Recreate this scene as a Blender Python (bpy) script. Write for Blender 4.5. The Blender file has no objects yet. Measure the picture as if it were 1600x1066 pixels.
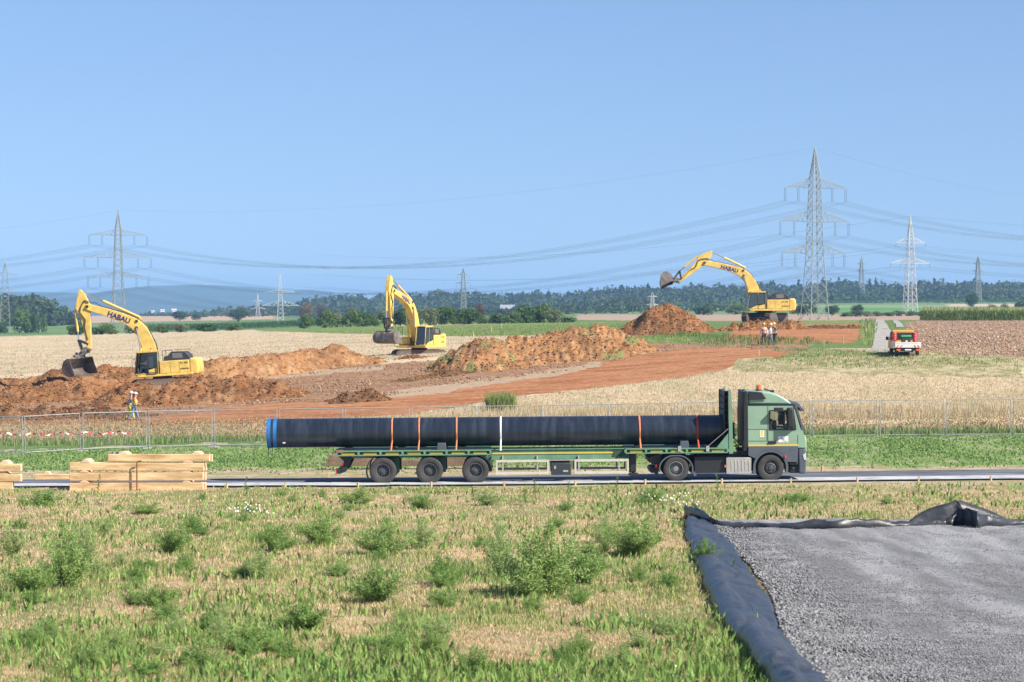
import bpy, math, random
import numpy as np
from mathutils import Vector, Matrix, noise as mnoise
R = math.radians
random.seed(7)
rng = np.random.default_rng(11)
sc = bpy.context.scene
COL = sc.collection

# ---------------------------------------------------------------- camera, sky, sun, exposure
HAZE = 1.3e-4
F = 3556.0; HZ = 490.0; CZ = 6.5            # focal length in photo pixels, horizon row, eye height
cam_d = bpy.data.cameras.new('camera'); cam = bpy.data.objects.new('camera', cam_d); COL.objects.link(cam)
cam.location = (0, 0, CZ); cam.rotation_euler = (R(90) - math.atan((533 - HZ) / F), 0, 0)
cam_d.lens = F / 1600 * 36; cam_d.sensor_width = 36
cam_d.clip_start = 0.5; cam_d.clip_end = 60000
cam_d.dof.use_dof = True; cam_d.dof.focus_distance = 90; cam_d.dof.aperture_fstop = 4.5
sc.camera = cam
SUN_EL, SUN_AZ = 41.0, 60.0                  # azimuth from "towards the camera" round to the right
sv = Vector((math.cos(R(SUN_EL)) * math.sin(R(SUN_AZ)), -math.cos(R(SUN_EL)) * math.cos(R(SUN_AZ)), math.sin(R(SUN_EL))))
w = bpy.data.worlds.new('World'); sc.world = w; w.use_nodes = True
nt = w.node_tree; bg = nt.nodes['Background']
sky = nt.nodes.new('ShaderNodeTexSky'); sky.sky_type = 'NISHITA'; sky.sun_disc = False
sky.sun_elevation = R(SUN_EL); sky.sun_rotation = math.atan2(sv.x, sv.y)
sky.altitude = 300; sky.air_density = 1.0; sky.dust_density = 0.0; sky.ozone_density = 6.0
geo = nt.nodes.new('ShaderNodeTexCoord'); mpw = nt.nodes.new('ShaderNodeMapping'); mpw.inputs['Scale'].default_value = (1, 1, .75); mpw.inputs['Location'].default_value = (0, 0, .07)   # look a little above the dusty horizon band
nt.links.new(geo.outputs['Generated'], mpw.inputs[0]); nt.links.new(mpw.outputs[0], sky.inputs[0])
tint = nt.nodes.new('ShaderNodeVectorMath'); tint.operation = 'MULTIPLY'; tint.inputs[1].default_value = (1.085, 1.0, 1.03)
nt.links.new(sky.outputs[0], tint.inputs[0]); nt.links.new(tint.outputs[0], bg.inputs[0]); bg.inputs[1].default_value = 0.074
sd = bpy.data.lights.new('sun', 'SUN'); sd.energy = 5.0; sd.angle = R(0.5); sd.color = (1.0, 0.925, 0.80)
so = bpy.data.objects.new('sun', sd); COL.objects.link(so); so.rotation_euler = (-sv).to_track_quat('-Z', 'Y').to_euler()
vs = sc.view_settings; vs.view_transform = 'Standard'; vs.look = 'None'; vs.exposure = 0.9; vs.gamma = 1; vs.use_curve_mapping = False
cy = sc.cycles; cy.max_bounces = 6; cy.diffuse_bounces = 3; cy.glossy_bounces = 3; cy.transmission_bounces = 5
cy.transparent_max_bounces = 8; cy.volume_bounces = 0; cy.sample_clamp_indirect = 6; cy.caustics_reflective = False; cy.caustics_refractive = False

# ---------------------------------------------------------------- helpers
def P(px, py, D): return Vector(((px - 800) / F * D, D, CZ - (py - HZ) / F * D))
def tag(o, label=None, cat=None, group=None, kind=None):
    if label: o['label'] = label
    if cat: o['category'] = cat
    if group: o['group'] = group
    if kind: o['kind'] = kind
    return o
def empty(name, loc=(0, 0, 0), rot=(0, 0, 0), sca=1.0):
    o = bpy.data.objects.new(name, None); COL.objects.link(o); o.location = loc; o.rotation_euler = rot
    o.scale = (sca, sca, sca); o.empty_display_size = .2
    return o
def children(o): return [c for c in bpy.data.objects if c.parent == o]
def copy_tree(o, parent=None, kids=None):
    c = o.copy(); COL.objects.link(c); c.parent = parent
    for ch in (children(o) if kids is None else kids): copy_tree(ch, c)
    return c
def node(nt, t, **kw):
    n = nt.nodes.new(t)
    for k, v in kw.items(): setattr(n, k, v)
    return n
MATS = {}
def mat(name, col, rough=.6, metal=0., var=.0, scale=3., bump=0., bscale=20., spec=.5, coat=0., col2=None, trans=None, obj=True):
    if name in MATS: return MATS[name]
    m = bpy.data.materials.new(name); m.use_nodes = True; t = m.node_tree; b = t.nodes['Principled BSDF']
    b.inputs['Base Color'].default_value = (*col, 1); b.inputs['Roughness'].default_value = rough
    b.inputs['Metallic'].default_value = metal; b.inputs['Specular IOR Level'].default_value = spec
    b.inputs['Coat Weight'].default_value = coat
    tc = node(t, 'ShaderNodeTexCoord')
    if var > 0:
        nz = node(t, 'ShaderNodeTexNoise'); nz.inputs['Scale'].default_value = scale; nz.inputs['Detail'].default_value = 8
        nz.inputs['Roughness'].default_value = .65
        t.links.new(tc.outputs['Object'], nz.inputs[0])
        rp = node(t, 'ShaderNodeValToRGB'); rp.color_ramp.elements[0].position = .35; rp.color_ramp.elements[1].position = .68
        c2 = col2 or tuple(c * (1 - var) for c in col)
        rp.color_ramp.elements[0].color = (*c2, 1); rp.color_ramp.elements[1].color = (*tuple(min(1, c * (1 + var * .35)) for c in col), 1)
        t.links.new(nz.outputs['Fac'], rp.inputs[0]); t.links.new(rp.outputs[0], b.inputs['Base Color'])
        mr = node(t, 'ShaderNodeMapRange'); mr.inputs[3].default_value = min(1, rough + .18); mr.inputs[4].default_value = max(.05, rough - .08)
        t.links.new(nz.outputs['Fac'], mr.inputs[0]); t.links.new(mr.outputs[0], b.inputs['Roughness'])
    if bump > 0:
        n2 = node(t, 'ShaderNodeTexNoise'); n2.inputs['Scale'].default_value = bscale; n2.inputs['Detail'].default_value = 6
        t.links.new(tc.outputs['Object'], n2.inputs[0])
        bp = node(t, 'ShaderNodeBump'); bp.inputs['Strength'].default_value = bump; bp.inputs['Distance'].default_value = .05
        t.links.new(n2.outputs['Fac'], bp.inputs['Height']); t.links.new(bp.outputs[0], b.inputs['Normal'])
    MATS[name] = m
    return m
def leafmat(name, trans=.35, rough=.7, var=.25):
    """foliage: own colour comes from the vertex colour 'Col' (kind of plant), plus random variation"""
    if name in MATS: return MATS[name]
    m = bpy.data.materials.new(name); m.use_nodes = True; t = m.node_tree; b = t.nodes['Principled BSDF']; out = t.nodes['Material Output']
    b.inputs['Roughness'].default_value = rough; b.inputs['Specular IOR Level'].default_value = .25
    at = node(t, 'ShaderNodeAttribute'); at.attribute_name = 'Col'
    t.links.new(at.outputs['Color'], b.inputs['Base Color'])
    tr = node(t, 'ShaderNodeBsdfTranslucent'); t.links.new(at.outputs['Color'], tr.inputs[0])
    mx = node(t, 'ShaderNodeMixShader'); mx.inputs[0].default_value = trans
    t.links.new(b.outputs[0], mx.inputs[1]); t.links.new(tr.outputs[0], mx.inputs[2]); t.links.new(mx.outputs[0], out.inputs[0])
    MATS[name] = m
    return m

def raw_mesh(name, V, Fc, material, parent=None, cols=None, smooth=False):
    """V (n,3) array, Fc (m,k) int array all same k"""
    me = bpy.data.meshes.new(name); V = np.asarray(V, dtype=np.float32); Fc = np.asarray(Fc, dtype=np.int32)
    me.vertices.add(len(V)); me.vertices.foreach_set('co', V.ravel())
    k = Fc.shape[1]; me.loops.add(Fc.size); me.loops.foreach_set('vertex_index', Fc.ravel())
    me.polygons.add(len(Fc)); me.polygons.foreach_set('loop_start', np.arange(0, Fc.size, k, dtype=np.int32))
    me.polygons.foreach_set('loop_total', np.full(len(Fc), k, dtype=np.int32))
    if smooth: me.polygons.foreach_set('use_smooth', np.ones(len(Fc), dtype=bool))
    me.update(calc_edges=True)
    if cols is not None:
        a = me.color_attributes.new('Col', 'FLOAT_COLOR', 'POINT')
        c = np.ones((len(V), 4), dtype=np.float32); c[:, :3] = cols; a.data.foreach_set('color', c.ravel())
    me.materials.append(material)
    o = bpy.data.objects.new(name, me); COL.objects.link(o)
    if parent: o.parent = parent
    return o

class MB:
    def __init__(s): s.v = []; s.f = []; s.m = []
    def add(s, vs, fs, mi=0):
        n = len(s.v); s.v += [tuple(v) for v in vs]; s.f += [tuple(n + i for i in f) for f in fs]; s.m += [mi] * len(fs); return s
    def box(s, x0, x1, y0, y1, z0, z1, mi=0):
        return s.add([(x0, y0, z0), (x1, y0, z0), (x1, y1, z0), (x0, y1, z0), (x0, y0, z1), (x1, y0, z1), (x1, y1, z1), (x0, y1, z1)],
                     [(0, 3, 2, 1), (4, 5, 6, 7), (0, 1, 5, 4), (1, 2, 6, 5), (2, 3, 7, 6), (3, 0, 4, 7)], mi)
    def bar(s, p, q, w, h=None, mi=0, up=(0, 0, 1)):
        h = h or w; p = Vector(p); q = Vector(q); d = q - p
        if d.length < 1e-6: return s
        d.normalize(); u = Vector(up)
        if abs(d.dot(u)) > .98: u = Vector((0, 1, 0))
        a = d.cross(u).normalized(); b = a.cross(d).normalized(); a *= w / 2; b *= h / 2
        return s.add([p - a - b, p + a - b, p + a + b, p - a + b, q - a - b, q + a - b, q + a + b, q - a + b],
                     [(0, 1, 2, 3), (7, 6, 5, 4), (0, 4, 5, 1), (1, 5, 6, 2), (2, 6, 7, 3), (3, 7, 4, 0)], mi)
    def cyl(s, p, q, r, r2=None, n=12, mi=0):
        r2 = r if r2 is None else r2; p = Vector(p); q = Vector(q); d = (q - p).normalized(); u = Vector((0, 0, 1)) if abs(d.z) < .9 else Vector((0, 1, 0))
        a = d.cross(u).normalized(); b = a.cross(d)
        vs = [p + (a * math.cos(2 * math.pi * i / n) + b * math.sin(2 * math.pi * i / n)) * r for i in range(n)] + \
             [q + (a * math.cos(2 * math.pi * i / n) + b * math.sin(2 * math.pi * i / n)) * r2 for i in range(n)]
        return s.add(vs, [(i, i + n, (i + 1) % n + n, (i + 1) % n) for i in range(n)] + [tuple(range(n)), tuple(range(2 * n - 1, n - 1, -1))], mi)
    def tube(s, pts, r, n=6, mi=0):
        for a, b in zip(pts[:-1], pts[1:]): s.cyl(a, b, r, n=n, mi=mi)
        return s
    def lathe(s, c, prof, n=32, mi=0, axis='y'):
        """prof: list of (r, h) closed ring profile along the axis"""
        vs = []; fs = []; k = len(prof)
        for i in range(n):
            a = 2 * math.pi * i / n
            for r, h in prof:
                if axis == 'y': vs.append((c[0] + r * math.cos(a), c[1] + h, c[2] + r * math.sin(a)))
                else: vs.append((c[0] + r * math.cos(a), c[1] + r * math.sin(a), c[2] + h))
        for i in range(n):
            for j in range(k - 1):
                a0 = i * k + j; b0 = ((i + 1) % n) * k + j
                fs.append((a0, a0 + 1, b0 + 1, b0) if axis == 'y' else (a0, b0, b0 + 1, a0 + 1))
        return s.add(vs, fs, mi)
    def prism(s, pts, y0, y1, mi=0):
        """outline in x,z extruded along y"""
        n = len(pts); ar = sum(pts[i][0] * pts[(i + 1) % n][1] - pts[(i + 1) % n][0] * pts[i][1] for i in range(n))
        if ar < 0: pts = pts[::-1]
        vs = [(x, y0, z) for x, z in pts] + [(x, y1, z) for x, z in pts]
        return s.add(vs, [tuple(range(n)), tuple(range(2 * n - 1, n - 1, -1))] + [(i, i + n, (i + 1) % n + n, (i + 1) % n) for i in range(n)], mi)
    def xf(s, M): s.v = [tuple(M @ Vector(v)) for v in s.v]; return s
    def build(s, name, mats, parent=None, bevel=0, smooth=40, seg=2):
        me = bpy.data.meshes.new(name); me.from_pydata(s.v, [], s.f); me.update()
        for m in (mats if isinstance(mats, (list, tuple)) else [mats]): me.materials.append(m)
        me.polygons.foreach_set('material_index', s.m)
        if smooth:
            me.polygons.foreach_set('use_smooth', [True] * len(me.polygons)); me.set_sharp_from_angle(angle=R(smooth))
        o = bpy.data.objects.new(name, me); COL.objects.link(o)
        if parent: o.parent = parent
        if bevel:
            b = o.modifiers.new('bevel', 'BEVEL'); b.width = bevel; b.segments = seg; b.limit_method = 'ANGLE'; b.angle_limit = R(40); b.harden_normals = False
        return o
def text_mesh(name, s, size, material, parent, M, extrude=.004, bold=.02):
    cu = bpy.data.curves.new(name, 'FONT'); cu.body = s; cu.size = size; cu.extrude = extrude; cu.offset = bold * size
    cu.align_x = 'CENTER'; cu.align_y = 'CENTER'
    o = bpy.data.objects.new(name, cu); COL.objects.link(o)
    dg = bpy.context.evaluated_depsgraph_get(); me = bpy.data.meshes.new_from_object(o.evaluated_get(dg))
    COL.objects.unlink(o); bpy.data.objects.remove(o)
    me.transform(M); me.materials.clear(); me.materials.append(material)
    ob = bpy.data.objects.new(name, me); COL.objects.link(ob); ob.parent = parent
    return ob

# value noise
_tab = rng.random((256, 256)).astype(np.float32)
def vnoise(x, y):
    xi = np.floor(x).astype(int); yi = np.floor(y).astype(int); fx = x - xi; fy = y - yi
    fx = fx * fx * (3 - 2 * fx); fy = fy * fy * (3 - 2 * fy)
    a = _tab[xi % 256, yi % 256]; b = _tab[(xi + 1) % 256, yi % 256]; c = _tab[xi % 256, (yi + 1) % 256]; d = _tab[(xi + 1) % 256, (yi + 1) % 256]
    return (a * (1 - fx) + b * fx) * (1 - fy) + (c * (1 - fx) + d * fx) * fy
def fbm(x, y, o=4, g=.5):
    x = np.asarray(x, dtype=float); y = np.asarray(y, dtype=float)
    s = 0; a = 1; t = 0
    for i in range(o): s = s + a * vnoise(x * 2 ** i + 17.3 * i, y * 2 ** i + 9.1 * i); t += a; a *= g
    return s / t      # 0..1

# ---------------------------------------------------------------- the lie of the land: heights by bearing (photo column) and distance
TC = np.array([-400, 0, 200, 400, 600, 800, 1000, 1200, 1400, 1600, 2000], float)
TD = [26, 60, 86, 94, 121, 148, 175, 200, 237, 300, 470, 600, 840, 1000, 1500, 2000, 3000, 6000, 12000]
TZ = {
 -400: [2.29, .99, 0, -.1, -.9, -.7, -.3, .5, 1.2, 1.5, 1.6, .4, -1.4, -.7, .6, 3.4, 3.2, 0, 0],
 0:    [2.29, .99, 0, -.1, -.8, -.6, -.2, .7, 1.4, 1.7, 1.7, .4, -1.3, -.6, .6, 3.6, 3.2, 0, 0],
 200:  [2.29, .99, 0, -.1, -.68, -.45, .1, 1.0, 1.8, 2.1, 2.2, 1.1, -.6, .0, 1.2, 4.0, 3.2, 0, 0],
 400:  [2.29, .99, 0, -.08, -.6, -.25, .5, 1.6, 2.4, 2.7, 2.9, 2.3, .9, .1, 3.0, 4.4, 3.5, 0, 0],
 600:  [2.29, .99, 0, -.05, -.5, 0., 1.0, 2.25, 3.2, 3.5, 3.7, 3.5, 3.0, 2.8, 4.2, 6.0, 5, 0, 0],
 800:  [2.29, .99, .03, 0, -.37, .3, 1.6, 2.9, 3.95, 4.2, 4.3, 4.2, 4.2, 4.5, 6.2, 10.0, 12, 8, 0],
 1000: [2.29, .99, .07, .03, -.25, .7, 2.2, 3.45, 4.55, 4.8, 4.8, 4.5, 4.6, 5.3, 8.5, 14.0, 20, 20, 0],
 1200: [2.29, .99, .11, .07, -.14, 1.1, 2.9, 4.0, 5.0, 5.2, 5.1, 4.75, 5.1, 6.3, 10.5, 16.6, 30, 35, 0],
 1400: [2.29, .99, .15, .1, -.05, 1.35, 3.3, 4.15, 4.8, 5.1, 5.2, 5.0, 5.6, 6.6, 11, 17.2, 32, 38, 0],
 1600: [2.29, .99, .18, .13, 0., 1.6, 3.7, 4.3, 4.65, 5.0, 5.25, 5.2, 5.8, 6.8, 11.4, 17.6, 34, 40, 0],
 2000: [2.29, .99, .2, .15, 0, 1.7, 3.9, 4.4, 4.7, 5.1, 5.3, 5.3, 6.0, 7.0, 12, 18, 34, 40, 0]}
_lD = np.log(TD); _fL = np.linspace(_lD[0], _lD[-1], 700); _fC = np.arange(-400, 2001, 20.)
_g = np.array([np.interp(_fL, _lD, TZ[int(c)]) for c in TC])
_G = np.array([[np.interp(c, TC, _g[:, j]) for j in range(len(_fL))] for c in _fC])
for _ in range(3):
    _G[:, 1:-1] = (_G[:, :-2] + _G[:, 1:-1] * 2 + _G[:, 2:]) / 4
    _G[1:-1] = (_G[:-2] + _G[1:-1] + _G[2:]) / 3
def H(x, Y):
    x = np.asarray(x, float); Y = np.asarray(Y, float); D = np.maximum(Y, 26.)
    u = np.clip(x / D * F + 800, -400, 1999.9); l = np.log(np.clip(D, 26, 11999))
    iu = (u + 400) / 20; il = (l - _fL[0]) / (_fL[1] - _fL[0])
    a = np.clip(iu.astype(int), 0, len(_fC) - 2); b = np.clip(il.astype(int), 0, len(_fL) - 2); fa = iu - a; fb = il - b
    z = (_G[a, b] * (1 - fa) + _G[a + 1, b] * fa) * (1 - fb) + (_G[a, b + 1] * (1 - fa) + _G[a + 1, b + 1] * fa) * fb
    z = np.where(Y < 26, 2.29 + (26 - np.maximum(Y, 0)) * .0385, z)
    dn = np.where(Y < 82, 1., np.clip((86 - Y) / 4, 0, 1))
    z = z + dn * ((fbm(x * .5, Y * .5, 3) - .5) * .16 + (fbm(x * 2.3 + 5, Y * 2.3, 2) - .5) * .05)
    up = np.clip((Y - 100) / 30, 0, 1)
    return z + up * (fbm(x * .15 + 3, Y * .15, 3) - .5) * .12
def G1(px, D): x = (px - 800) / F * D; return Vector((x, D, float(H(x, D))))
def ground_at(px, py, d0=26, d1=9000):
    """first point of the land seen at a photo pixel"""
    Ds = np.geomspace(d0, d1, 1500); x = (px - 800) / F * Ds; y = HZ + F * (CZ - H(x, Ds)) / Ds
    k = np.argmax(y < py); k = max(k, 1); t = (y[k - 1] - py) / max(1e-6, y[k - 1] - y[k]); D = Ds[k - 1] + (Ds[k] - Ds[k - 1]) * min(1, max(0, t))
    return G1(px, D)
def inpoly(px, py, poly):
    r = np.zeros(np.shape(px), bool); n = len(poly); j = n - 1
    for i in range(n):
        xi, yi = poly[i]; xj, yj = poly[j]
        c = ((yi > py) != (yj > py)) & (px < (xj - xi) * (py - yi) / ((yj - yi) or 1e-9) + xi)
        r ^= c; j = i
    return r
# ---------------------------------------------------------------- the ground
STRAW = (.53, .42, .28); STRAW2 = (.40, .31, .19); GREEN = (.12, .19, .045); CROP = (.17, .25, .08); ORANGE = (.37, .175, .085); BROWN = (.30, .155, .075)
TAN = (.27, .165, .10); MULCH = (.34, .25, .15); GREY = (.36, .34, .33)
ZONES = [  # (polygon in photo columns / rows, colour, code)
 ([(-900, 1e5), (2500, 1e5), (2500, 758), (1600, 753), (800, 761), (-900, 766)], (.30, .25, .13), 1),
 ([(-900, 766), (2500, 758), (2500, 680), (1200, 682), (400, 697), (-900, 712)], CROP, 2),
 ([(-900, 766), (800, 761), (2500, 758), (2500, 728), (800, 728), (-900, 742)], (.32, .27, .15), 3),
 ([(-900, 712), (120, 702), (400, 693), (1200, 684), (2500, 682), (2500, 681), (1200, 683), (400, 692), (120, 700), (-900, 710)], (.30, .28, .2), 3),
 ([(-900, 709), (120, 697), (400, 690), (1200, 681), (2500, 679), (2500, 672), (1200, 673), (400, 684), (120, 690), (-900, 700)], GREEN, 4),
 ([(-900, 700), (120, 690), (400, 684), (1200, 673), (2500, 672), (2500, 640), (1200, 642), (800, 650), (400, 655), (-900, 664)], MULCH, 5),
 ([(540, 662), (2500, 660), (2500, 545), (1100, 545), (1000, 560), (700, 630), (540, 655)], STRAW, 6),
 ([(-900, 662), (400, 661), (700, 640), (799, 622), (880, 613), (1060, 590), (1175, 570), (1252, 551), (1270, 540), (1129, 530), (1040, 535), (700, 560), (520, 550), (330, 560), (0, 590), (-900, 590)], TAN, 7),
 ([(-900, 670), (420, 662), (640, 648), (799, 622), (880, 613), (1060, 590), (1175, 571), (1252, 551), (1129, 543), (1060, 545), (880, 581), (700, 606), (560, 625), (420, 631), (328, 642), (236, 654), (-900, 664)], ORANGE, 8),
 ([(-900, 592), (0, 597), (210, 582), (400, 572), (700, 565), (760, 545), (860, 528), (1050, 530), (1050, 508), (700, 505), (400, 514), (200, 520), (0, 525), (-900, 530)], STRAW, 9),
 ([(400, 594), (600, 577), (600, 571), (400, 586)], (.38, .28, .19), 15),
 ([(570, 628), (700, 612), (800, 597), (940, 572), (940, 566), (800, 587), (660, 604), (570, 617)], (.38, .28, .19), 15),
 ([(690, 526), (850, 524), (980, 530), (1130, 541), (1270, 545), (1350, 548), (1440, 552), (1600, 562), (1600, 570), (1300, 575), (1180, 566), (1252, 549), (1130, 538), (1080, 530), (1100, 512), (1060, 506), (1000, 503), (860, 504), (690, 508), (400, 513), (400, 517)], GREEN, 10),
 ([(1150, 560), (1600, 548), (1600, 590), (1300, 585), (1150, 580)], (.26, .24, .11), 11),
 ([(1125, 531), (1150, 517), (1240, 508), (1343, 506), (1344, 527), (1328, 536), (1210, 536)], ORANGE, 8),
 ([(1240, 507), (1345, 505), (1345, 501), (1240, 502)], GREEN, 10),
 ([(1344, 538), (1366, 538), (1368, 500), (1350, 500)], GREEN, 10),
 ([(1418, 560), (1440, 552), (1600, 558), (2500, 560), (2500, 499), (1600, 500), (1440, 500), (1415, 504)], (.32, .215, .14), 12),
 # far fields
 ([(-900, 531), (0, 526), (200, 521), (400, 515), (600, 510), (600, 500), (400, 502), (90, 505), (-900, 506)], (.115, .18, .065), 13),
 ([(-900, 506), (90, 506), (430, 499), (430, 493), (-900, 492)], (.42, .30, .20), 14),
 ([(1080, 502), (1440, 500), (1440, 494), (2500, 494), (2500, 490), (900, 490), (900, 500)], (.36, .26, .19), 14),
 ([(-900, 492), (2500, 491), (2500, 455), (-900, 455)], (.14, .20, .085), 13),
 ([(1100, 483), (2500, 484), (2500, 477), (1100, 477)], (.22, .29, .11), 13),
 ([(1200, 490), (1480, 490), (1450, 481), (1200, 481)], (.09, .22, .06), 13),
 ([(1480, 479), (2500, 479), (2500, 476), (1480, 475)], (.45, .38, .26), 14),
]
def zone(px, py):
    """colour and kind of ground at photo column / row"""
    c = np.zeros(np.shape(px) + (3,)); c[:] = (.12, .18, .06); z = np.zeros(np.shape(px), int)
    for poly, col, code in ZONES:
        k = inpoly(px, py, poly); c[k] = col; z[k] = code
    return c, z
def px_of(x, Y): return x / Y * F + 800
def py_of(x, Y, z): return HZ + F * (CZ - z) / Y

ys = np.concatenate([np.arange(1400, 760, -4.), np.arange(760, 520, -1.0)])
Ds1 = []
for y in ys:   # distances whose rows step evenly in the picture for the mean land
    k = y - HZ
    Ds1.append(3.28 * F / (k - .0382 * F + 136 - 136) if y > 758 and k > .0382 * F + 5 else F * CZ / k)
Ds1 = np.array(Ds1)
Ds1 = np.unique(np.concatenate([np.arange(-60, 2, 8.), np.geomspace(2.5, 20, 25), np.geomspace(20, 86, 260), np.geomspace(86.3, 260, 420), np.geomspace(261, 700, 150), np.geomspace(705, 12500, 170)]))
us = np.unique(np.concatenate([np.arange(-1200, -150, 30.), np.arange(-150, 1751, 2.8), np.arange(1750, 2800, 30.)]))
U, DD = np.meshgrid(us, Ds1)
X = (U - 800) / F * np.where(DD < 20, 20, DD); X = np.where(DD < 20, X * (1 + (20 - DD) * .4), X)
Z = H(X, DD)
Yy = HZ + F * (CZ - Z) / np.maximum(DD, 5)
jx = (fbm(X * .6, DD * .35, 4) - .5); jy = (fbm(X * .6 + 50, DD * .35, 4) - .5)
pxj = U + jx * 26; pyj = Yy + jy * np.interp(Yy, [480, 500, 560, 700, 800], [0.5, 1.5, 7, 10, 14])
C, ZC = zone(pxj, pyj)
# natural colour patches
n1 = fbm(X * .35, DD * .12, 5, .6)[..., None]; n2 = fbm(X * 1.3, DD * .9, 4, .65)[..., None]; n3 = fbm(X * 3, DD * 2.2, 3, .7)[..., None]
def mix(m, col, fac):
    global C
    C = np.where(m[..., None], C * (1 - fac) + np.array(col) * fac, C)
sm = lambda a, lo, hi: np.clip((a - lo) / (hi - lo), 0, 1)
mix(ZC == 1, (.44, .33, .20), sm(n2, .42, .62)); mix(ZC == 1, (.16, .20, .06), sm(n1, .5, .62) * .8)
mix(ZC == 2, (.38, .33, .22), sm(n2, .5, .66) * .65); mix(ZC == 2, (.09, .17, .035), sm(n1, .52, .66) * .5)
mix(ZC == 3, (.45, .38, .27), sm(n2, .45, .6) * .7)
mix(ZC == 5, (.45, .36, .23), sm(n2, .42, .62) * .7); mix(ZC == 5, (.20, .22, .08), sm(n1, .5, .7) * .5)
mix(ZC == 6, (.36, .31, .18), sm(n1, .48, .66) * .7); mix(ZC == 6, (.58, .47, .32), sm(n3, .5, .7) * .4)
mix(ZC == 7, (.26, .14, .075), sm(n2, .42, .6) * .8); mix(ZC == 7, (.46, .33, .22), sm(n3, .55, .75) * .5)
mix(ZC == 8, (.27, .105, .045), sm(fbm(X * .25, DD * .9, 5, .6)[..., None], .46, .62) * .85); mix(ZC == 8, (.52, .29, .15), sm(n3, .55, .75) * .4)
mix(ZC == 9, (.43, .35, .23), sm(fbm(X * .12, DD * .28, 4, .6)[..., None], .45, .6) * .8); mix(ZC == 9, (.25, .25, .11), sm(n1, .58, .7) * .45)
mix(ZC == 10, (.30, .28, .13), sm(n2, .48, .62) * .6)
mix(ZC == 11, (.46, .38, .24), sm(n2, .42, .6) * .9)
mix(ZC == 12, (.25, .165, .11), sm(fbm((X + DD * .3) * 2.2, DD * .5, 4, .7)[..., None], .45, .6) * .8)
mix(ZC == 13, (.16, .25, .09), sm(fbm(X * .02, DD * .01, 4)[..., None], .4, .6) * .5)
nr, nc = X.shape; idx = np.arange(nr * nc).reshape(nr, nc)
FA = np.stack([idx[:-1, :-1], idx[:-1, 1:], idx[1:, 1:], idx[1:, :-1]], -1).reshape(-1, 4)
gm = bpy.data.materials.new('ground'); gm.use_nodes = True; t = gm.node_tree; b = t.nodes['Principled BSDF']; b.inputs['Roughness'].default_value = .95; b.inputs['Specular IOR Level'].default_value = .1
at = node(t, 'ShaderNodeAttribute'); at.attribute_name = 'Col'; tc = node(t, 'ShaderNodeTexCoord')
na = node(t, 'ShaderNodeTexNoise'); na.inputs['Scale'].default_value = 2.2; na.inputs['Detail'].default_value = 9; na.inputs['Roughness'].default_value = .75; t.links.new(tc.outputs['Object'], na.inputs[0])
mr = node(t, 'ShaderNodeMapRange'); mr.inputs[1].default_value = .3; mr.inputs[2].default_value = .7; mr.inputs[3].default_value = .62; mr.inputs[4].default_value = 1.32; t.links.new(na.outputs['Fac'], mr.inputs[0])
ml = node(t, 'ShaderNodeVectorMath', operation='SCALE'); t.links.new(at.outputs['Color'], ml.inputs[0]); t.links.new(mr.outputs[0], ml.inputs['Scale']); t.links.new(ml.outputs[0], b.inputs['Base Color'])
bp = node(t, 'ShaderNodeBump'); bp.inputs['Strength'].default_value = .8; bp.inputs['Distance'].default_value = .12; t.links.new(na.outputs['Fac'], bp.inputs['Height']); t.links.new(bp.outputs[0], b.inputs['Normal'])
ground = raw_mesh('ground', np.stack([X, DD, Z], -1).reshape(-1, 3), FA, gm, cols=C.reshape(-1, 3), smooth=True); tag(ground, kind='structure')

def strip_sheet(name, near, far, material, lift, n=8, cols=None):
    """a sheet laid on the land between two polylines of world x,y points (same count)"""
    near = np.array(near, float); far = np.array(far, float); m = len(near)
    t = np.linspace(0, 1, n)[:, None, None]; XY = near[None] * (1 - t) + far[None] * t
    z = H(XY[..., 0], XY[..., 1]) + lift
    V = np.concatenate([XY, z[..., None]], -1).reshape(-1, 3); ix = np.arange(n * m).reshape(n, m)
    Fq = np.stack([ix[:-1, :-1], ix[:-1, 1:], ix[1:, 1:], ix[1:, :-1]], -1).reshape(-1, 4)
    return raw_mesh(name, V, Fq, material, smooth=True)
def noisemat(name, cols, scale, rough=.9, bump=.5, bd=.02, pos=(.35, .5, .65), stretch=(1, 1, 1), spec=.3, detail=10):
    m = bpy.data.materials.new(name); m.use_nodes = True; t = m.node_tree; b = t.nodes['Principled BSDF']; b.inputs['Roughness'].default_value = rough; b.inputs['Specular IOR Level'].default_value = spec
    tc = node(t, 'ShaderNodeTexCoord'); mp = node(t, 'ShaderNodeMapping'); mp.inputs['Scale'].default_value = stretch; t.links.new(tc.outputs['Object'], mp.inputs[0])
    nz = node(t, 'ShaderNodeTexNoise'); nz.inputs['Scale'].default_value = scale; nz.inputs['Detail'].default_value = detail; nz.inputs['Roughness'].default_value = .7; t.links.new(mp.outputs[0], nz.inputs[0])
    rp = node(t, 'ShaderNodeValToRGB'); e = rp.color_ramp.elements
    while len(e) < len(cols): e.new(.5)
    for i, c in enumerate(cols): e[i].position = pos[i]; e[i].color = (*c, 1)
    t.links.new(nz.outputs['Fac'], rp.inputs[0]); t.links.new(rp.outputs[0], b.inputs['Base Color'])
    n2 = node(t, 'ShaderNodeTexNoise'); n2.inputs['Scale'].default_value = scale * 6; n2.inputs['Detail'].default_value = 6; t.links.new(tc.outputs['Object'], n2.inputs[0])
    bp = node(t, 'ShaderNodeBump'); bp.inputs['Strength'].default_value = bump; bp.inputs['Distance'].default_value = bd; t.links.new(n2.outputs['Fac'], bp.inputs['Height']); t.links.new(bp.outputs[0], b.inputs['Normal'])
    return m
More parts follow.
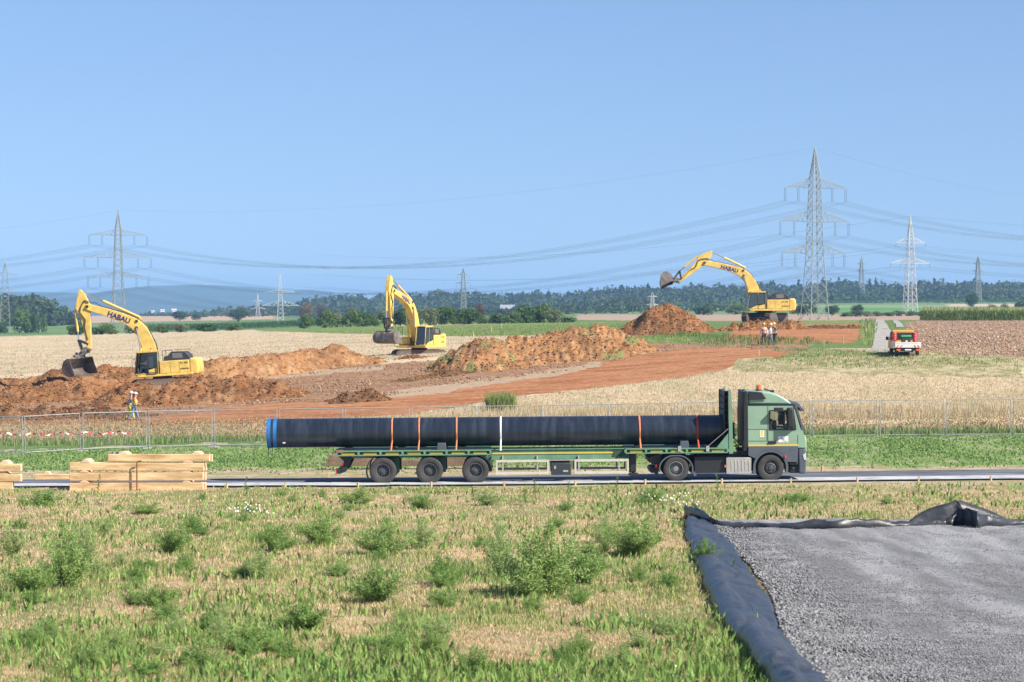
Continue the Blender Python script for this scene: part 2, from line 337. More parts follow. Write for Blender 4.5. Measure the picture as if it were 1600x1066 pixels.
# haul road: dark fleece under a pale gravel top
rx = np.linspace(-60, 60, 240); ny_ = np.interp(rx, [-60, -20, 0, 20, 60], [83.4, 84.0, 84.9, 86.3, 89]); fy_ = np.interp(rx, [-60, -20, 0, 20, 60], [87.6, 88.8, 90.4, 92.2, 96])
M_fleece = noisemat('road_fleece', [(.035, .04, .05), (.06, .065, .08)], 3, .8, .3)
M_roadg = noisemat('road_gravel', [(.16, .17, .19), (.42, .43, .44), (.55, .55, .55)], 1.2, .9, .6, pos=(.3, .5, .7))
M_road2 = noisemat('road_surface', [(.06, .065, .08), (.12, .125, .145), (.34, .35, .37)], .9, .8, .5, pos=(.36, .55, .78), stretch=(.25, 1.4, 1))
o = strip_sheet('road', list(zip(rx, ny_)), list(zip(rx, fy_)), M_road2, .05, 14); tag(o, kind='structure')
edge = (fbm(rx * .9, rx * 0 + 3, 3) - .5) * .5
o = strip_sheet('road_edge', list(zip(rx, ny_ + .12)), list(zip(rx, ny_ + 2.1 + edge * 1.2)), M_roadg, .065, 6); tag(o, kind='structure')
# field path and side rut leading past the pickup
M_path = noisemat('path_gravel', [(.22, .21, .19), (.32, .30, .27), (.40, .37, .33)], 1.5, .95, .5)
pl = [(1350, 550), (1362, 545), (1366, 530), (1367, 515), (1368, 503), (1368, 500)]; pr = [(1440, 553), (1432, 544), (1404, 530), (1390, 515), (1382, 503), (1381, 500)]
a = [ground_at(*p, d0=150)[:2] for p in pl]; c = [ground_at(*p, d0=150)[:2] for p in pr]
def dens(pts, n=60):
    pts = np.array(pts, float); s = np.linspace(0, len(pts) - 1, n); return np.stack([np.interp(s, range(len(pts)), pts[:, k]) for k in (0, 1)], -1)
o = strip_sheet('path', dens(a), dens(c), M_path, .03, 12); tag(o, kind='structure')
a = [ground_at(*p, d0=150)[:2] for p in [(1400, 512), (1397, 505), (1395, 501)]]; c = [ground_at(*p, d0=150)[:2] for p in [(1413, 512), (1408, 505), (1403, 501)]]
o = strip_sheet('path', dens(a), dens(c), M_path, .045, 8); tag(o, kind='structure')
# gravel pad in the right foreground
M_pad = noisemat('pad_gravel', [(.15, .15, .155), (.235, .235, .24), (.34, .34, .34)], 22, .9, .8, .02, pos=(.34, .5, .68), detail=12)
t = M_pad.node_tree; b_ = t.nodes['Principled BSDF']; tc_ = node(t, 'ShaderNodeTexCoord'); mp_2 = node(t, 'ShaderNodeMapping'); mp_2.inputs['Rotation'].default_value = (0, 0, R(-14)); mp_2.inputs['Scale'].default_value = (1.1, .12, 1)
n_2 = node(t, 'ShaderNodeTexNoise'); n_2.inputs['Scale'].default_value = 1.3; n_2.inputs['Detail'].default_value = 5; t.links.new(tc_.outputs['Object'], mp_2.inputs[0]); t.links.new(mp_2.outputs[0], n_2.inputs[0])
m_2 = node(t, 'ShaderNodeMapRange'); m_2.inputs[1].default_value = .38; m_2.inputs[2].default_value = .62; m_2.inputs[3].default_value = .72; m_2.inputs[4].default_value = 1.3; t.links.new(n_2.outputs['Fac'], m_2.inputs[0])
s_2 = node(t, 'ShaderNodeVectorMath', operation='SCALE'); r_2 = [x for x in t.nodes if x.type == 'VALTORGB'][0]; t.links.new(r_2.outputs[0], s_2.inputs[0]); t.links.new(m_2.outputs[0], s_2.inputs['Scale']); t.links.new(s_2.outputs[0], b_.inputs['Base Color'])
gl = [(1340, 1120), (1290, 1066), (1240, 1010), (1215, 940), (1180, 890), (1120, 835), (1095, 816)]
gr = [(2600, 1120), (2500, 1066), (2400, 1010), (2300, 940), (2200, 890), (2100, 835), (2050, 816)]
PADL = [ground_at(*p, d0=15)[:2] for p in gl]; PADR = [(PADL[i][0] + 26, PADL[i][1]) for i in range(len(gl))]
o = strip_sheet('gravel_pad', dens(PADL, 160), dens(PADR, 160), M_pad, .05, 200)
me = o.data; co = np.empty(len(me.vertices) * 3, np.float32); me.vertices.foreach_get('co', co); co = co.reshape(-1, 3)
co[:, 2] += (fbm(co[:, 0] * 1.1, co[:, 1] * .5, 4, .6) - .5) * .12 + (fbm(co[:, 0] * 6, co[:, 1] * 6, 2) - .5) * .03; me.vertices.foreach_set('co', co.ravel()); me.update(); tag(o, kind='structure')

# ---------------------------------------------------------------- scatter tools
def blades(name, xyz, h, wd, col, lean=.5, label=None, material=None, parent=None, bend=True):
    """one thin tapered blade per point"""
    n = len(xyz); a = rng.random(n) * 2 * np.pi; t = rng.random(n) * 2 * np.pi; L = rng.random(n) * lean
    ax = np.stack([np.cos(a), np.sin(a), 0 * a], -1) * (wd[:, None] / 2); tip = np.stack([np.cos(t) * L, np.sin(t) * L, np.sqrt(np.maximum(.1, 1 - L * L))], -1) * h[:, None]
    mid = tip * .55; mid[:, :2] *= .7 if bend else 1; b0 = xyz - np.array([0, 0, .02])
    V = np.stack([b0 - ax * .8, b0 + ax * .8, xyz + mid + ax, xyz + mid - ax, xyz + tip + ax * .12, xyz + tip - ax * .12], 1).reshape(-1, 3)
    k = np.arange(n)[:, None] * 6; Fq = np.concatenate([k + np.array([[0, 1, 2, 3]]), k + np.array([[3, 2, 4, 5]])], 0)
    return raw_mesh(name, V, Fq, material or leafmat('leaf'), parent, cols=np.repeat(col, 6, axis=0))
_oc = np.array([[1, 0, 0], [-1, 0, 0], [0, 1, 0], [0, -1, 0], [0, 0, 1], [0, 0, -1]], float); _of = np.array([[0, 2, 4], [2, 1, 4], [1, 3, 4], [3, 0, 4], [2, 0, 5], [1, 2, 5], [3, 1, 5], [0, 3, 5]])
def lumps(name, xyz, r, col, material, flat=.7, parent=None):
    n = len(xyz); V = _oc[None] * r[:, None, None] * (.6 + .8 * rng.random((n, 6, 1))) ; V[..., 2] *= flat
    a = rng.random(n) * 6.28; ca, sa = np.cos(a)[:, None], np.sin(a)[:, None]; x = V[..., 0] * ca - V[..., 1] * sa; y = V[..., 0] * sa + V[..., 1] * ca
    tl = (rng.random((n, 1)) - .5) * 1.4; z = V[..., 2] + x * tl; V = np.stack([x, y, z], -1) + xyz[:, None]
    Fq = (np.arange(n)[:, None, None] * 6 + _of[None]).reshape(-1, 3)
    return raw_mesh(name, V.reshape(-1, 3), Fq, material, parent, cols=np.repeat(col, 6, axis=0))
def attrmat(name, rough=.95, var=.3, scale=12):
    if name in MATS: return MATS[name]
    m = bpy.data.materials.new(name); m.use_nodes = True; t = m.node_tree; b = t.nodes['Principled BSDF']; b.inputs['Roughness'].default_value = rough; b.inputs['Specular IOR Level'].default_value = .2
    at = node(t, 'ShaderNodeAttribute'); at.attribute_name = 'Col'; tc = node(t, 'ShaderNodeTexCoord')
    na = node(t, 'ShaderNodeTexNoise'); na.inputs['Scale'].default_value = scale; na.inputs['Detail'].default_value = 6; na.inputs['Roughness'].default_value = .7; t.links.new(tc.outputs['Object'], na.inputs[0])
    mr = node(t, 'ShaderNodeMapRange'); mr.inputs[1].default_value = .3; mr.inputs[2].default_value = .7; mr.inputs[3].default_value = 1 - var; mr.inputs[4].default_value = 1 + var; t.links.new(na.outputs['Fac'], mr.inputs[0])
    ml = node(t, 'ShaderNodeVectorMath', operation='SCALE'); t.links.new(at.outputs['Color'], ml.inputs[0]); t.links.new(mr.outputs[0], ml.inputs['Scale']); t.links.new(ml.outputs[0], b.inputs['Base Color'])
    MATS[name] = m; return m
def scatter_px(n, x0, x1, D0, D1, power=1.0):
    """random points on the land between photo columns and distances; power > 0 crowds them towards the viewer"""
    u = rng.random(n); D = 1 / (1 / D0 ** power + u * (1 / D1 ** power - 1 / D0 ** power)) ** (1 / power); px = x0 + rng.random(n) * (x1 - x0)
    x = (px - 800) / F * D; z = H(x, D); return px, D, x, z
def vary(c, n, s=.25):
    c = np.array(c, float); c = np.tile(c, (n, 1)) if c.ndim == 1 else c
    return c * (1 + (rng.random((n, 1)) - .5) * 2 * s) * (1 + (rng.random((n, 3)) - .5) * .16)
PADP = np.array([[p[0], p[1]] for p in PADL]); 
def on_pad(x, Y): return (x > np.interp(Y, PADP[:, 1], PADP[:, 0]) - .35) & (Y < PADP[-1, 1] + .2)
# foreground meadow: stubble straws and green blades
n = 900000; px, D, x, z = scatter_px(n, -120, 1720, 22, 83.6, 1.5); keep = ~on_pad(x, D); px, D, x, z = px[keep], D[keep], x[keep], z[keep]; n = len(x)
gn = fbm(x * .7, D * .45, 4, .6) + (fbm(x * 3.1, D * 2.3, 3) - .5) * .55 + .015 * np.clip((38 - D) / 12, 0, 1) - .045 * np.clip((D - 60) / 20, 0, 1)
bare = fbm(x * .8 + 40, D * .8 + 3, 3); k = (bare < .60) | (rng.random(n) < .25); px, D, x, z, gn = px[k], D[k], x[k], z[k], gn[k]; n = len(x)
isg = rng.random(n) < sm(gn, .47, .70) * .8 + .09
gcol = np.where(rng.random((n, 1)) < .5, np.array([[.27, .335, .10]]), np.array([[.41, .44, .17]])); gcol = np.where(rng.random((n, 1)) < .15, np.array([[.14, .235, .055]]), gcol)
scol = np.where(rng.random((n, 1)) < .6, np.array([[.70, .55, .34]]), np.array([[.54, .39, .23]]))
colr = vary(np.where(isg[:, None], gcol, scol), n, .32)
hh = np.where(isg, .05 + .085 * rng.random(n) ** 2, .04 + .07 * rng.random(n)) * (.75 + .9 * sm(gn, .45, .75)) * np.clip(D / 42, .62, 1); ww = np.where(isg, .009, .007) * (.7 + .9 * rng.random(n)) * np.clip(D / 34, .72, 2.1)
o = blades('grass', np.stack([x, D, z], -1), hh, ww, colr, .92); tag(o, 'patchy green grass and dry straw stubble covering the foreground', 'grass', kind='stuff')
# broad-leaf weeds low on the ground
n = 42000; px, D, x, z = scatter_px(n, -100, 1700, 24, 83, 1.2); gn = fbm(x * .5 + 9, D * .35, 4, .6); k = ~on_pad(x, D) & (gn > .5); px, D, x, z = px[k], D[k], x[k], z[k]; n = len(x)
o = blades('low_weeds', np.stack([x, D, z + .02], -1), .07 + .12 * rng.random(n), (.02 + .035 * rng.random(n)) * np.clip(D / 45, .8, 1.6), vary((.20, .31, .08), n, .4), .95); tag(o, 'low leafy weeds spread through the foreground meadow', 'weeds', kind='stuff')
# green crop strip between road and fence
n = 90000; px, D, x, z = scatter_px(n, -60, 1660, 91.5, 121, 1.); y = np.interp(x, rx, fy_); gn = fbm(x * .35, D * .12, 5, .6) + (fbm(x * 1.3, D * 1.0, 3) - .5) * .5
k = (D > y + .8 + 3.2 * fbm(x * .3, D * .3, 3)) & (rng.random(n) < (.25 + .9 * sm(gn, .42, .62)) * np.clip((D - 93) / 12, .06, 1)); x, D, z = x[k], D[k], z[k]; n = len(x)
o = blades('young_crop', np.stack([x, D, z], -1), .05 + .07 * rng.random(n), .04 + .05 * rng.random(n), vary((.21, .31, .10), n, .3), .96); tag(o, 'young green crop seedlings between the haul road and the site fence', 'crop', kind='stuff')
def band(name, n, poly, D0, D1, h, hr, wd, cols, label, cat, lean=.4, dens=.0, x0=0, x1=1600, pw=1., ex=()):
    px, D, x, z = scatter_px(n, x0 - 60, x1 + 60, D0, D1, pw); py = py_of(x, D, z)
    jx = (fbm(x * .6, D * .35, 3) - .5) * 22; k = inpoly(px + jx, py + jx * .2, poly)
    for e in ex: k &= ~inpoly(px, py, e)
    if dens: k &= fbm(x * .5 + 7, D * .4, 4) > dens
    px, D, x, z = px[k], D[k], x[k], z[k]; n = len(x)
    c = np.array(cols)[rng.integers(0, len(cols), n)]
    o = blades(name, np.stack([x, D, z], -1), h + hr * rng.random(n), wd * (.6 + .8 * rng.random(n)), vary(c, n, .14), lean); return tag(o, label, cat, kind='stuff')
ST = [(.60, .49, .33), (.53, .43, .28), (.48, .41, .23)]; GR = [(.15, .24, .07), (.20, .28, .09), (.30, .32, .14)]
band('fence_grass', 30000, ZONES[4][0], 118, 130, .2, .25, .04, GR, 'green grass verge just behind the wire fence', 'grass', .6)
band('straw_litter', 60000, ZONES[5][0], 118, 150, .06, .12, .05, [(.5, .38, .22), (.33, .22, .12), (.28, .27, .11)], 'cut straw litter behind the wire fence', 'straw', .95)
band('tall_dry_grass', 46000, [(600, 664), (700, 652), (760, 640), (900, 643), (1700, 638), (1700, 654), (1100, 657), (900, 663)], 122, 150, .3, .4, .022, ST, 'tall dry grass in front of the pale stubble field', 'grass', .35)
band('stubble', 240000, ZONES[6][0], 130, 200, .05, .09, .03, ST, 'pale dry stubble on the field behind the fence', 'stubble', .4, ex=(ZONES[7][0], ZONES[8][0], ZONES[13][0]))
band('stubble', 120000, ZONES[9][0], 160, 470, .05, .08, .06, [(.50, .39, .26), (.43, .34, .22), (.45, .38, .27)], 'pale stubble on the field behind the left excavators', 'stubble', .4, pw=1.6, ex=(ZONES[7][0], ZONES[12][0]))
band('rough_grass', 110000, ZONES[12][0], 165, 420, .07, .14, .05, GR, 'green rough grass strip between the stubble and the spoil heaps', 'grass', .6)
band('rough_grass', 60000, [(1150, 562), (1345, 552), (1600, 566), (1600, 590), (1300, 585), (1150, 580)], 150, 215, .05, .11, .04, GR + ST, 'mixed green and dry grass in front of the pickup', 'grass', .6, dens=.45)
band('verge_grass', 14000, [(1336, 540), (1362, 540), (1367, 500), (1350, 500), (1345, 520)], 185, 480, .35, .4, .08, GR, 'tall green verge left of the field path', 'grass', .5)
band('bank_grass', 26000, [(978, 522), (1090, 528), (1092, 536), (1130, 538), (1270, 542), (1350, 545), (1260, 532), (1130, 527), (1060, 522), (985, 517)], 195, 245, .25, .3, .06, [(.11, .19, .05), (.16, .24, .07)], 'dark green grassy bank behind the orange soil track', 'grass', .5)
band('verge_grass', 5000, [(1384, 502), (1393, 515), (1408, 530), (1402, 512), (1394, 500)], 185, 480, .25, .3, .09, GR, 'short grass between the two lanes of the field path', 'grass', .5)
# reeds-like clump behind the pipe
n = 900; g0 = ground_at(782, 642, d0=120); a = rng.random(n) * 6.28; r = rng.random(n) ** .5
xx = g0.x + np.cos(a) * r * .95; yy = g0.y + np.sin(a) * r * .8
o = blades('reed_clump', np.stack([xx, yy, H(xx, yy)], -1), .7 + .7 * rng.random(n), .03 + .02 * rng.random(n), vary((.24, .3, .1), n, .3), .55); tag(o, 'upright green and straw coloured reed clump behind the middle of the pipe', 'grass clump')
# maize fields
def maize(name, px0, px1, D0, D1, row, h, label, n, colr):
    px, D, x, z = scatter_px(n, px0, px1, D0, D1, .5); D = np.round(D / row) * row + (rng.random(n) - .5) * .2; z = H(x, D)
    hz = rng.random(n) ** .7 * h
    V = np.stack([x, D, z + hz * .75], -1)
    o = blades(name, V, .5 + .5 * rng.random(n), .10 + .08 * rng.random(n), vary(colr, n, .35), .9, bend=False)
    return tag(o, label, 'maize', kind='stuff')
o = maize('maize', 1440, 1720, 415, 440, 3., 1.9, 'tall green maize standing behind the ploughed field', 30000, (.19, .28, .09))
px, D, x, z = scatter_px(2600, 1440, 1720, 412, 440, .5); o = blades('maize_tassels', np.stack([x, D, z + 1.9], -1), .5 + .3 * rng.random(2600), .08 + .03 * rng.random(2600), vary((.34, .36, .16), 2600, .2), .3); tag(o, 'yellow green tassels on top of the tall maize', 'maize', kind='stuff')
maize('maize', 215, 570, 760, 980, 14., 2.5, 'distant dark green maize field behind the left stubble', 26000, (.08, .16, .05))
maize('maize', 860, 1620, 1650, 1760, 30., 3.2, 'thin dark line of maize in front of the forest', 16000, (.09, .17, .05))
# gravel: loose stones
n = 240000; px, D, x, z = scatter_px(n, 1080, 1700, 24, 58, 1.3); ex = x - np.interp(D, PADP[:, 1], PADP[:, 0]); k = (ex > -.1) & (D < PADP[-1, 1]) & (((rng.random(n) < .10 + .55 * sm(fbm(x * .9 + D * .2, D * .25, 4), .4, .62)) ) | (rng.random(n) < .62 * np.exp(-(np.maximum(ex, 0) / (.35 + 1.5 * fbm(x * .8, D * .5, 3))) ** 2))); x, D, z, ex = x[k], D[k], z[k], ex[k]; n = len(x)
tt = np.clip(ex / 1.9, 0, 1)[:, None] ** .8; g = (.07 + .24 * rng.random((n, 1)) ** 1.4) * (1 - tt) + (.15 + .17 * rng.random((n, 1))) * tt; o = lumps('gravel', np.stack([x, D, z + .06 + .02 * rng.random(n)], -1), (.007 + .010 * rng.random(n) ** 2) * tt[:, 0] + (.014 + .034 * rng.random(n) ** 2.2) * (1 - tt[:, 0]), g * np.array([[1., 1., 1.03]]), attrmat('stone'))
tag(o, 'loose grey crushed stones on the gravel pad', 'gravel', kind='stuff')
# clods on bare soil
def clods(n, poly, D0, D1, r0, r1, cols, label, pw=1., dens=.5, ex=None):
    px, D, x, z = scatter_px(n, -40, 1640, D0, D1, pw); py = py_of(x, D, z); k = inpoly(px, py, poly) & (fbm(x * .4 + 3, D * .5, 4) > dens); k = k & ~inpoly(px, py, ex) if ex else k; x, D, z = x[k], D[k], z[k]; n = len(x)
    c = np.array(cols)[rng.integers(0, len(cols), n)]
    o = lumps('soil_clods', np.stack([x, D, z + .02], -1), r0 + (r1 - r0) * rng.random(n) ** 3, vary(c, n, .3), attrmat('soil_lump'), .7); return tag(o, label, 'soil clods', kind='stuff')
clods(60000, ZONES[7][0], 140, 215, .03, .15, [(.22, .12, .07), (.27, .155, .09), (.32, .22, .14)], 'brown soil clods scattered round the spoil heaps', dens=.5, ex=ZONES[8][0])
clods(60000, ZONES[17][0], 165, 460, .05, .17, [(.32, .22, .145), (.23, .15, .10), (.40, .29, .21)], 'clods of the ploughed field at right', 2., .3)
clods(14000, ZONES[5][0], 120, 150, .03, .12, [(.36, .24, .14), (.3, .2, .12)], 'small earth clods behind the wire fence', dens=.5)
# ---------------------------------------------------------------- hills and haze
def hill(name, prof, D, depth, col, base=-30):
    xs = np.linspace(prof[0][0], prof[-1][0], 220); y = np.interp(xs, [p[0] for p in prof], [p[1] for p in prof])
    rows = np.linspace(0, 1, 26); V = []
    for r in rows:
        Dr = D + depth * (r - 1); s = math.sin(r * math.pi / 2) ** .9; x = (xs - 800) / F * D; top = CZ - D * (y - HZ) / F
        zz = base + (top - base) * s + (fbm(x * .0015, np.full_like(x, Dr * .002) + 4, 4) - .5) * 26 * math.sin(r * 3.0)
        V.append(np.stack([x, np.full_like(x, Dr), zz], -1))
    V = np.array(V); m, n = V.shape[:2]; ix = np.arange(m * n).reshape(m, n)
    Fq = np.stack([ix[:-1, :-1], ix[:-1, 1:], ix[1:, 1:], ix[1:, :-1]], -1).reshape(-1, 4)
    return tag(raw_mesh(name, V.reshape(-1, 3), Fq, col, smooth=True), kind='structure')
M_hill = noisemat('hill_wood', [(.02, .045, .02), (.035, .065, .03), (.06, .085, .04)], .004, .95, .0)
hill('hills', [(-500, 462), (-100, 458), (60, 457), (150, 459), (215, 458), (250, 453), (290, 448), (340, 446), (400, 449), (430, 452), (470, 458), (520, 470), (700, 490)], 9500, 3000, M_hill)
hill('hills', [(300, 490), (420, 462), (470, 454), (490, 453), (510, 456), (560, 470), (700, 490)], 11500, 2000, M_hill)
haze = MB().box(-9000, 9000, -120, 14000, -40, 150)
hm = bpy.data.materials.new('haze'); hm.use_nodes = True; t = hm.node_tree; t.nodes.remove(t.nodes['Principled BSDF'])
pv = node(t, 'ShaderNodeVolumePrincipled'); pv.inputs['Color'].default_value = (.36, .63, 1.0, 1); pv.inputs['Density'].default_value = HAZE; pv.inputs['Anisotropy'].default_value = 0.
t.links.new(pv.outputs[0], t.nodes['Material Output'].inputs['Volume'])
hz = haze.build('haze', hm, smooth=0); tag(hz, 'thin blue summer haze over the far fields and hills', 'haze', kind='stuff')

# ---------------------------------------------------------------- leaf clusters: a far crown as clumps of small leaf faces
def crown_quads(cx, cy, cz, rx, ry, rz, n, size, shape='round'):
    """points and normals of leaf faces through the volume of a lumpy crown"""
    k = 7 + int(rng.integers(0, 5)); cc = rng.normal(size=(k, 3)); cc /= np.linalg.norm(cc, axis=1)[:, None]; cc *= .55 * rng.random((k, 1)) ** .4 + .1
    rr = .35 + .25 * rng.random(k); j = rng.integers(0, k, n); d = rng.normal(size=(n, 3)); d /= np.linalg.norm(d, axis=1)[:, None]
    p = cc[j] + d * (rr[j] * (.55 + .5 * rng.random(n)))[:, None]
    if shape == 'cone': t = (p[:, 2] + 1) / 2; t = np.clip(t, 0, 1); p[:, :2] *= (1.25 * (1 - t) ** .8)[:, None] + .04; 
    P_ = p * np.array([rx, ry, rz]) + np.array([cx, cy, cz]); nrm = d * .8 + rng.normal(size=(n, 3)) * .55
    return P_, nrm
def quads_from(P_, N_, s, col, asp=1.3):
    n = len(P_); N_ = N_ / np.maximum(1e-6, np.linalg.norm(N_, axis=1))[:, None]; u = np.cross(N_, rng.normal(size=(n, 3))); u /= np.maximum(1e-6, np.linalg.norm(u, axis=1))[:, None]; v = np.cross(N_, u)
    s = s[:, None] / 2; V = np.stack([P_ - u * s * asp, P_ - v * s * .75, P_ + u * s * asp, P_ + v * s * .75], 1).reshape(-1, 3)
    return V, np.arange(4 * n).reshape(n, 4), np.repeat(col, 4, axis=0)
def mass(name, trees, label, cat='wood', nq=110):
    Vs, Fs, Cs = [], [], []; o = 0
    for (x, y, zb, h, r, col, shape) in trees:
        n = int(nq * (1.3 if shape == 'round' else .8)); P_, N_ = crown_quads(x, y, zb + h * .52, r, r, h * .52, n, 1, shape)
        V, Fq, c = quads_from(P_, N_, (.16 if shape == 'round' else .13) * h * (.55 + .6 * rng.random(n)), vary(col, n, .28))
        Vs.append(V); Fs.append(Fq + o); Cs.append(c); o += len(V)
    ob = raw_mesh(name, np.concatenate(Vs), np.concatenate(Fs), leafmat('far_leaf', .2), cols=np.concatenate(Cs)); return tag(ob, label, cat, kind='stuff')
GC = [(.033, .068, .02), (.045, .085, .024), (.06, .10, .03), (.04, .062, .024), (.075, .105, .036)]
def forest(top, base, D0, D1, n, hmul=1., con=0.):
    tr = []
    for i in range(n):
        px = random.uniform(top[0][0] , top[-1][0]); k = random.random() ** .8; D = D0 + (D1 - D0) * k
        yt = np.interp(px, [p[0] for p in top], [p[1] for p in top]); yb = np.interp(px, [p[0] for p in base], [p[1] for p in base])
        y = yb + (yt - yb) * (.25 + .78 * k) + random.uniform(-1.5, 1.5)                              # row of the crown's top
        h = random.uniform(13, 27) * hmul; zt = CZ - D * (y - HZ) / F; x = (px - 800) / F * D
        cone = random.random() < con * np.interp(px, [800, 1000], [.12, 1])
        if cone: h *= 1.15; zt += random.uniform(0, 6) * (k > .8)
        c = GC[random.randrange(5)] if not cone else (.022, .045, .02)
        if random.random() < .01: c = (.12, .09, .04)
        tr.append((x, D, zt - h, h, (random.uniform(.3, .45) if not cone else .24) * h, c, 'cone' if cone else 'round'))
    return tr
topF = [(270, 489), (330, 484), (400, 477), (440, 472), (500, 463), (560, 459), (620, 461), (660, 456), (710, 453), (760, 458), (820, 457), (900, 455), (940, 449), (1000, 447), (1100, 446), (1200, 443), (1250, 443), (1320, 437), (1400, 443), (1450, 441), (1500, 438), (1560, 440), (1640, 438), (1750, 436)]
baseF = [(270, 497), (500, 500), (700, 500), (900, 492), (1000, 482), (1100, 477), (1300, 471), (1640, 469), (1750, 469)]
mass('forest', forest(topF, baseF, 1780, 2500, 3000, 1.1, .22), 'long mixed forest with pointed firs along the horizon', 'forest', 100)
mass('woodland', forest([(-120, 455), (0, 459), (60, 460), (75, 464), (95, 476), (118, 490), (128, 493)], [(-120, 500), (0, 500), (120, 499), (128, 497)], 1150, 1500, 330, .7), 'dark wood on the rise behind the far left pylon', 'woodland', 130)
mass('woodland', forest([(215, 489), (260, 487), (300, 487), (340, 487)], [(215, 494), (340, 495)], 2200, 2600, 130, .5), 'low blue green tree belt below the blue hills', 'woodland', 80)
mass('woodland', forest([(470, 489), (600, 486), (700, 478), (800, 474), (900, 472), (980, 470), (1100, 470), (1240, 478)], [(470, 503), (700, 503), (900, 500), (1000, 495), (1100, 490), (1240, 486)], 1150, 1600, 560, .55), 'lighter scrub and orchard trees below the middle of the forest', 'woodland', 100)

# ---------------------------------------------------------------- single trees and bushes
def tree_proto(kind, col, h, r, n, leaf, trunk=.3):
    root = empty(kind, (0, 0, 0)); b = MB(); lean = random.uniform(-.3, .3)
    b.cyl((0, 0, -.3), (lean, 0, h * .5), .05 * r + .08, .04 * r + .03, 8)
    for i in range(7):
        a = i * 2.4 + random.random(); z0 = h * (.12 + .06 * i); b.cyl((lean * z0 / h, 0, z0), (math.cos(a) * r * .65, math.sin(a) * r * .65, z0 + h * .28), .035 * r + .03, .015, 5)
    b.build('trunk', mat('bark', (.11, .085, .06), .9, var=.4, scale=6), root)
    P_, N_ = crown_quads(0, 0, h * .50, r * 1.25, r * 1.25, h * .62, n, 1); k = P_[:, 2] > h * .01; P_, N_ = P_[k], N_[k]; n = len(P_)
    lump = fbm(P_[:, 0] * 1.2 / r * 3, P_[:, 2] * 1.2 / r * 3, 3); k = lump > .40; P_, N_ = P_[k], N_[k]; n = len(P_)
    V, Fq, c = quads_from(P_, N_, leaf * (.6 + .7 * rng.random(n)), vary(col, n, .32)); raw_mesh('crown', V, Fq, leafmat('leaf'), root, cols=c)
    return root
BU = [tree_proto('bush', (.12, .19, .05), 5, 3.0, 2600, .42), tree_proto('bush', (.07, .13, .035), 5, 2.9, 2600, .45), tree_proto('bush', (.17, .21, .10), 5, 2.8, 2200, .40)]
TRD = tree_proto('tree', (.055, .10, .03), 8, 3.4, 3000, .5); TRR = tree_proto('tree', (.13, .055, .05), 8, 3.2, 2400, .45); TRY = tree_proto('tree', (.22, .15, .05), 8, 3.2, 2400, .45)
used = set()
def put_tree(proto, px, ybase, D, hpx, wpx, label, group=None, cat='bush'):
    o = proto if proto.name not in used else copy_tree(proto, kids=children(proto)); used.add(o.name)
    p = G1(px, D); z = CZ - D * (ybase - HZ) / F; ph = 8 if 'tree' in proto.name else 5; pw = 3.1
    z = min(z, p.z) if abs(z - p.z) < 3 else p.z
    top = CZ - D * (ybase - hpx - HZ) / F; o.location = (p.x, D, z); sz = (top - z) / ph; sw = wpx / 2 / F * D / pw
    o.scale = (sw, sw, max(.2, sz)); o.rotation_euler = (0, 0, random.uniform(0, 6)); tag(o, label, cat, group); return o
HG = 'bushes of the hedge row behind the middle excavator'
hed = [(476, 508, 16, 26, 0), (508, 508, 24, 30, 0), (527, 508, 20, 26, 2), (548, 508, 24, 34, 0), (566, 508, 22, 30, 1), (585, 508, 18, 26, 0), (604, 508, 24, 30, 2), (626, 508, 27, 34, 1), (650, 508, 24, 30, 0), (672, 508, 28, 34, 2), (690, 508, 30, 34, 1), (708, 508, 28, 32, 0), (731, 508, 27, 34, 1), (752, 508, 15, 22, 0),
       (777, 507, 17, 34, 1), (800, 507, 20, 34, 0), (822, 507, 30, 40, 1), (843, 507, 31, 40, 0), (866, 507, 24, 36, 2), (886, 507, 12, 24, 1)]
wd_ = ['pale green', 'deep green', 'grey green']
for i, (px, yb, hp, wp, k) in enumerate(hed):
    where = ['at the left end of the hedge row', '{} from the hedge end, left of middle excavator', '{} right of the middle excavator', '{} from left in the thicket past the hedge gap']
    od = ['first', 'second', 'third', 'fourth', 'fifth', 'sixth', 'seventh', 'eighth']
    s = where[0] if i == 0 else where[1].format(od[i]) if i < 6 else where[2].format(od[i - 6]) if i < 14 else where[3].format(od[i - 14])
    put_tree(BU[k], px, yb, 520 + (i % 3) * 6, hp, wp, f'{wd_[k]} {"tall" if hp > 25 else "low"} bush {s}', HG)
for px, yb, hp, wp, k, l in [(120, 519, 12, 26, 1, 'dark low bush below the left excavator boom, left one'), (172, 521, 15, 34, 0, 'rounded green bush between left excavator boom and its arm'), (212, 520, 14, 30, 0, 'light green bush right of the left tall pylon foot'), (150, 521, 10, 24, 1, 'dark bush at the left tall pylon foot'),
                             (254, 519, 11, 26, 0, 'low green bush right of the left boom cylinder'), (282, 518, 13, 30, 2, 'straggly pale bush under the far maize, left'), (322, 517, 12, 34, 1, 'dark green bush at the maize edge right of the left excavator'), (362, 515, 9, 30, 0, 'flat green bush at the edge of the far maize')]:
    put_tree(BU[k], px, yb, 540, hp, wp, l, 'bushes at the far edge of the left stubble field')
for px, yb, hp, wp, l in [(40, 507, 24, 34, 'big round pale green tree beside the far left pylon'), (53, 508, 20, 18, 'narrow dark tree right of the round tree by the far left pylon'), (2, 515, 12, 20, 'dark bush at the foot of the far left pylon'), (68, 506, 15, 10, 'small thin tree standing alone right of the far left pylon')]:
    put_tree(BU[0] if 'pale' in l or 'thin' in l else BU[1], px, yb, 870, hp, wp, l)
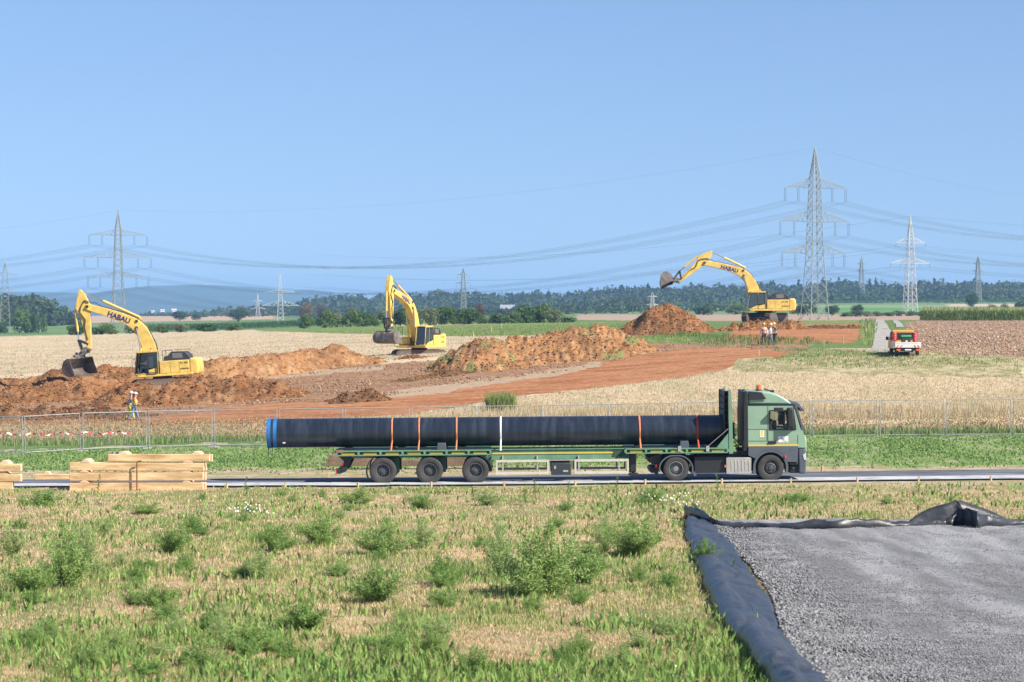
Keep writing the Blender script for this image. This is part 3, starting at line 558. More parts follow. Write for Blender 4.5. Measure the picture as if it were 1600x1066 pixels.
for px, yb, D, hp, wp, pr, l in [(281, 499, 1400, 13, 20, TRD, 'lone dark tree in front of the brown field right of the left pylon'), (307, 499, 1400, 9, 11, TRD, 'smaller lone dark tree in front of the far brown field'), (748, 499, 760, 22, 22, TRR, 'dark red leaved tree behind the hedge row'), (500, 497, 1200, 17, 20, TRR, 'reddish tree at the forest edge left of the middle excavator'), (514, 503, 1150, 10, 18, TRR, 'low purple red tree above the hedge left of the middle excavator'), (550, 500, 1150, 20, 18, TRY, 'yellow brown tree above the hedge row'), (478, 500, 1250, 27, 24, TRY, 'tall brownish oak right of the two-armed left pylon'),
                                 (372, 497, 1300, 15, 30, TRD, 'broad dark tree left of the white pylon'), (1247, 492, 900, 14, 20, TRD, 'dark tree left of the big pylon foot'), (1262, 492, 900, 20, 26, TRD, 'large dark tree behind the big pylon foot'), (1300, 491, 880, 14, 22, TRD, 'dark tree right of the big pylon foot'), (1339, 488, 900, 12, 18, TRD, 'single round dark bush tree between the two right pylons'), (1518, 476, 1250, 18, 20, TRD, 'lone round dark tree on the field right of the white pylon'), (1553, 485, 1000, 9, 18, BU[0], 'left pale bush of the pair above the maize'), (1568, 484, 1010, 9, 18, BU[0], 'right pale bush of the pair above the maize'), (1594, 485, 1000, 14, 18, TRD, 'dark tree at the right edge above the maize'),
                                 (1100, 490, 1000, 14, 30, BU[1], 'round dark bush left of the right excavator cab'), (1150, 491, 1000, 16, 34, BU[0], 'green bush behind the right excavator boom foot'), (1195, 490, 1000, 14, 34, BU[1], 'dark bush behind the right excavator')]:
    put_tree(pr, px, yb, D, hp, wp, l, cat='tree')
for i, px in enumerate(range(1320, 1460, 17)):   # scrub line under the green field
    put_tree(BU[i % 3], px, 494, 800 + i * 4, 6 + (i * 7) % 4, 22, f'low scrub bush, {["one", "two", "three", "four", "five", "six", "seven", "eight", "nine"][i]} right of the big pylon foot', 'low scrub bushes below the right green field')

# ---------------------------------------------------------------- far houses
def house(px, py, D, w_, h_, label, wall=(.6, .56, .5), roof=(.25, .13, .1), rh=.45):
    p = P(px, py, D); gg = G1(px, D); p.z = min(p.z, gg.z + 1) if D < 2500 else p.z; r = empty('house', p); x = w_ / 2; d = w_ * .4
    b = MB(); b.box(-x, x, -d, d, -1, h_); b.build('wall', mat('wall%d' % int(wall[0] * 100), wall, .9, var=.15), r)
    a = MB(); a.add([(-x - .3, -d - .4, h_), (x + .3, -d - .4, h_), (x + .3, 0, h_ + w_ * rh), (-x - .3, 0, h_ + w_ * rh), (-x - .3, d + .4, h_), (x + .3, d + .4, h_)], [(0, 1, 2, 3), (3, 2, 5, 4), (0, 3, 4), (1, 5, 2), (0, 4, 5, 1)]); a.build('roof', mat('roof%d' % int(roof[0] * 100), roof, .85, var=.3), r, smooth=0)
    for k in range(3):
        c = MB().box(-x + w_ * (.15 + .28 * k), -x + w_ * (.28 + .28 * k), -d - .04, -d + .1, h_ * .35, h_ * .75); c.build('window', mat('far_glass', (.05, .06, .08), .2), r, smooth=0)
    return tag(r, label, 'house')
house(793, 480, 1480, 9, 2.4, 'small house with a grey blue roof half hidden above the thicket', (.35, .2, .16), (.3, .31, .36), .3)
house(46, 494, 1000, 2.5, 3.2, 'small white house beside the far left pylon', (.75, .75, .72), (.7, .7, .68), .1)
house(239, 488, 3000, 4, 1.4, 'left white building at the foot of the blue hills', (.8, .8, .8), (.75, .75, .75), .2)
house(254, 486.5, 3000, 5, 1.4, 'middle white building at the foot of the blue hills', (.8, .8, .8), (.75, .75, .75), .2)
house(272, 486, 3000, 6, 1.6, 'right white building at the foot of the blue hills', (.8, .8, .8), (.75, .75, .75), .2)

# ---------------------------------------------------------------- pylons
M_steel = mat('galvanised', (.27, .29, .27), .55, .35, var=.2, scale=.5); M_steelw = mat('pale_steel', (.50, .52, .51), .6, .2, var=.15, scale=.5)
M_insul = mat('insulator', (.10, .09, .085), .35); M_wire = mat('aluminium_wire', (.14, .15, .16), .5, .5)
ATT = {}
def pylon(key, px, ytop, ybase, D, arms, label, bw, mast=None, yaw=.4, thick=.12, m=None, group=None, drop=3.6, insul=True):
    """arms: (row of lower chord, half-length in photo pixels left, right, arm depth px, attachment fractions)"""
    g = G1(px, D); s = F / D; zt = CZ - D * (ytop - HZ) / F - g.z; m = m or M_steel
    root = empty('pylon', g, (0, 0, yaw)); tag(root, label, 'pylon', group); cw, sw_ = math.cos(yaw), math.sin(yaw)
    arm_z = [CZ - D * (a[0] - HZ) / F - g.z for a in arms]; zlow = arm_z[-1]; ztop = arm_z[0]
    def half(z):
        bt = bw * .30
        if z < zlow: return bw / 2 + (bt - bw / 2) * (z / zlow) ** .85
        zz = ztop + arms[0][3] / s
        return bt * (1 - .35 * (z - zlow) / max(1, zz - zlow)) if z < zz else max(.06, bt * .65 * (1 - (z - zz) / (zt - zz)))
    b = MB(); zs = [0]; z = 0
    while z < zt - .8:
        z += max(1.1, half(z) * 1.55); zs.append(min(z, zt))
    zs[-1] = zt; cn = [(1, 1), (1, -1), (-1, -1), (-1, 1)]
    for z0, z1 in zip(zs[:-1], zs[1:]):
        h0, h1 = half(z0), half(z1)
        for i in range(4):
            c0, c1 = cn[i], cn[(i + 1) % 4]
            b.bar((c0[0] * h0, c0[1] * h0, z0), (c0[0] * h1, c0[1] * h1, z1), thick * 1.5)
            b.bar((c0[0] * h0, c0[1] * h0, z0), (c1[0] * h1, c1[1] * h1, z1), thick * .75); b.bar((c1[0] * h0, c1[1] * h0, z0), (c0[0] * h1, c0[1] * h1, z1), thick * .75)
        if half(z0) < bw * .31: b.bar((h0, -h0, z0), (h0, h0, z0), thick * .7); b.bar((-h0, -h0, z0), (-h0, h0, z0), thick * .7)
    for c in cn: b.box(c[0] * bw / 2 - .35, c[0] * bw / 2 + .35, c[1] * bw / 2 - .35, c[1] * bw / 2 + .35, -1.5, .25)
    b.build('mast', m, root, smooth=0); ATT[key] = [g + Vector((0, 0, zt))]
    for (yr, L0, L1, dp, fr), za in zip(arms, arm_z):
        hd = dp / s; a = MB(); ins = MB(); hw = half(za)
        for sgn, Lp in ((-1, L0), (1, L1)):
            L = Lp / s / cw; n = max(3, int((L - hw) / 1.5)); tipp = Vector((sgn * L, 0, za + .15))
            for q in (-1, 1):
                lo = Vector((sgn * hw, q * hw, za)); hi = Vector((sgn * hw, q * hw * .8, za + hd)); a.bar(lo, tipp, thick); a.bar(hi, tipp, thick)
                for i in range(n):
                    f0, f1 = i / n, (i + 1) / n; a.bar(lo.lerp(tipp, f0), hi.lerp(tipp, (f0 + f1) / 2), thick * .6); a.bar(hi.lerp(tipp, (f0 + f1) / 2), lo.lerp(tipp, f1), thick * .6)
            for i in range(1, n): f0 = i / n; a.bar(Vector((sgn * hw, -hw, za)).lerp(tipp, f0), Vector((sgn * hw, hw, za)).lerp(tipp, f0), thick * .6)
            for f in fr:
                x = sgn * L * f; ps = []
                for dx in ((-.22, .22) if drop > 2 else (0,)):
                    if insul: ins = MB(); ins.tube([(x + dx, 0, za), (x + dx, 0, za - drop)], .035 if drop > 2 else .04, 6); [ins.cyl((x + dx, 0, za - drop * q / 7), (x + dx, 0, za - drop * q / 7 - .12), .10, .06, 8) for q in range(1, 7)]; ins.build('insulator', M_insul, root)
                ATT[key].append(g + Vector((x * cw, x * sw_, za - drop)))
        a.build('crossarm', m, root, smooth=0)
    return root
pylon('M', 1273, 231, 502, 600, [(294, 49, 51, 15, (1., .56)), (347, 57, 56, 17, (1., .6)), (396, 54, 49, 15, (1., .6))], 'tallest grey lattice pylon with three crossarms behind the right excavator', 5.6, thick=.115)
pylon('L', 185, 328, 523, 839, [(368, 42, 42, 9, (1., .56)), (403, 49, 48, 9, (1., .6)), (434, 44, 44, 8, (1., .6))], 'tall grey lattice pylon with three crossarms behind the left excavator', 5.0, thick=.13)
pylon('W', 1422, 338, 494, 900, [(380, 24, 25, 9, (1.,)), (412, 32, 32, 9, (1., .5))], 'pale two-armed lattice pylon right of the tallest pylon', 4.6, thick=.13, m=M_steelw, drop=1.4, yaw=.3)
pylon('K', 438, 428, 514, 1000, [(457, 23, 23, 4, (1.,)), (478, 28, 29, 8, (1., .5))], 'small white two-armed pylon at the edge of the far maize', 3.4, thick=.15, m=M_steelw, drop=1.2, yaw=.15, insul=False)
pylon('E', 8, 411, 515, 900, [(430, 19, 19, 4, (1.,)), (455, 20, 20, 4, (1.,))], 'grey pylon at the left edge of the picture', 4.2, thick=.13, drop=1.3, yaw=.2, insul=False)
pylon('C', 724, 420, 505, 1100, [(430, 9, 9, 2, (1.,)), (443, 11, 11, 2, (1.,))], 'slim far pylon rising behind the hedge row', 3.0, thick=.13, drop=2, yaw=.2)
pylon('S', 403, 459, 498, 1700, [(471, 8, 8, 2, (1.,)), (483, 12, 12, 3, (1.,))], 'tiny pale pylon left of the white pylon, before the forest', 3.5, thick=.15, m=M_steelw, drop=1.5, yaw=.2, insul=False)
pylon('D', 1019, 457, 497, 1100, [(464, 8, 8, 2, (1.,)), (477, 10, 10, 2, (1.,))], 'tiny pale pylon below the raised excavator bucket', 3.0, thick=.12, m=M_steelw, drop=1.5, yaw=.2, insul=False)
pylon('F', 1346, 400, 472, 2200, [(413, 7, 7, 2, (1.,)), (423, 7, 7, 2, (1.,))], 'faint far pylon on the forest skyline between the two right pylons', 5.0, thick=.28, drop=2, yaw=.2, insul=False)
pylon('G', 1528, 400, 467, 1740, [(412, 8, 8, 2, (1.,)), (424, 10, 10, 2, (1.,))], 'faint far pylon before the forest at right', 4.4, thick=.24, drop=2, yaw=.2, insul=False)
def line(p, q, sag, label, r=.045, twin=.0):
    b = MB(); n = 28
    for o in ((0,) if not twin else (-twin, twin)):
        pts = [p.lerp(q, i / n) + Vector((0, 0, -4 * sag * (i / n) * (1 - i / n) + o)) for i in range(n + 1)]; b.tube(pts, r, 3)
    o = b.build('power_line', M_wire, smooth=0); return tag(o, label, 'power line', 'power lines between the pylons')
M_, L_ = ATT['M'], ATT['L']   # [top, arm1 left outer, left inner, right outer, right inner, arm2 ..., arm3 ...]
lv = ['', 'top', 'top', 'top', 'top', 'middle', 'middle', 'middle', 'middle', 'lowest', 'lowest', 'lowest', 'lowest']; ps = ['', 'left outer', 'left inner', 'right outer', 'right inner'] + ['left outer', 'left inner', 'right outer', 'right inner'] * 2
off = L_[0] - M_[0]; offr = Vector((150, 260, -2))
for i in range(13):
    nm = 'peak' if i == 0 else f'{lv[i]} crossarm {ps[i]} end'
    line(L_[i], M_[i], 6 if i == 0 else 12.5, f'sagging wire between the two tallest pylons, {nm}s', .018 if i == 0 else .026, 0 if i == 0 else .2)
    line(M_[i], M_[i] + offr, 3.5, f'wire leaving right from tallest pylon {nm}', .018 if i == 0 else .026, 0 if i == 0 else .2)
    line(L_[i], L_[i] + Vector((-230, 90, -2)), 9, f'wire leaving left from left tall pylon {nm}', .018 if i == 0 else .026, 0 if i == 0 else .2)
for k, (dx, dy, dz), t_, sg in (('W', (330, 20, -2), 'right out of the picture', 7), ('W', (-280, 500, -2), 'away to the left', 8), ('E', (-300, 40, 0), 'left out of the picture', 8)):
    for i in range(0, len(ATT[k])):
        line(ATT[k][i], ATT[k][i] + Vector((dx, dy, dz)), sg, f'thin {["peak", "first", "second", "third", "fourth", "fifth", "sixth", "seventh"][i]} wire {t_} from {"pale two-armed" if k == "W" else "left edge"} pylon', .03)

# ---------------------------------------------------------------- spoil heaps
M_soil = attrmat('soil', .95, .32, 3.5)
bpn = M_soil.node_tree; n2 = node(bpn, 'ShaderNodeTexNoise'); n2.inputs['Scale'].default_value = 9; n2.inputs['Detail'].default_value = 9; n2.inputs['Roughness'].default_value = .75
bpn.links.new([x for x in bpn.nodes if x.type == 'TEX_COORD'][0].outputs['Object'], n2.inputs[0]); bb = node(bpn, 'ShaderNodeBump'); bb.inputs['Strength'].default_value = .9; bb.inputs['Distance'].default_value = .15
bpn.links.new(n2.outputs['Fac'], bb.inputs['Height']); bpn.links.new(bb.outputs[0], bpn.nodes['Principled BSDF'].inputs['Normal'])
def mound(ridge, slope, label, cols, rough=.35, name='spoil_heap', cat='spoil heap', step=.13, fx=1., grassy=0, lump=1500, gully=.5):
    pts = []
    for (x0, y0, d0), (x1, y1, d1) in zip(ridge[:-1], ridge[1:]):
        a, b = P(x0, y0, d0), P(x1, y1, d1); n = max(2, int((b - a).length / .8)); pts += [a.lerp(b, i / n) for i in range(n)]
    pts.append(P(*ridge[-1])); pts = np.array([tuple(p) for p in pts])
    pts[:, 2] += (fbm(pts[:, 0] * .6, pts[:, 1] * .6, 3) - .5) * rough * .8
    hm_ = np.max(pts[:, 2] - H(pts[:, 0], pts[:, 1])); pad = hm_ / slope * 1.25 + 2
    xs = np.arange(pts[:, 0].min() - pad, pts[:, 0].max() + pad, step); ysd = np.arange(pts[:, 1].min() - pad, pts[:, 1].max() + pad, step * 1.3)
    X, Y = np.meshgrid(xs, ysd); wx = X + (fbm(X * .5, Y * .5, 3) - .5) * 1.6; wy = Y + (fbm(X * .5 + 30, Y * .5, 3) - .5) * 1.6
    best = np.full(X.shape, -99.); gnd = H(X, Y)
    for p in pts:
        d = np.sqrt((wx - p[0]) ** 2 + (wy - p[1]) ** 2 + .25) - .4; best = np.maximum(best, p[2] - slope * d - .02 * d * d)
    hgt = best - gnd
    nz = (fbm(X * .8 + 5, Y * .8, 4, .6) - .5) * rough * 1.5 + (np.abs(fbm(X * .45 + 2, Y * .45, 3) - .5) - .12) * rough * 2.2 + (fbm(X * 3.1, Y * 1.2, 4, .7) - .5) * rough * gully * 1.6 + (fbm(X * 6.5, Y * 5, 2) - .5) * rough * .5
    z = best + nz * np.clip(hgt / .6, 0, 1) ** .5 - .03
    keep = z > gnd - .25; z = np.maximum(z, gnd - .3)
    C = np.array(cols[0]) * np.ones(X.shape + (3,)); k2 = sm(fbm(X * .6, Y * .6 + 8, 4, .65)[..., None], .42, .62); C = C * (1 - k2 * .8) + np.array(cols[1]) * k2 * .8
    k3 = sm(fbm(X * 2.2, Y * 1.1 + 20, 3, .7)[..., None], .55, .7) * .6; C = C * (1 - k3) + np.array(cols[2]) * k3
    if grassy: k4 = sm(fbm(X * .9 + 60, Y * .9, 3, .6)[..., None], .62, .68) * grassy; C = C * (1 - k4) + np.array((.16, .2, .07)) * k4
    ix = np.arange(X.size).reshape(X.shape); q = np.stack([ix[:-1, :-1], ix[:-1, 1:], ix[1:, 1:], ix[1:, :-1]], -1).reshape(-1, 4); kf = keep.ravel()[q].any(1); q = q[kf]
    u, inv = np.unique(q, return_inverse=True); V = np.stack([X, Y, z], -1).reshape(-1, 3)[u]; inv = inv.reshape(q.shape)
    j = rng.integers(0, len(V), lump); j = j[(V[j, 2] > H(V[j, 0], V[j, 1]) - .02)]; rr = .03 + .13 * rng.random(len(j)) ** 3
    LV = (_oc[None] * rr[:, None, None] * (.6 + .8 * rng.random((len(j), 6, 1))) * np.array([1, 1, .75])) + V[j][:, None] + np.array([0, 0, .02])
    cc = C.reshape(-1, 3)[u]; off_ = len(V); LF = (np.arange(len(j))[:, None, None] * 6 + _of[None]).reshape(-1, 3) + off_; LF = np.concatenate([LF, LF[:, :1]], 1)
    me_cols = np.concatenate([cc, np.repeat(vary(cc[j], len(j), .3), 6, axis=0)])
    V2 = np.concatenate([V, LV.reshape(-1, 3)]); me = bpy.data.meshes.new(name)
    me.from_pydata(V2.tolist(), [], inv.tolist() + [tuple(f[:3]) for f in LF.tolist()]); me.update()
    sm_ = np.zeros(len(me.polygons), bool); sm_[:len(inv)] = True; me.polygons.foreach_set('use_smooth', sm_)
    a = me.color_attributes.new('Col', 'FLOAT_COLOR', 'POINT'); c4 = np.ones((len(V2), 4), np.float32); c4[:, :3] = me_cols; a.data.foreach_set('color', c4.ravel()); me.materials.append(M_soil)
    o = bpy.data.objects.new(name, me); COL.objects.link(o); return tag(o, label, cat)
BR = [(.275, .130, .055), (.165, .078, .034), (.36, .215, .115)]; DK = [(.20, .10, .046), (.125, .064, .033), (.30, .185, .105)]; OR = [(.36, .185, .082), (.23, .115, .052), (.44, .285, .16)]
D1_ = 184
mound([(-60, 596, 185), (0, 592, D1_), (39, 590, D1_), (66, 586, D1_), (87, 580, D1_), (105, 575, D1_), (125, 577, D1_ + 1), (150, 586, D1_ + 3)], .30, 'low brown soil heap under the bucket of the left excavator', BR, .4)
mound([(-60, 607, 172), (40, 604, 173), (85, 600, 174), (115, 597, 175), (150, 604, 175), (185, 612, 174)], .27, 'front shoulder of the soil bank left of the two workers', BR, .5, lump=3000)
mound([(160, 574, 186), (184, 570, 187), (212, 572, 188)], .5, 'brown soil heap between left excavator cab and its arm', BR, .35)
mound([(325, 561, 190), (354, 557, 191), (394, 556, 192), (437, 551, 195), (479, 545, 198), (521, 539, 200), (535, 545, 200), (569, 554, 200), (586, 561, 200)], .5, 'long brown soil ridge behind and right of the left excavator', OR, .4)
mound([(200, 612, 165), (225, 603, 166), (262, 599, 166), (302, 593, 167), (341, 588, 168), (394, 590, 169), (420, 596, 169), (440, 605, 168), (462, 617, 166)], .29, 'broad reddish soil heap in front of the left excavator tracks', BR, .55, lump=3500)
mound([(0, 640, 152), (80, 636, 152), (150, 640, 152), (236, 645, 152)], .25, 'low rough bank of dark mud left of the two workers', DK, .5, lump=4000)
mound([(628, 559, 203), (653, 555, 204), (681, 557, 204), (700, 566, 202)], .3, 'reddish mound in front of the middle excavator tracks', BR, .35)
mound([(545, 610, 160), (575, 608, 160), (590, 612, 160)], .45, 'small heap of dark clods in the middle of the soil works', DK, .5, lump=900)
mound([(640, 590, 178), (690, 583, 180), (720, 580, 182)], .25, 'flat brown soil patch below the middle excavator', DK, .35)
mound([(754, 525, 187), (776, 534, 188), (797, 533, 188), (815, 525, 189), (839, 528, 190), (866, 514, 191), (882, 519, 191), (914, 510, 192), (927, 514, 193), (943, 511, 194), (963, 514, 195), (983, 523, 196), (1008, 538, 197)], .55, 'large ridge of orange brown spoil with several peaks behind the pipe', OR, .5, grassy=.8, lump=6000, gully=.8)
mound([(700, 596, 176), (800, 588, 181), (900, 576, 187), (1000, 562, 192), (1080, 548, 196)], .22, 'low rough bank of pale clods in front of the large spoil ridge', OR, .4, lump=6000)
mound([(1034, 476, 231), (1045, 472, 231), (1053, 478, 231)], .66, 'tall cone of brown spoil under the raised bucket of the right excavator', BR, .35, lump=4000, gully=.5)
mound([(1075, 500, 231), (1101, 512, 231), (1120, 520, 233)], .4, 'low tail of brown soil right of the tall spoil cone', BR, .4)
mound([(1122, 512, 233), (1147, 505, 233), (1176, 503, 233), (1204, 504, 233), (1222, 501, 234), (1241, 506, 235)], .5, 'brown berm of lumpy soil under the right excavator tracks', BR, .5, lump=3000)
mound([(1241, 507, 238), (1300, 507, 241), (1343, 507, 243)], .9, 'dark cut edge of topsoil behind the orange excavated square', DK, .3, lump=1500)
# ---------------------------------------------------------------- black liner round the gravel pad
M_liner = mat('liner', (.015, .019, .027), .36, spec=.45, var=.4, scale=1.5, bump=.5, bscale=3.5, col2=(.05, .05, .055))
liner = empty('plastic_liner', tuple(ground_at(1085, 815, d0=20))); tag(liner, 'black plastic ground liner folded up round two edges of the grey gravel pad', 'plastic sheet')
lo0 = liner.location.copy()
def ribbon(name, A, B, prof, hs, nfold, seed):
    """cross-section from ground line A to ground line B; prof = (t, height) curve, hs = height along"""
    A = dens(A, 170); B = dens(B, 170); n = len(A); s = np.linspace(0, 1, n); T = np.linspace(0, 1, 22); V = []
    hh = np.interp(s, np.linspace(0, 1, len(hs)), hs)
    for i in range(n):
        for t in T:
            x, y = A[i] * (1 - t) + B[i] * t; f = np.interp(t, [p[0] for p in prof], [p[1] for p in prof])
            fo = (float(fbm(s[i] * nfold + seed, t * 2.0 + seed, 4, .6)) - .5)
            z = float(H(x, y)) + .07 + hh[i] * f * (1 + fo * .7) + fo * .07 * min(1, t * 4) * min(1, (1 - t) * 4 + .25)
            z -= .045 * max(0, 1 - abs(float(fbm(s[i] * nfold * 1.6 + seed, t * 1.6 + s[i] * 7, 3)) - .5) * 14) * min(1, t * 5)
            V.append((x + fo * .22, y + (float(fbm(s[i] * nfold + 9, t * 3, 3)) - .5) * .22, z))
    V = np.array(V) - np.array(lo0); ix = np.arange(len(V)).reshape(n, 22)
    Fq = np.stack([ix[:-1, :-1], ix[:-1, 1:], ix[1:, 1:], ix[1:, :-1]], -1).reshape(-1, 4)
    o = raw_mesh(name, V, Fq, M_liner, liner, smooth=True); sl = o.modifiers.new('t', 'SOLIDIFY'); sl.thickness = .008; return o
gxy = lambda L: [tuple(ground_at(*p, d0=12)[:2]) for p in L]
ribbon('side_flap', gxy([(1072, 806), (1070, 835), (1082, 868), (1100, 925), (1140, 990), (1178, 1050), (1200, 1085), (1230, 1130)]), gxy([(1112, 815), (1132, 842), (1172, 888), (1200, 935), (1222, 985), (1262, 1040), (1300, 1085), (1340, 1130)]),
       [(0, -.15), (.04, .35), (.12, .85), (.25, 1), (.5, .62), (.75, .28), (.95, .04), (1, -.25)], [.12, .13, .15, .17, .19, .20, .20, .20], 11, 1)
lowr = [(1072, 812), (1120, 826), (1200, 829), (1310, 830), (1420, 826), (1480, 824), (1500, 824), (1530, 828), (1600, 823), (1700, 822)]
A = gxy(lowr); B = [(x, y + .55) for x, y in A]
ribbon('end_flap', A, B, [(0, -.2), (.05, .5), (.15, .9), (.3, 1), (.5, .8), (.8, .3), (1, -.3)], [.32, .28, .13, .10, .11, .13, .2, .22, .13, .08, .10, .16, .26, .38, .46, .32, .15, .09, .07, .07], 30, 5)
# the tall fold: a crumpled cone of liner
b = MB(); g = ground_at(1498, 824, d0=20); px_ = [(-1.3, 0, .10), (-.9, .12, .40), (-.45, .1, .55), (-.1, .15, .62), (.0, .2, .72), (.12, .05, .54), (.36, -.1, .02)]
q = [(g.x + a, g.y + .15 + c, g.z + d) for a, c, d in px_]; q2 = [(x + .1, y + .55, H(x, y) - .02) for x, y, z in q]; q3 = [(.36, -.1, .02), (.12, .1, .54), (0, .2, .72), (.4, .25, .56), (.85, .25, .42), (1.4, .2, .16)]
q3 = [(g.x + a, g.y + .15 + c, g.z + d) for a, c, d in q3]; q4 = [(x, y + .5, H(x, y) - .02) for x, y, z in q3]; fr = [(x, y - .25, H(x, y) - .02) for x, y, z in q3]
def strip(P1, P2): n = len(P1); b.add([Vector(p) - lo0 for p in P1 + P2], [(i, i + 1, n + i + 1, n + i) for i in range(n - 1)])
strip(q, q2); strip(q3, q4); strip(q3, fr); strip([(g.x + a, g.y + c, g.z + .02) for a, c, d in px_], q)
o = b.build('fold', M_liner, liner, smooth=50); m = o.modifiers.new('s', 'SUBSURF'); m.levels = m.render_levels = 2; m = o.modifiers.new('t', 'SOLIDIFY'); m.thickness = .008

# ---------------------------------------------------------------- mobile wire fence
M_zinc = mat('zinc_tube', (.34, .36, .38), .6, .2, var=.15, scale=2); M_conc = mat('concrete_foot', (.32, .31, .29), .9, var=.2, scale=5)
FX = [(-56, 117.5, 717), (38, 116.5, 714), (128, 118.3, 705), (231, 120.2, 701), (334, 121, 699), (436, 121, 697.5), (539, 121, 696), (643, 121, 694.5), (747, 121, 693), (851, 121, 691.5), (955, 121, 690), (1059, 121, 688.5), (1163, 121, 687), (1269, 121, 685.5), (1374, 121, 685), (1478, 121, 684.5), (1583, 121, 684), (1688, 121, 683.5)]
def fence_panel(L):
    r = empty('wire_fence'); b = MB(); h = 2.0; b.cyl((.05, 0, .02), (.05, 0, h), .021, n=8); b.cyl((L - .05, 0, .02), (L - .05, 0, h), .021, n=8); b.cyl((.05, 0, h - .03), (L - .05, 0, h - .03), .021, n=8); b.cyl((.05, 0, .12), (L - .05, 0, .12), .021, n=8); b.build('frame', M_zinc, r)
    w_ = MB(); n = int(L / .1)
    for i in range(1, n): x = .05 + (L - .1) * i / n; w_.cyl((x, 0, .14), (x, 0, h - .04), .0028, n=3)
    for z in (.35, .6, 1.0, 1.35, 1.7, 1.85): w_.cyl((.06, 0, z), (L - .06, 0, z), .0028, n=3)
    w_.build('wire_mesh', M_zinc, r, smooth=0); return r
fp = fence_panel(3.5); fc = children(fp); FT = MB().box(-.33, .33, -.11, .11, 0, .13); FT.cyl((0, 0, .13), (0, 0, .17), .03)
ft0 = FT.build('concrete_block', M_conc, bevel=.03)
FW = ['', 'beside the left picture edge', 'with barrier tape behind it, left of the timber stack', 'in front of the two workers', 'right of the two workers', 'above the left end of the pipe', 'above the pipe, second from its left end', 'above the leftmost strap of the pipe', 'above the third strap', 'behind the white strap',
      'above the bare middle of the pipe, left', 'above the bare middle of the pipe, right', 'behind the headboard end of the pipe', 'behind the truck cab', 'first right of the truck cab', 'second right of the truck cab', 'third right of the truck cab', 'cut by the right picture edge']
FW[0] = 'outside'
for i in range(len(FX) - 1):
    (a, Da, ya), (c, Dc, yc) = FX[i], FX[i + 1]; p, q = P(a, ya, Da), P(c, yc, Dc); p.z = max(p.z, float(H(p.x, p.y)) - .05); q.z = max(q.z, float(H(q.x, q.y)) - .05); d = q - p
    o = fp if i == 0 else copy_tree(fp, kids=fc); o.location = p; o.rotation_euler = (0, -math.atan2(d.z, d.xy.length), math.atan2(d.y, d.x)); o.scale = (d.length / 3.56, 1, 1)
    tag(o, f'wire fence panel {FW[i + 1]}', 'fence panel', 'mobile wire fence panels')
    f = ft0 if i == 0 else copy_tree(ft0); f.location = q - Vector((.03, 0, .10 - .02)); f.rotation_euler = (0, 0, math.atan2(d.y, d.x) + R(90) * .0 + random.uniform(-.1, .1)); tag(f, f'concrete foot, right of panel {FW[i + 1]}', 'fence foot', 'concrete feet of the wire fence')
# spare feet lying left
for k, px in enumerate((172, 180, 187)):
    f = copy_tree(ft0); f.location = G1(px, 113.5 - k * .1) + Vector((0, 0, .03)); f.rotation_euler = (0, 0, .4 * k); f.scale = (.45, 1, 1); tag(f, f'loose grey block lying in the crop below the workers, {["left", "middle", "right"][k]} one', 'concrete block', 'loose blocks below the workers')
# barrier tape
M_red = mat('tape_red', (.6, .03, .025), .5); M_whi = mat('tape_white', (.78, .78, .76), .5)
tb = MB(); pts = []
for i in range(90):
    px = -20 + i * 2.5; y = 680 - i * .045 + 1.6 * math.sin(i * .37) + 1.0 * math.sin(i * .9); pts.append(P(px, y, 122.6 + .25 * math.sin(i * .5)))
for i in range(len(pts) - 1):
    tw = .018 + .03 * abs(math.sin(i * .6)); a, c = pts[i], pts[i + 1]; up = Vector((0, .03 * math.sin(i), tw))
    tb.add([a - up, c - up, c + up, a + up, a - up + Vector((0, .004, 0)), c - up + Vector((0, .004, 0)), c + up + Vector((0, .004, 0)), a + up + Vector((0, .004, 0))], [(0, 1, 2, 3), (7, 6, 5, 4)], (i // 3) % 2)
o = tb.build('barrier_tape', [M_whi, M_red], smooth=0); tag(o, 'red and white barrier tape sagging low behind the left fence panels', 'barrier tape')

# ---------------------------------------------------------------- wooden pegs
M_peg = mat('peg_wood', (.62, .44, .22), .8, var=.3, scale=8); M_pegt = mat('peg_top', (.1, .3, .25), .7)
def peg(px, py, D, hp, label, group='wooden marker pegs along the haul road', w_=.045):
    g = G1(px, D); h = hp / F * D; b = MB(); b.add([(-w_ / 2, -w_ / 2, h - .01), (w_ / 2, -w_ / 2, h), (w_ / 2, w_ / 2, h), (-w_ / 2, w_ / 2, h - .01), (-w_ / 2, -w_ / 2, 0), (w_ / 2, -w_ / 2, 0), (w_ / 2, w_ / 2, 0), (-w_ / 2, w_ / 2, 0), (0, 0, -.15)], [(0, 1, 2, 3), (4, 5, 1, 0), (5, 6, 2, 1), (6, 7, 3, 2), (7, 4, 0, 3), (5, 4, 8), (6, 5, 8), (7, 6, 8), (4, 7, 8)])
    o = b.build('wooden_peg', M_peg, smooth=0); o.location = g; o.rotation_euler = (random.uniform(-.06, .06), random.uniform(-.08, .08), random.random()); tag(o, label, 'peg', group)
for px, l in zip((354, 446, 559, 674, 788, 899, 1008, 1128, 1236, 1340, 1436, 1549), ('just right of the timber stack', 'under the left end of the pipe', 'left of the rearmost trailer wheel', 'in front of the middle trailer wheel', 'under the left end of the side guard', 'right of the black tool box', 'left of the truck drive wheel', 'below the aluminium step box', 'right of the truck front wheel', 'first right of the truck on the near road edge', 'second right of the truck on the near road edge', 'third right of the truck on the near road edge')):
    peg(px, 0, float(np.interp((px - 800) / F * 85, rx, ny_)) - .25, 8, f'short wooden peg on the near road edge {l}' if 'near road' not in l else f'short wooden peg {l}', w_=.06)
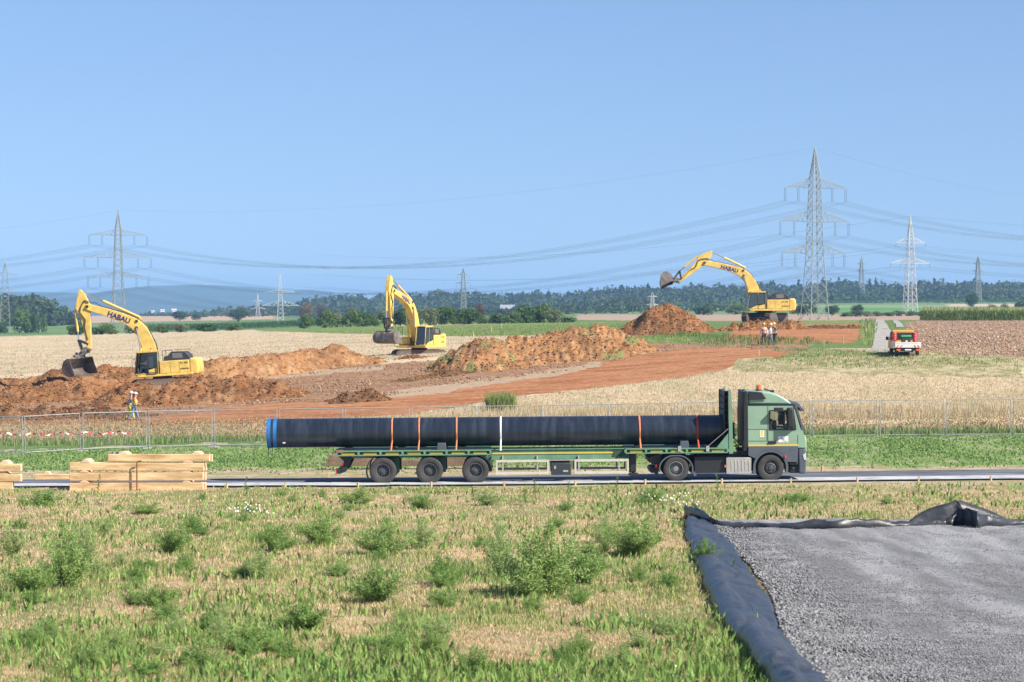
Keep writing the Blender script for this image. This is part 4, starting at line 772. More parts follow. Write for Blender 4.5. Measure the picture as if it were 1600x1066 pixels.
for px, l in ((513, 'behind the trailer tail'), (842, 'seen under the left side guard frame'), (955, 'seen under the right side guard frame'), (1285, 'just right of the truck front')):
    peg(px, 0, float(np.interp((px - 800) / F * 92, rx, fy_)) + .3, 10, f'wooden peg on the far road edge {l}', w_=.06)
for px, D, hp, l in ((740, 240, 13, 'right of the middle excavator, nearest one'), (768, 290, 11, 'between the middle excavator and the big spoil ridge'), (783, 360, 8, 'farthest one above the big spoil ridge'), (1186, 181, 10, 'below the three workers at the orange track edge'), (1287, 190, 12, 'left of the path verge, lower left'), (1317, 195, 13, 'left of the path verge, lower right'), (1353, 215, 12, 'in the green verge left of the pickup')):
    peg(px, 0, D, hp, f'thin survey stake {l}', 'thin survey stakes on the fields', w_=.05 if D < 230 else .07)
g = G1(1559, 122.5); peg(1559, 0, 122.5, 14, 'yellow peg with a green top behind the rightmost fence panel', 'thin survey stakes on the fields', .06)

# ---------------------------------------------------------------- stacked timber frames
M_tim = mat('fresh_timber', (.74, .54, .30), .75, var=.45, scale=2.2, bump=.25, bscale=30, col2=(.42, .25, .11)); M_end = mat('timber_end', (.72, .50, .33), .85, var=.2, scale=10)
M_old = mat('old_timber', (.22, .15, .10), .9, var=.4, scale=3, bump=.3, bscale=20); M_rust = mat('rust', (.25, .08, .04), .8, var=.4, scale=12)
t = M_tim.node_tree; oi = node(t, 'ShaderNodeObjectInfo'); mpt = node(t, 'ShaderNodeMapping'); mpt.inputs['Scale'].default_value = (.35, 1, 3); cbt = node(t, 'ShaderNodeCombineXYZ')
vm = node(t, 'ShaderNodeMath', operation='MULTIPLY'); vm.inputs[1].default_value = 50; t.links.new(oi.outputs['Random'], vm.inputs[0]); [t.links.new(vm.outputs[0], cbt.inputs[k]) for k in range(3)]; t.links.new(cbt.outputs[0], mpt.inputs['Location'])
tcn = [x for x in t.nodes if x.type == 'TEX_COORD'][0]; t.links.new(tcn.outputs['Object'], mpt.inputs[0]); [t.links.new(mpt.outputs[0], x.inputs[0]) for x in t.nodes if x.type == 'TEX_NOISE']
def beam(px0, px1, ytop, ybot, D, dpt, label, group, mt=None, yaw=0, name='timber_beam', chamfer=.0):
    a = P(px0, ybot, D); c = P(px1, ytop, D); L = c.x - a.x; h = c.z - a.z; b = MB()
    b.box(-L / 2, L / 2, 0, dpt, 0, h); b.m = [0] * 6; b.m[3] = 1; b.m[5] = 1
    o = b.build(name, [mt or M_tim, M_end if not mt else mt], bevel=.012, seg=1, smooth=0); o.location = ((a.x + c.x) / 2, D, a.z); o.rotation_euler = (0, random.uniform(-.004, .004), yaw + random.uniform(-.006, .006)); return tag(o, label, 'timber beam', group)
def wedge(px, ybase, D, w_, h, dpt, label):
    a = P(px, ybase, D); b = MB(); b.prism([(-w_ / 2, 0), (w_ / 2, 0), (w_ * .18, h), (-w_ * .18, h)], 0, dpt); o = b.build('timber_wedge', M_end, smooth=0, bevel=.008, seg=1); o.location = a; tag(o, label, 'timber wedge', 'timber wedges between the stacked beams')
TG = 'fresh timber beams of the large stack'; on = ['lowest', 'second', 'third', 'topmost']
gz = float(H((210 - 800) / F * 82, 82)); yb0 = HZ + F * (CZ - gz) / 82
for k, (x0, x1, yt, yb) in enumerate([(108, 317, 756.5, 769), (108, 317, 740.5, 753), (108, 318, 725, 737.5), (168, 327, 712, 723.5)]):
    sh = yb0 - 769.3
    beam(x0, x1, yt + sh, yb + sh, 82, .26, f'{on[k]} beam on the near side of the large timber stack', TG); beam(x0 + 3, x1 + 4, yt + sh, yb + sh, 83.3, .26, f'{on[k]} beam on the far side of the large timber stack', TG)
    if k < 3:
        for q, px in enumerate((131, 291)):
            for r_, dp in enumerate((82.0, 82.9)):
                wedge(px + (2 if k == 2 else 0), yt + sh, dp, .38, (3.5 if k < 2 else 5) / F * 82, .8 if r_ == 0 else .6, f'{["near", "far"][r_]} pale wedge on the {on[k]} beams, {["left", "right"][q]} end of the large stack')
for q, px in enumerate((192, 306)): wedge(px, 712 + (yb0 - 769.3), 82.05, .42, .09, .7, f'pale wedge on top of the topmost beam, {["left", "right"][q]} one')
b = MB(); s0 = P(213.5, 770 + yb0 - 769.3, 81.85); tp = P(213.5, 724 + yb0 - 769.3, 81.85); b.tube([s0, tp, tp + Vector((.04, 0, .03)), tp + Vector((.16, 0, .04))], .025, 8); o = b.build('steel_rod', M_rust); tag(o, 'rusty steel rod with a hooked top standing against the large timber stack', 'steel rod')
for k, (x0, x1, yt, yb) in enumerate([(-120, 19, 755.5, 768.5), (-120, 32, 743, 754.5), (-120, 32, 727.5, 739)]):
    beam(x0, x1, yt + sh, yb + sh, 81.6, .26, f'{on[k]} beam of the timber stack cut by the left picture edge', 'beams of the left edge stack'); beam(x0, x1 - 1, yt + sh, yb + sh, 82.8, .26, f'{on[k]} far side beam of the timber stack at the left picture edge', 'beams of the left edge stack')
    if k: wedge(2, yb + sh + 3.8, 81.65, .5, .1, .6, f'{on[k]} pale wedge in the timber stack at the left picture edge')
wedge(6, 727.5 + sh, 81.65, .42, .13, .6, 'pale wedge on top of the timber stack at the left picture edge')
gq = float(H((80 - 800) / F * 89.2, 89.2)); y8 = HZ + F * (CZ - gq) / 89.2
beam(53, 112, y8 - 9, y8, 89.2, .3, 'short low timber beam lying between the two timber stacks', 'short timber between the stacks'); wedge(72, y8 - 9, 89.25, .36, .11, .3, 'pale wedge on the short beam between the two timber stacks')
# old boards behind the trailer
g_ = float(H(-6 * 1.1, 96)); y9 = HZ + F * (CZ - g_) / 96
for k, (x0, x1, yt, yb, l) in enumerate([(509, 600, 11, 4, 'lower old board behind the trailer tail'), (513, 600, 19, 11.5, 'upper old board behind the trailer tail'), (615, 690, 11, 4, 'old board seen between the two rear trailer wheels'), (695, 765, 11, 4, 'lower old board seen between the two front trailer wheels'), (697, 765, 17, 11.5, 'upper old board seen between the two front trailer wheels')]):
    beam(x0, x1, y9 - yt - 4, y9 - yb - 2, 96, .5, l, 'old brown boards stacked behind the trailer', M_old, name='old_board')

# ---------------------------------------------------------------- truck, trailer and pipe
M_green = mat('truck_green', (.25, .385, .275), .32, var=.12, scale=1.2, coat=.4); M_blk = mat('black_plastic', (.018, .019, .022), .5, var=.3, scale=3); M_grey = mat('grey_plastic', (.085, .10, .125), .5, var=.15, scale=2)
M_yel = mat('stripe_yellow', (.70, .48, .03), .5); M_glass = mat('window_glass', (.03, .045, .05), .06, spec=.8); M_tyre = mat('tyre', (.028, .027, .028), .85, var=.4, scale=4, col2=(.06, .055, .052)); M_rim = mat('rim_steel', (.10, .10, .105), .5, .3, var=.3, scale=6); M_rimb = mat('rim_bright', (.33, .34, .34), .4, .6, var=.3, scale=5)
M_alu = mat('aluminium', (.50, .48, .44), .42, .45, var=.2, scale=4); M_white = mat('white_paint', (.78, .78, .76), .5); M_dkg = mat('trailer_dark_green', (.035, .085, .055), .6, var=.35, scale=2); M_tgr = mat('trailer_green', (.15, .29, .19), .5, var=.25, scale=3)
M_org = mat('lamp_orange', (.75, .13, .02), .25, coat=.5); M_redl = mat('lamp_red', (.5, .02, .02), .3, coat=.5); M_cream = mat('cream_alu', (.58, .54, .43), .5, .1, var=.15, scale=4); M_lens = mat('lamp_lens', (.65, .68, .70), .12, .3)
TY = 87.6; SN = F / (TY - 1.25); TX = lambda px: (px - 800) / SN; TZ_ = lambda px, py: (757 - (px - 640) * .0085 - py) / SN; T = lambda px, py: (TX(px), TZ_(px, py))
zt0 = CZ - (757 - 1.4 - HZ) / F * (TY - 1.25); PIT = .0085
def troot(name): o = empty(name, (0, TY, zt0)); o.rotation_euler = (0, -PIT, 0); return o
def wheel(parent, X, z, r, y0, y1, near, style, dual=False):
    """y0 = outer face"""
    s = 1 if y1 > y0 else -1; wd = abs(y1 - y0); a = MB(); pr = [(r * .56, .03), (r * .62, .005), (r * .82, -.012), (r * .95, .01), (r, .05), (r, wd * .33), (r * .985, wd * .34), (r * .985, wd * .37), (r, wd * .38), (r, wd * .62), (r * .985, wd * .63), (r * .985, wd * .66), (r, wd * .67), (r, wd - .05), (r * .93, wd), (r * .56, wd)]
    a.lathe((X, y0, z), [(q, h * s) for q, h in pr], 48); o = a.build('wheel', M_tyre, parent, smooth=30)
    b = MB(); m = M_rimb if style == 'drive' else M_rim
    prf = {'trailer': [(.0, .05), (r * .13, .05), (r * .14, .09), (r * .28, .10), (r * .33, .13), (r * .42, .14), (r * .46, .07), (r * .50, .02), (r * .57, .02), (r * .57, .06)], 'drive': [(0, .06), (r * .20, .06), (r * .22, .14), (r * .36, .19), (r * .46, .20), (r * .5, .1), (r * .53, .01), (r * .57, .015), (r * .57, .06)], 'front': [(0, -.02), (r * .14, -.02), (r * .2, .02), (r * .32, .02), (r * .38, .05), (r * .48, .10), (r * .52, .03), (r * .57, .02), (r * .57, .06)]}[style]
    b.lathe((X, y0, z), [(q, h * s) for q, h in prf], 40)
    for i in range(10):
        an = i * math.pi / 5; rr = r * (.33 if style != 'drive' else .30); hh = (.10 if style == 'trailer' else .14 if style == 'drive' else .0)
        b.cyl((X + rr * math.cos(an), y0 + s * (hh + .02), z + rr * math.sin(an)), (X + rr * math.cos(an), y0 + s * (hh - .04), z + rr * math.sin(an)), .017, n=6)
    b.build('rim', m, o, smooth=30)
    if dual:
        a2 = MB(); a2.lathe((X, y1 + s * .04, z), [(q, h * s) for q, h in pr], 36); a2.build('inner_tyre', M_tyre, o, smooth=30)
    return o
# --- tractor
tr = troot('truck'); tag(tr, 'green semi truck tractor with grey bumper and orange beacon, driving to the right', 'truck')
W = 1.22
cabm = MB()
cabm.prism([T(1170, 697), T(1170, 672.5), T(1254.5, 672.5), T(1258.5, 682), T(1260, 700)], -W, W)
cabm.prism([T(1170, 672.5), T(1170, 634), T(1203, 634), T(1203, 672.5)], -W, W)
cabm.prism([T(1203, 641), T(1203, 634), T(1240, 634.5), T(1242.5, 641)], -W, W)
for y0, y1 in ((-W, -W + .09), (W - .09, W)): cabm.prism([T(1240.5, 641), T(1243, 641), T(1252.5, 672.5), T(1244.5, 672.5)], y0, y1)
cabm.build('cab', M_green, tr, smooth=30)
rf = MB(); rf.prism([T(1170, 632.5), T(1171, 612.5), T(1195, 611.5), T(1206, 613), T(1216, 616), T(1226, 621), T(1234, 626.5), T(1240, 632.5)], -W + .06, W - .06); rf.build('roof', M_green, tr, bevel=.10, seg=4)
b = MB(); b.prism([T(1171, 611.5), T(1192, 613), T(1199, 624), T(1170.5, 625)], -W - .012, -W + .03); b.prism([T(1171, 611.5), T(1192, 613), T(1199, 624), T(1170.5, 625)], W - .03, W + .012); b.build('roof_vent', M_blk, tr, bevel=.02)
b = MB(); b.box(TX(1169), TX(1243), -W - .004, W + .004, TZ_(1205, 634.3), TZ_(1205, 632.3)); b.build('roof_seam', M_blk, tr)
b = MB(); b.prism([T(1163, 700), T(1163, 640), T(1164.5, 612.5), T(1168, 611.5), T(1170, 612), T(1170, 700)], -W - .01, -W + .25); b.prism([T(1163, 700), T(1163, 640), T(1164.5, 612.5), T(1168, 611.5), T(1170, 612), T(1170, 700)], W - .25, W + .01); b.box(TX(1163.5), TX(1169.8), -W + .25, W - .25, TZ_(1165, 700), TZ_(1165, 613)); b.prism([T(1162, 705), T(1161.5, 690), T(1165, 680), T(1168, 705)], -W, -W + .2); b.build('side_fairing', M_blk, tr, bevel=.02)
# windows with real openings
b = MB(); b.prism([T(1203, 672.5), T(1203, 641), T(1241, 641), T(1245, 672.5)], -W + .03, -W + .04); b.build('side_window', mat('clear_glass', (.10, .13, .13), .05, spec=.9), tr, smooth=0)
gm_ = MATS['clear_glass'].node_tree; pb = gm_.nodes['Principled BSDF']; pb.inputs['Transmission Weight'].default_value = .95; pb.inputs['IOR'].default_value = 1.01; pb.inputs['Base Color'].default_value = (.82, .88, .88, 1)
b = MB(); b.prism([T(1203, 672.5), T(1203, 641), T(1241, 641), T(1245, 672.5)], W - .04, W - .03); b.build('side_window', MATS['clear_glass'], tr, smooth=0)
b = MB()
for y0 in (-W - .003, W - .012):
    for p, q in ((T(1203.6, 671.8), T(1203.6, 642)), (T(1203.6, 641.8), T(1240.4, 641.8)), (T(1203.6, 671.8), T(1244, 671.8)), (T(1240.6, 642), T(1244.6, 671.8))): b.bar((p[0], y0 + .01, p[1]), (q[0], y0 + .01, q[1]), .05, .035)
b.build('window_seal', M_blk, tr)
b = MB(); b.prism([T(1243.2, 638), T(1245, 638), T(1255.5, 672.5), T(1252.8, 672.5)], -W + .06, W - .06); b.build('windscreen', MATS['clear_glass'], tr)
b = MB(); b.prism([T(1243, 634.5), T(1246, 634), T(1258, 672), T(1258, 676), T(1254.6, 672.5)], -W - .003, -W + .05); b.prism([T(1243, 634.5), T(1246, 634), T(1258, 672), T(1258, 676), T(1254.6, 672.5)], W - .05, W + .003); b.build('pillar_trim', M_grey, tr)
sn = MB(); sn.prism([T(1238, 631), T(1244, 628.5), T(1250, 630), T(1254, 636), T(1258, 639), T(1257.5, 643), T(1253, 643), T(1250, 638), T(1240, 635)], -W + .02, W - .02); sn.build('sun_visor', M_grey, tr, bevel=.02)
it = MB(); it.box(TX(1206), TX(1216), -.9, -.45, TZ_(1210, 697), TZ_(1210, 658)); it.box(TX(1206), TX(1216), .45, .9, TZ_(1210, 697), TZ_(1210, 658)); it.box(TX(1204), TX(1226), -.9, -.4, TZ_(1215, 697), TZ_(1215, 676)); it.box(TX(1236), TX(1252), -1.1, 1.1, TZ_(1240, 690), TZ_(1240, 670)); it.build('cab_interior', M_blk, tr, bevel=.03)
b = MB()
for p, q in (((1201, 634), (1201, 697)), ((1170, 671), (1199.5, 671)), ((1199.5, 671), (1199.5, 689.5)), ((1199.5, 689.5), (1170, 689.5)), ((1247.5, 680), (1247.5, 700))): b.bar((*[TX(p[0])], -W - .002, TZ_(*p)), (TX(q[0]), -W - .002, TZ_(*q)), .014, .01)
b.build('panel_gap', M_blk, tr)
b = MB(); b.cyl((TX(1202), -W - .01, TZ_(1207, 691.5)), (TX(1214), -W - .01, TZ_(1207, 691)), .055, .055, 10); b.build('door_handle', M_blk, tr, bevel=.01)
b = MB(); b.box(TX(1170), TX(1248), -W - .008, -W, TZ_(1210, 697.3), TZ_(1210, 695.0)); b.box(TX(1170), TX(1248), W, W + .008, TZ_(1210, 697.3), TZ_(1210, 695.0)); b.build('yellow_stripe', M_yel, tr, smooth=0)
b = MB(); b.box(TX(1217), TX(1232.5), -W - .010, -W, TZ_(1225, 691.5), TZ_(1225, 682)); b.build('door_placard', M_white, tr, smooth=0)
b = MB(); b.prism([T(1220, 685.5), T(1223, 683), T(1227, 684), T(1226, 686), T(1228, 687), T(1223, 688)], -W - .014, -W - .011); b.bar((TX(1224), -W - .013, TZ_(1224, 689)), (TX(1231), -W - .013, TZ_(1231, 689.5)), .015, .02); b.build('placard_emblem', mat('emblem_grey', (.25, .27, .3), .6), tr, smooth=0)
b = MB(); b.box(TX(1188), TX(1195), -W - .010, -W, TZ_(1191, 683.5), TZ_(1191, 673)); b.build('sticker', mat('sticker_cream', (.78, .70, .45), .6), tr, smooth=0)
text_mesh('sticker_letter', 'S', .26, mat('sticker_orange', (.72, .42, .08), .6), tr, Matrix.Translation((TX(1191.5), -W - .012, TZ_(1191, 678))) @ Matrix.Rotation(R(90), 4, 'X') @ Matrix.Scale(.75, 4, (1, 0, 0)), .002)
# grey skirt with wheel arch, bumper
arch = [(1205 + 27.5 * math.cos(a), 731 - 27.5 * math.sin(a)) for a in np.linspace(R(150), R(18), 14)]
for y0, y1 in ((-W - .006, -W + .12), (W - .12, W + .006)):
    b = MB(); b.prism([T(1170, 697.5), T(1170, 712)] + [T(*p) for p in arch] + [T(1247, 722.5), T(1248, 700), T(1248, 697.5)], y0, y1); b.build('lower_panel', M_grey, tr, bevel=.01)
b = MB(); b.prism([T(1248, 700), T(1260, 700), T(1261.5, 712), T(1260, 741), T(1249, 741)], -W + .02, W - .02); b.build('bumper', M_grey, tr, bevel=.06, seg=3)
b = MB(); b.prism([T(1257, 678), T(1261, 684), T(1262, 704), T(1258, 704)], -W + .06, W - .06); b.build('front_grille', M_green, tr, bevel=.04)
for y in (-W - .0, W - .12): b = MB(); b.prism([T(1255, 711), T(1259.8, 708), T(1260.8, 720), T(1257, 719)], y, y + .12); b.build('headlight', M_lens, tr, bevel=.01)
b = MB(); b.box(TX(1234), TX(1248), -W + .04, W - .04, TZ_(1240, 727), TZ_(1240, 723)); b.box(TX(1236), TX(1249), -W + .12, W - .12, TZ_(1240, 740), TZ_(1240, 728)); b.cyl((TX(1240), -W + .1, TZ_(1240, 733)), (TX(1240), -W + .14, TZ_(1240, 733)), .06); b.build('cab_step', M_blk, tr, bevel=.02)
for y0, y1 in ((-W - .02, -W + .36), (W - .36, W + .02)):
    o_ = [(1205 + 27.5 * math.cos(a), 731 - 27.5 * math.sin(a)) for a in np.linspace(R(178), R(2), 22)]; i_ = [(1205 + 24 * math.cos(a), 731 - 24 * math.sin(a)) for a in np.linspace(R(2), R(178), 22)]
    b = MB(); b.prism([T(1177, 741)] + [T(*p) for p in o_] + [T(1232, 738), T(1228, 738)] + [T(*p) for p in i_] + [T(1182, 741)], y0, y1); b.build('front_mudguard', M_grey, tr, smooth=30)
b = MB(); b.cyl((TX(1227), -W - .02, TZ_(1227, 714)), (TX(1228), -W - .05, TZ_(1227, 714)), .05); b.build('side_marker', M_redl, tr)
# mirror
for sg in (-1, 1):
    b = MB(); y = sg * (W + .18); b.bar((TX(1243), sg * W, TZ_(1243, 638)), (TX(1236), y, TZ_(1236, 638)), .05); b.bar((TX(1244), sg * W, TZ_(1244, 668)), (TX(1238), y, TZ_(1236, 670)), .05); b.build('mirror_arm', M_blk, tr)
    b = MB(); b.box(TX(1229.5), TX(1240.5), y - .13, y + .13, TZ_(1235, 669), TZ_(1235, 637)); o = b.build('mirror', M_blk, tr, bevel=.07, seg=3)
    b = MB(); b.box(TX(1210), TX(1224), y - .12, y + .10, TZ_(1217, 643), TZ_(1217, 637)); b.bar((TX(1217), sg * W, TZ_(1217, 638)), (TX(1217), y, TZ_(1217, 639)), .04); b.build('kerb_mirror', M_blk, tr, bevel=.05, seg=3)
# beacon
b = MB(); p = Vector((TX(1190), -.55, TZ_(1190, 612))); b.cyl(p, p + Vector((0, 0, .06)), .12, .11, 16); b.build('beacon_base', M_blk, tr)
b = MB(); b.cyl(p + Vector((0, 0, .06)), p + Vector((0, 0, .2)), .10, .095, 16); b.cyl(p + Vector((0, 0, .2)), p + Vector((0, 0, .24)), .095, .05, 16); b.build('beacon', M_org, tr)
b = MB(); b.tube([(TX(1205), -.7, TZ_(1205, 611)), (TX(1205), .7, TZ_(1205, 611))], .03, 8); b.box(TX(1210), TX(1216), -.2, .1, TZ_(1212, 615), TZ_(1212, 611.5)); b.build('roof_bar', M_blk, tr)
# chassis
b = MB()
for y in (-.42, .36): b.box(TX(1020), TX(1250), y, y + .07, TZ_(1100, 727), TZ_(1100, 715))
b.box(TX(1086), TX(1135), -1.08, 1.08, TZ_(1110, 740), TZ_(1110, 714)); b.box(TX(1040), TX(1075), -.4, .4, TZ_(1060, 722), TZ_(1060, 708)); b.box(TX(1088), TX(1176), -.9, .9, TZ_(1120, 716), TZ_(1120, 712)); b.box(TX(1135), TX(1180), -.8, .8, TZ_(1150, 738), TZ_(1150, 716)); b.box(TX(1180), TX(1235), -.8, .8, TZ_(1210, 726), TZ_(1210, 704)); b.cyl((TX(1057), -.9, .5), (TX(1057), .9, .5), .12); b.cyl((TX(1205), -.9, .5), (TX(1205), .9, .5), .08); b.box(TX(1160), TX(1172), -.9, .9, TZ_(1165, 714), TZ_(1165, 704)); b.build('chassis', M_blk, tr, bevel=.02)
b = MB(); b.prism([T(1013, 716), T(1022, 713), T(1032, 708), T(1036, 722), T(1026, 727), T(1014, 723)], -.95, .95); b.cyl((TX(1021), -.8, TZ_(1021, 736)), (TX(1021), .8, TZ_(1021, 736)), .12, n=16); b.box(TX(1024), TX(1030), -.9, .9, TZ_(1027, 742), TZ_(1027, 726)); b.build('tail_frame', M_blk, tr, bevel=.02)
for y in (-1.12, .98): b = MB(); b.box(TX(1025), TX(1027.5), y, y + .14, TZ_(1027, 732), TZ_(1027, 727)); b.build('tail_light', M_redl, tr)
for y0, y1 in ((-W - .02, -.62), (.62, W + .02)):
    o_ = [(1057 + 27 * math.cos(a), 733 - 22.5 * math.sin(a)) for a in np.linspace(R(195), R(-20), 26)]; i_ = [(1057 + 25 * math.cos(a), 733 - 20.5 * math.sin(a)) for a in np.linspace(R(-20), R(195), 26)]
    o_ = [(x, max(y, 711.5)) for x, y in o_]; i_ = [(x, max(y, 713.2)) for x, y in i_]
    b = MB(); b.prism([T(*p) for p in o_] + [T(*p) for p in i_], y0, y1); b.prism([T(1083, 741), T(1086, 745), T(1089, 743), T(1085, 736)], y0, y1); b.build('rear_mudguard', M_grey, tr, smooth=30)
b = MB(); b.box(TX(1135.5), TX(1174.5), -W + .02, -.62, TZ_(1155, 741), TZ_(1155, 715.5))
for i in range(6): x = TX(1143 + 5.4 * i); b.box(x, x + .035, -W + .005, -W + .03, TZ_(1155, 737), TZ_(1155, 720))
b.build('fuel_tank', M_alu, tr, bevel=.02)
b = MB(); b.box(TX(1133), TX(1135.3), -W + .03, -W + .1, TZ_(1134, 731), TZ_(1134, 727)); b.build('side_marker', M_org, tr)
b = MB(); b.box(TX(1135.5), TX(1174.5), .62, W - .02, TZ_(1155, 741), TZ_(1155, 715.5)); b.build('air_tank', M_alu, tr, bevel=.04)
for k in range(3):
    b = MB(); pts = []
    for i in range(60): t = i / 59; a = t * 2 * math.pi * 9; pts.append((TX(1150 + 9 * t + 3 * math.sin(t * 3)) + .05 * math.cos(a), -.5 + .35 * k + .05 * math.sin(a), TZ_(1153, 672 + 34 * math.sin(t * 2.6) ** 1.0)))
    b.tube(pts, .012, 5); b.build('air_hose', M_blk, tr)
for y0, y1, d in ((-W, -W + .36, 0), (W, W - .36, 0)): wheel(tr, TX(1205), .50, .50, y0, y1, 1, 'front')
for y0, y1 in ((-W, -W + .28), (W, W - .28)): wheel(tr, TX(1057), .50, .485, y0, y1, 1, 'drive', True)

# --- trailer
tl = troot('trailer'); tag(tl, 'green three axle pipe trailer with yellow striped side rails and cream side guard', 'trailer')
def rail(px0, px1, name='side_rail'):
    for sg in (-1, 1):
        y0, y1 = sorted((sg * 1.25, sg * 1.17)); zt, zb = TZ_(700, 703.5), TZ_(700, 711.8); b = MB()
        b.box(TX(px0), TX(px1), y0, y1, zt - .045, zt); b.box(TX(px0), TX(px1), y0, y1, zb, zb + .045); n = int(round((px1 - px0) / 34))
        for i in range(n + 1): x = TX(px0 + (px1 - px0) * i / n); b.box(x - .04, x + .04, y0 - (.004 if sg < 0 else 0), y1 + (.004 if sg > 0 else 0), zb + .045, zt - .045)
        b.build(name, M_tgr, tl, smooth=0)
        c = MB(); yi0, yi1 = sorted((sg * 1.17, sg * 1.15)); c.box(TX(px0), TX(px1), yi0, yi1, zb + .01, zt - .01); c.build('rail_web', M_dkg, tl, smooth=0)
        for i in range(n):
            xa = TX(px0 + (px1 - px0) * (i + .22) / n); xb = TX(px0 + (px1 - px0) * (i + .82) / n); ya, yb_ = sorted((sg * 1.174, sg * 1.20)); d = MB(); d.box(xa, xb, ya, yb_, zb + .05, zb + .12); d.build('yellow_marking', M_yel, tl, smooth=0)
rail(526, 767); rail(978, 1138)
zT = TZ_(700, 704.3)
b = MB(); b.box(TX(522), TX(767), -1.15, 1.15, zT - .04, zT); b.build('deck', M_dkg, tl); b = MB(); b.box(TX(978), TX(1140), -1.15, 1.15, zT - .04, zT); b.build('deck', M_dkg, tl)
for y in (-.62, .5):
    b = MB(); b.box(TX(760), TX(985), y, y + .12, zT - .40, zT - .36); b.box(TX(760), TX(985), y, y + .12, zT - .03, zT - .001); b.box(TX(760), TX(985), y + .05, y + .07, zT - .36, zT - .03); b.box(TX(530), TX(760), y, y + .1, zT - .3, zT - .04); b.build('main_beam', M_tgr, tl, smooth=0)
    b = MB(); b.box(TX(767), TX(978), y + .028, y + .049, zT - .20, zT - .15); b.build('yellow_marking', M_yel, tl, smooth=0)
b = MB()
for px in (766, 818, 868, 920, 978): b.box(TX(px) - .04, TX(px) + .04, -.56, .56, zT - .36, zT - .04)
b.box(TX(767), TX(978), -.545, -.535, zT - .13, zT - .04); b.prism([T(960, 718), T(985, 712), T(1000, 712), T(1000, 706), T(960, 706)], -.6, .6); b.build('cross_member', M_dkg, tl, smooth=0)
for px in (598, 671, 743):
    b = MB(); b.box(TX(px) + .1, TX(px) + .62, -.85, -.7, .42, 1.0); b.box(TX(px) + .1, TX(px) + .62, .7, .85, .42, 1.0); b.cyl((TX(px) + .42, -.72, .5), (TX(px) + .42, -.72, .95), .14, n=14); b.cyl((TX(px), -1, .5), (TX(px), 1, .5), .075); b.prism([(TX(px) - .5, 1.12), (TX(px) + .55, 1.12), (TX(px) + .3, .95), (TX(px) - .2, .95)], -.8, .8); b.build('axle', M_dkg, tl, bevel=.02)
    wheel(tl, TX(px), .505, .51, -1.24, -.88, 1, 'trailer'); wheel(tl, TX(px), .505, .51, 1.24, .88, 0, 'trailer')
for sg in (-1, 1):
    y0, y1 = sorted((sg * 1.24, sg * .86))
    for c, rng_ in ((598, (R(205), R(125))), (743, (R(70), R(0)))):
        o_ = [(c + 26.5 * math.cos(a), 737 - 26.5 * math.sin(a)) for a in np.linspace(*rng_, 12)]; i_ = [(c + 25 * math.cos(a), 737 - 25 * math.sin(a)) for a in np.linspace(rng_[1], rng_[0], 12)]; o_ = [(x, max(y, 712.5)) for x, y in o_]; i_ = [(x, max(y, 714)) for x, y in i_]
        b = MB(); b.prism([T(*p) for p in o_] + [T(*p) for p in i_], y0, y1); b.build('mudguard', M_blk, tl, smooth=30)
b = MB(); b.prism([T(526, 712), T(550, 712), T(546, 726), T(540, 738), T(532, 741), T(531, 735), T(537, 722)], -1.0, -.9); b.prism([T(526, 712), T(550, 712), T(546, 726), T(540, 738), T(532, 741), T(531, 735), T(537, 722)], .9, 1.0); b.box(TX(526), TX(531), -1.18, 1.18, TZ_(528, 741), TZ_(528, 734)); b.build('underrun_bar', M_blk, tl, bevel=.015)
for y in (-1.18, 1.0): b = MB(); b.box(TX(524.5), TX(526), y, y + .18, TZ_(525, 740), TZ_(525, 735)); b.box(TX(533), TX(536), y - .005, y + .15, TZ_(534, 728), TZ_(534, 724)); b.build('tail_light', M_redl, tl)
b = MB(); b.box(TX(525), TX(536), -1.26, -1.0, TZ_(530, 708), TZ_(530, 704)); b.build('rear_corner', M_old, tl)
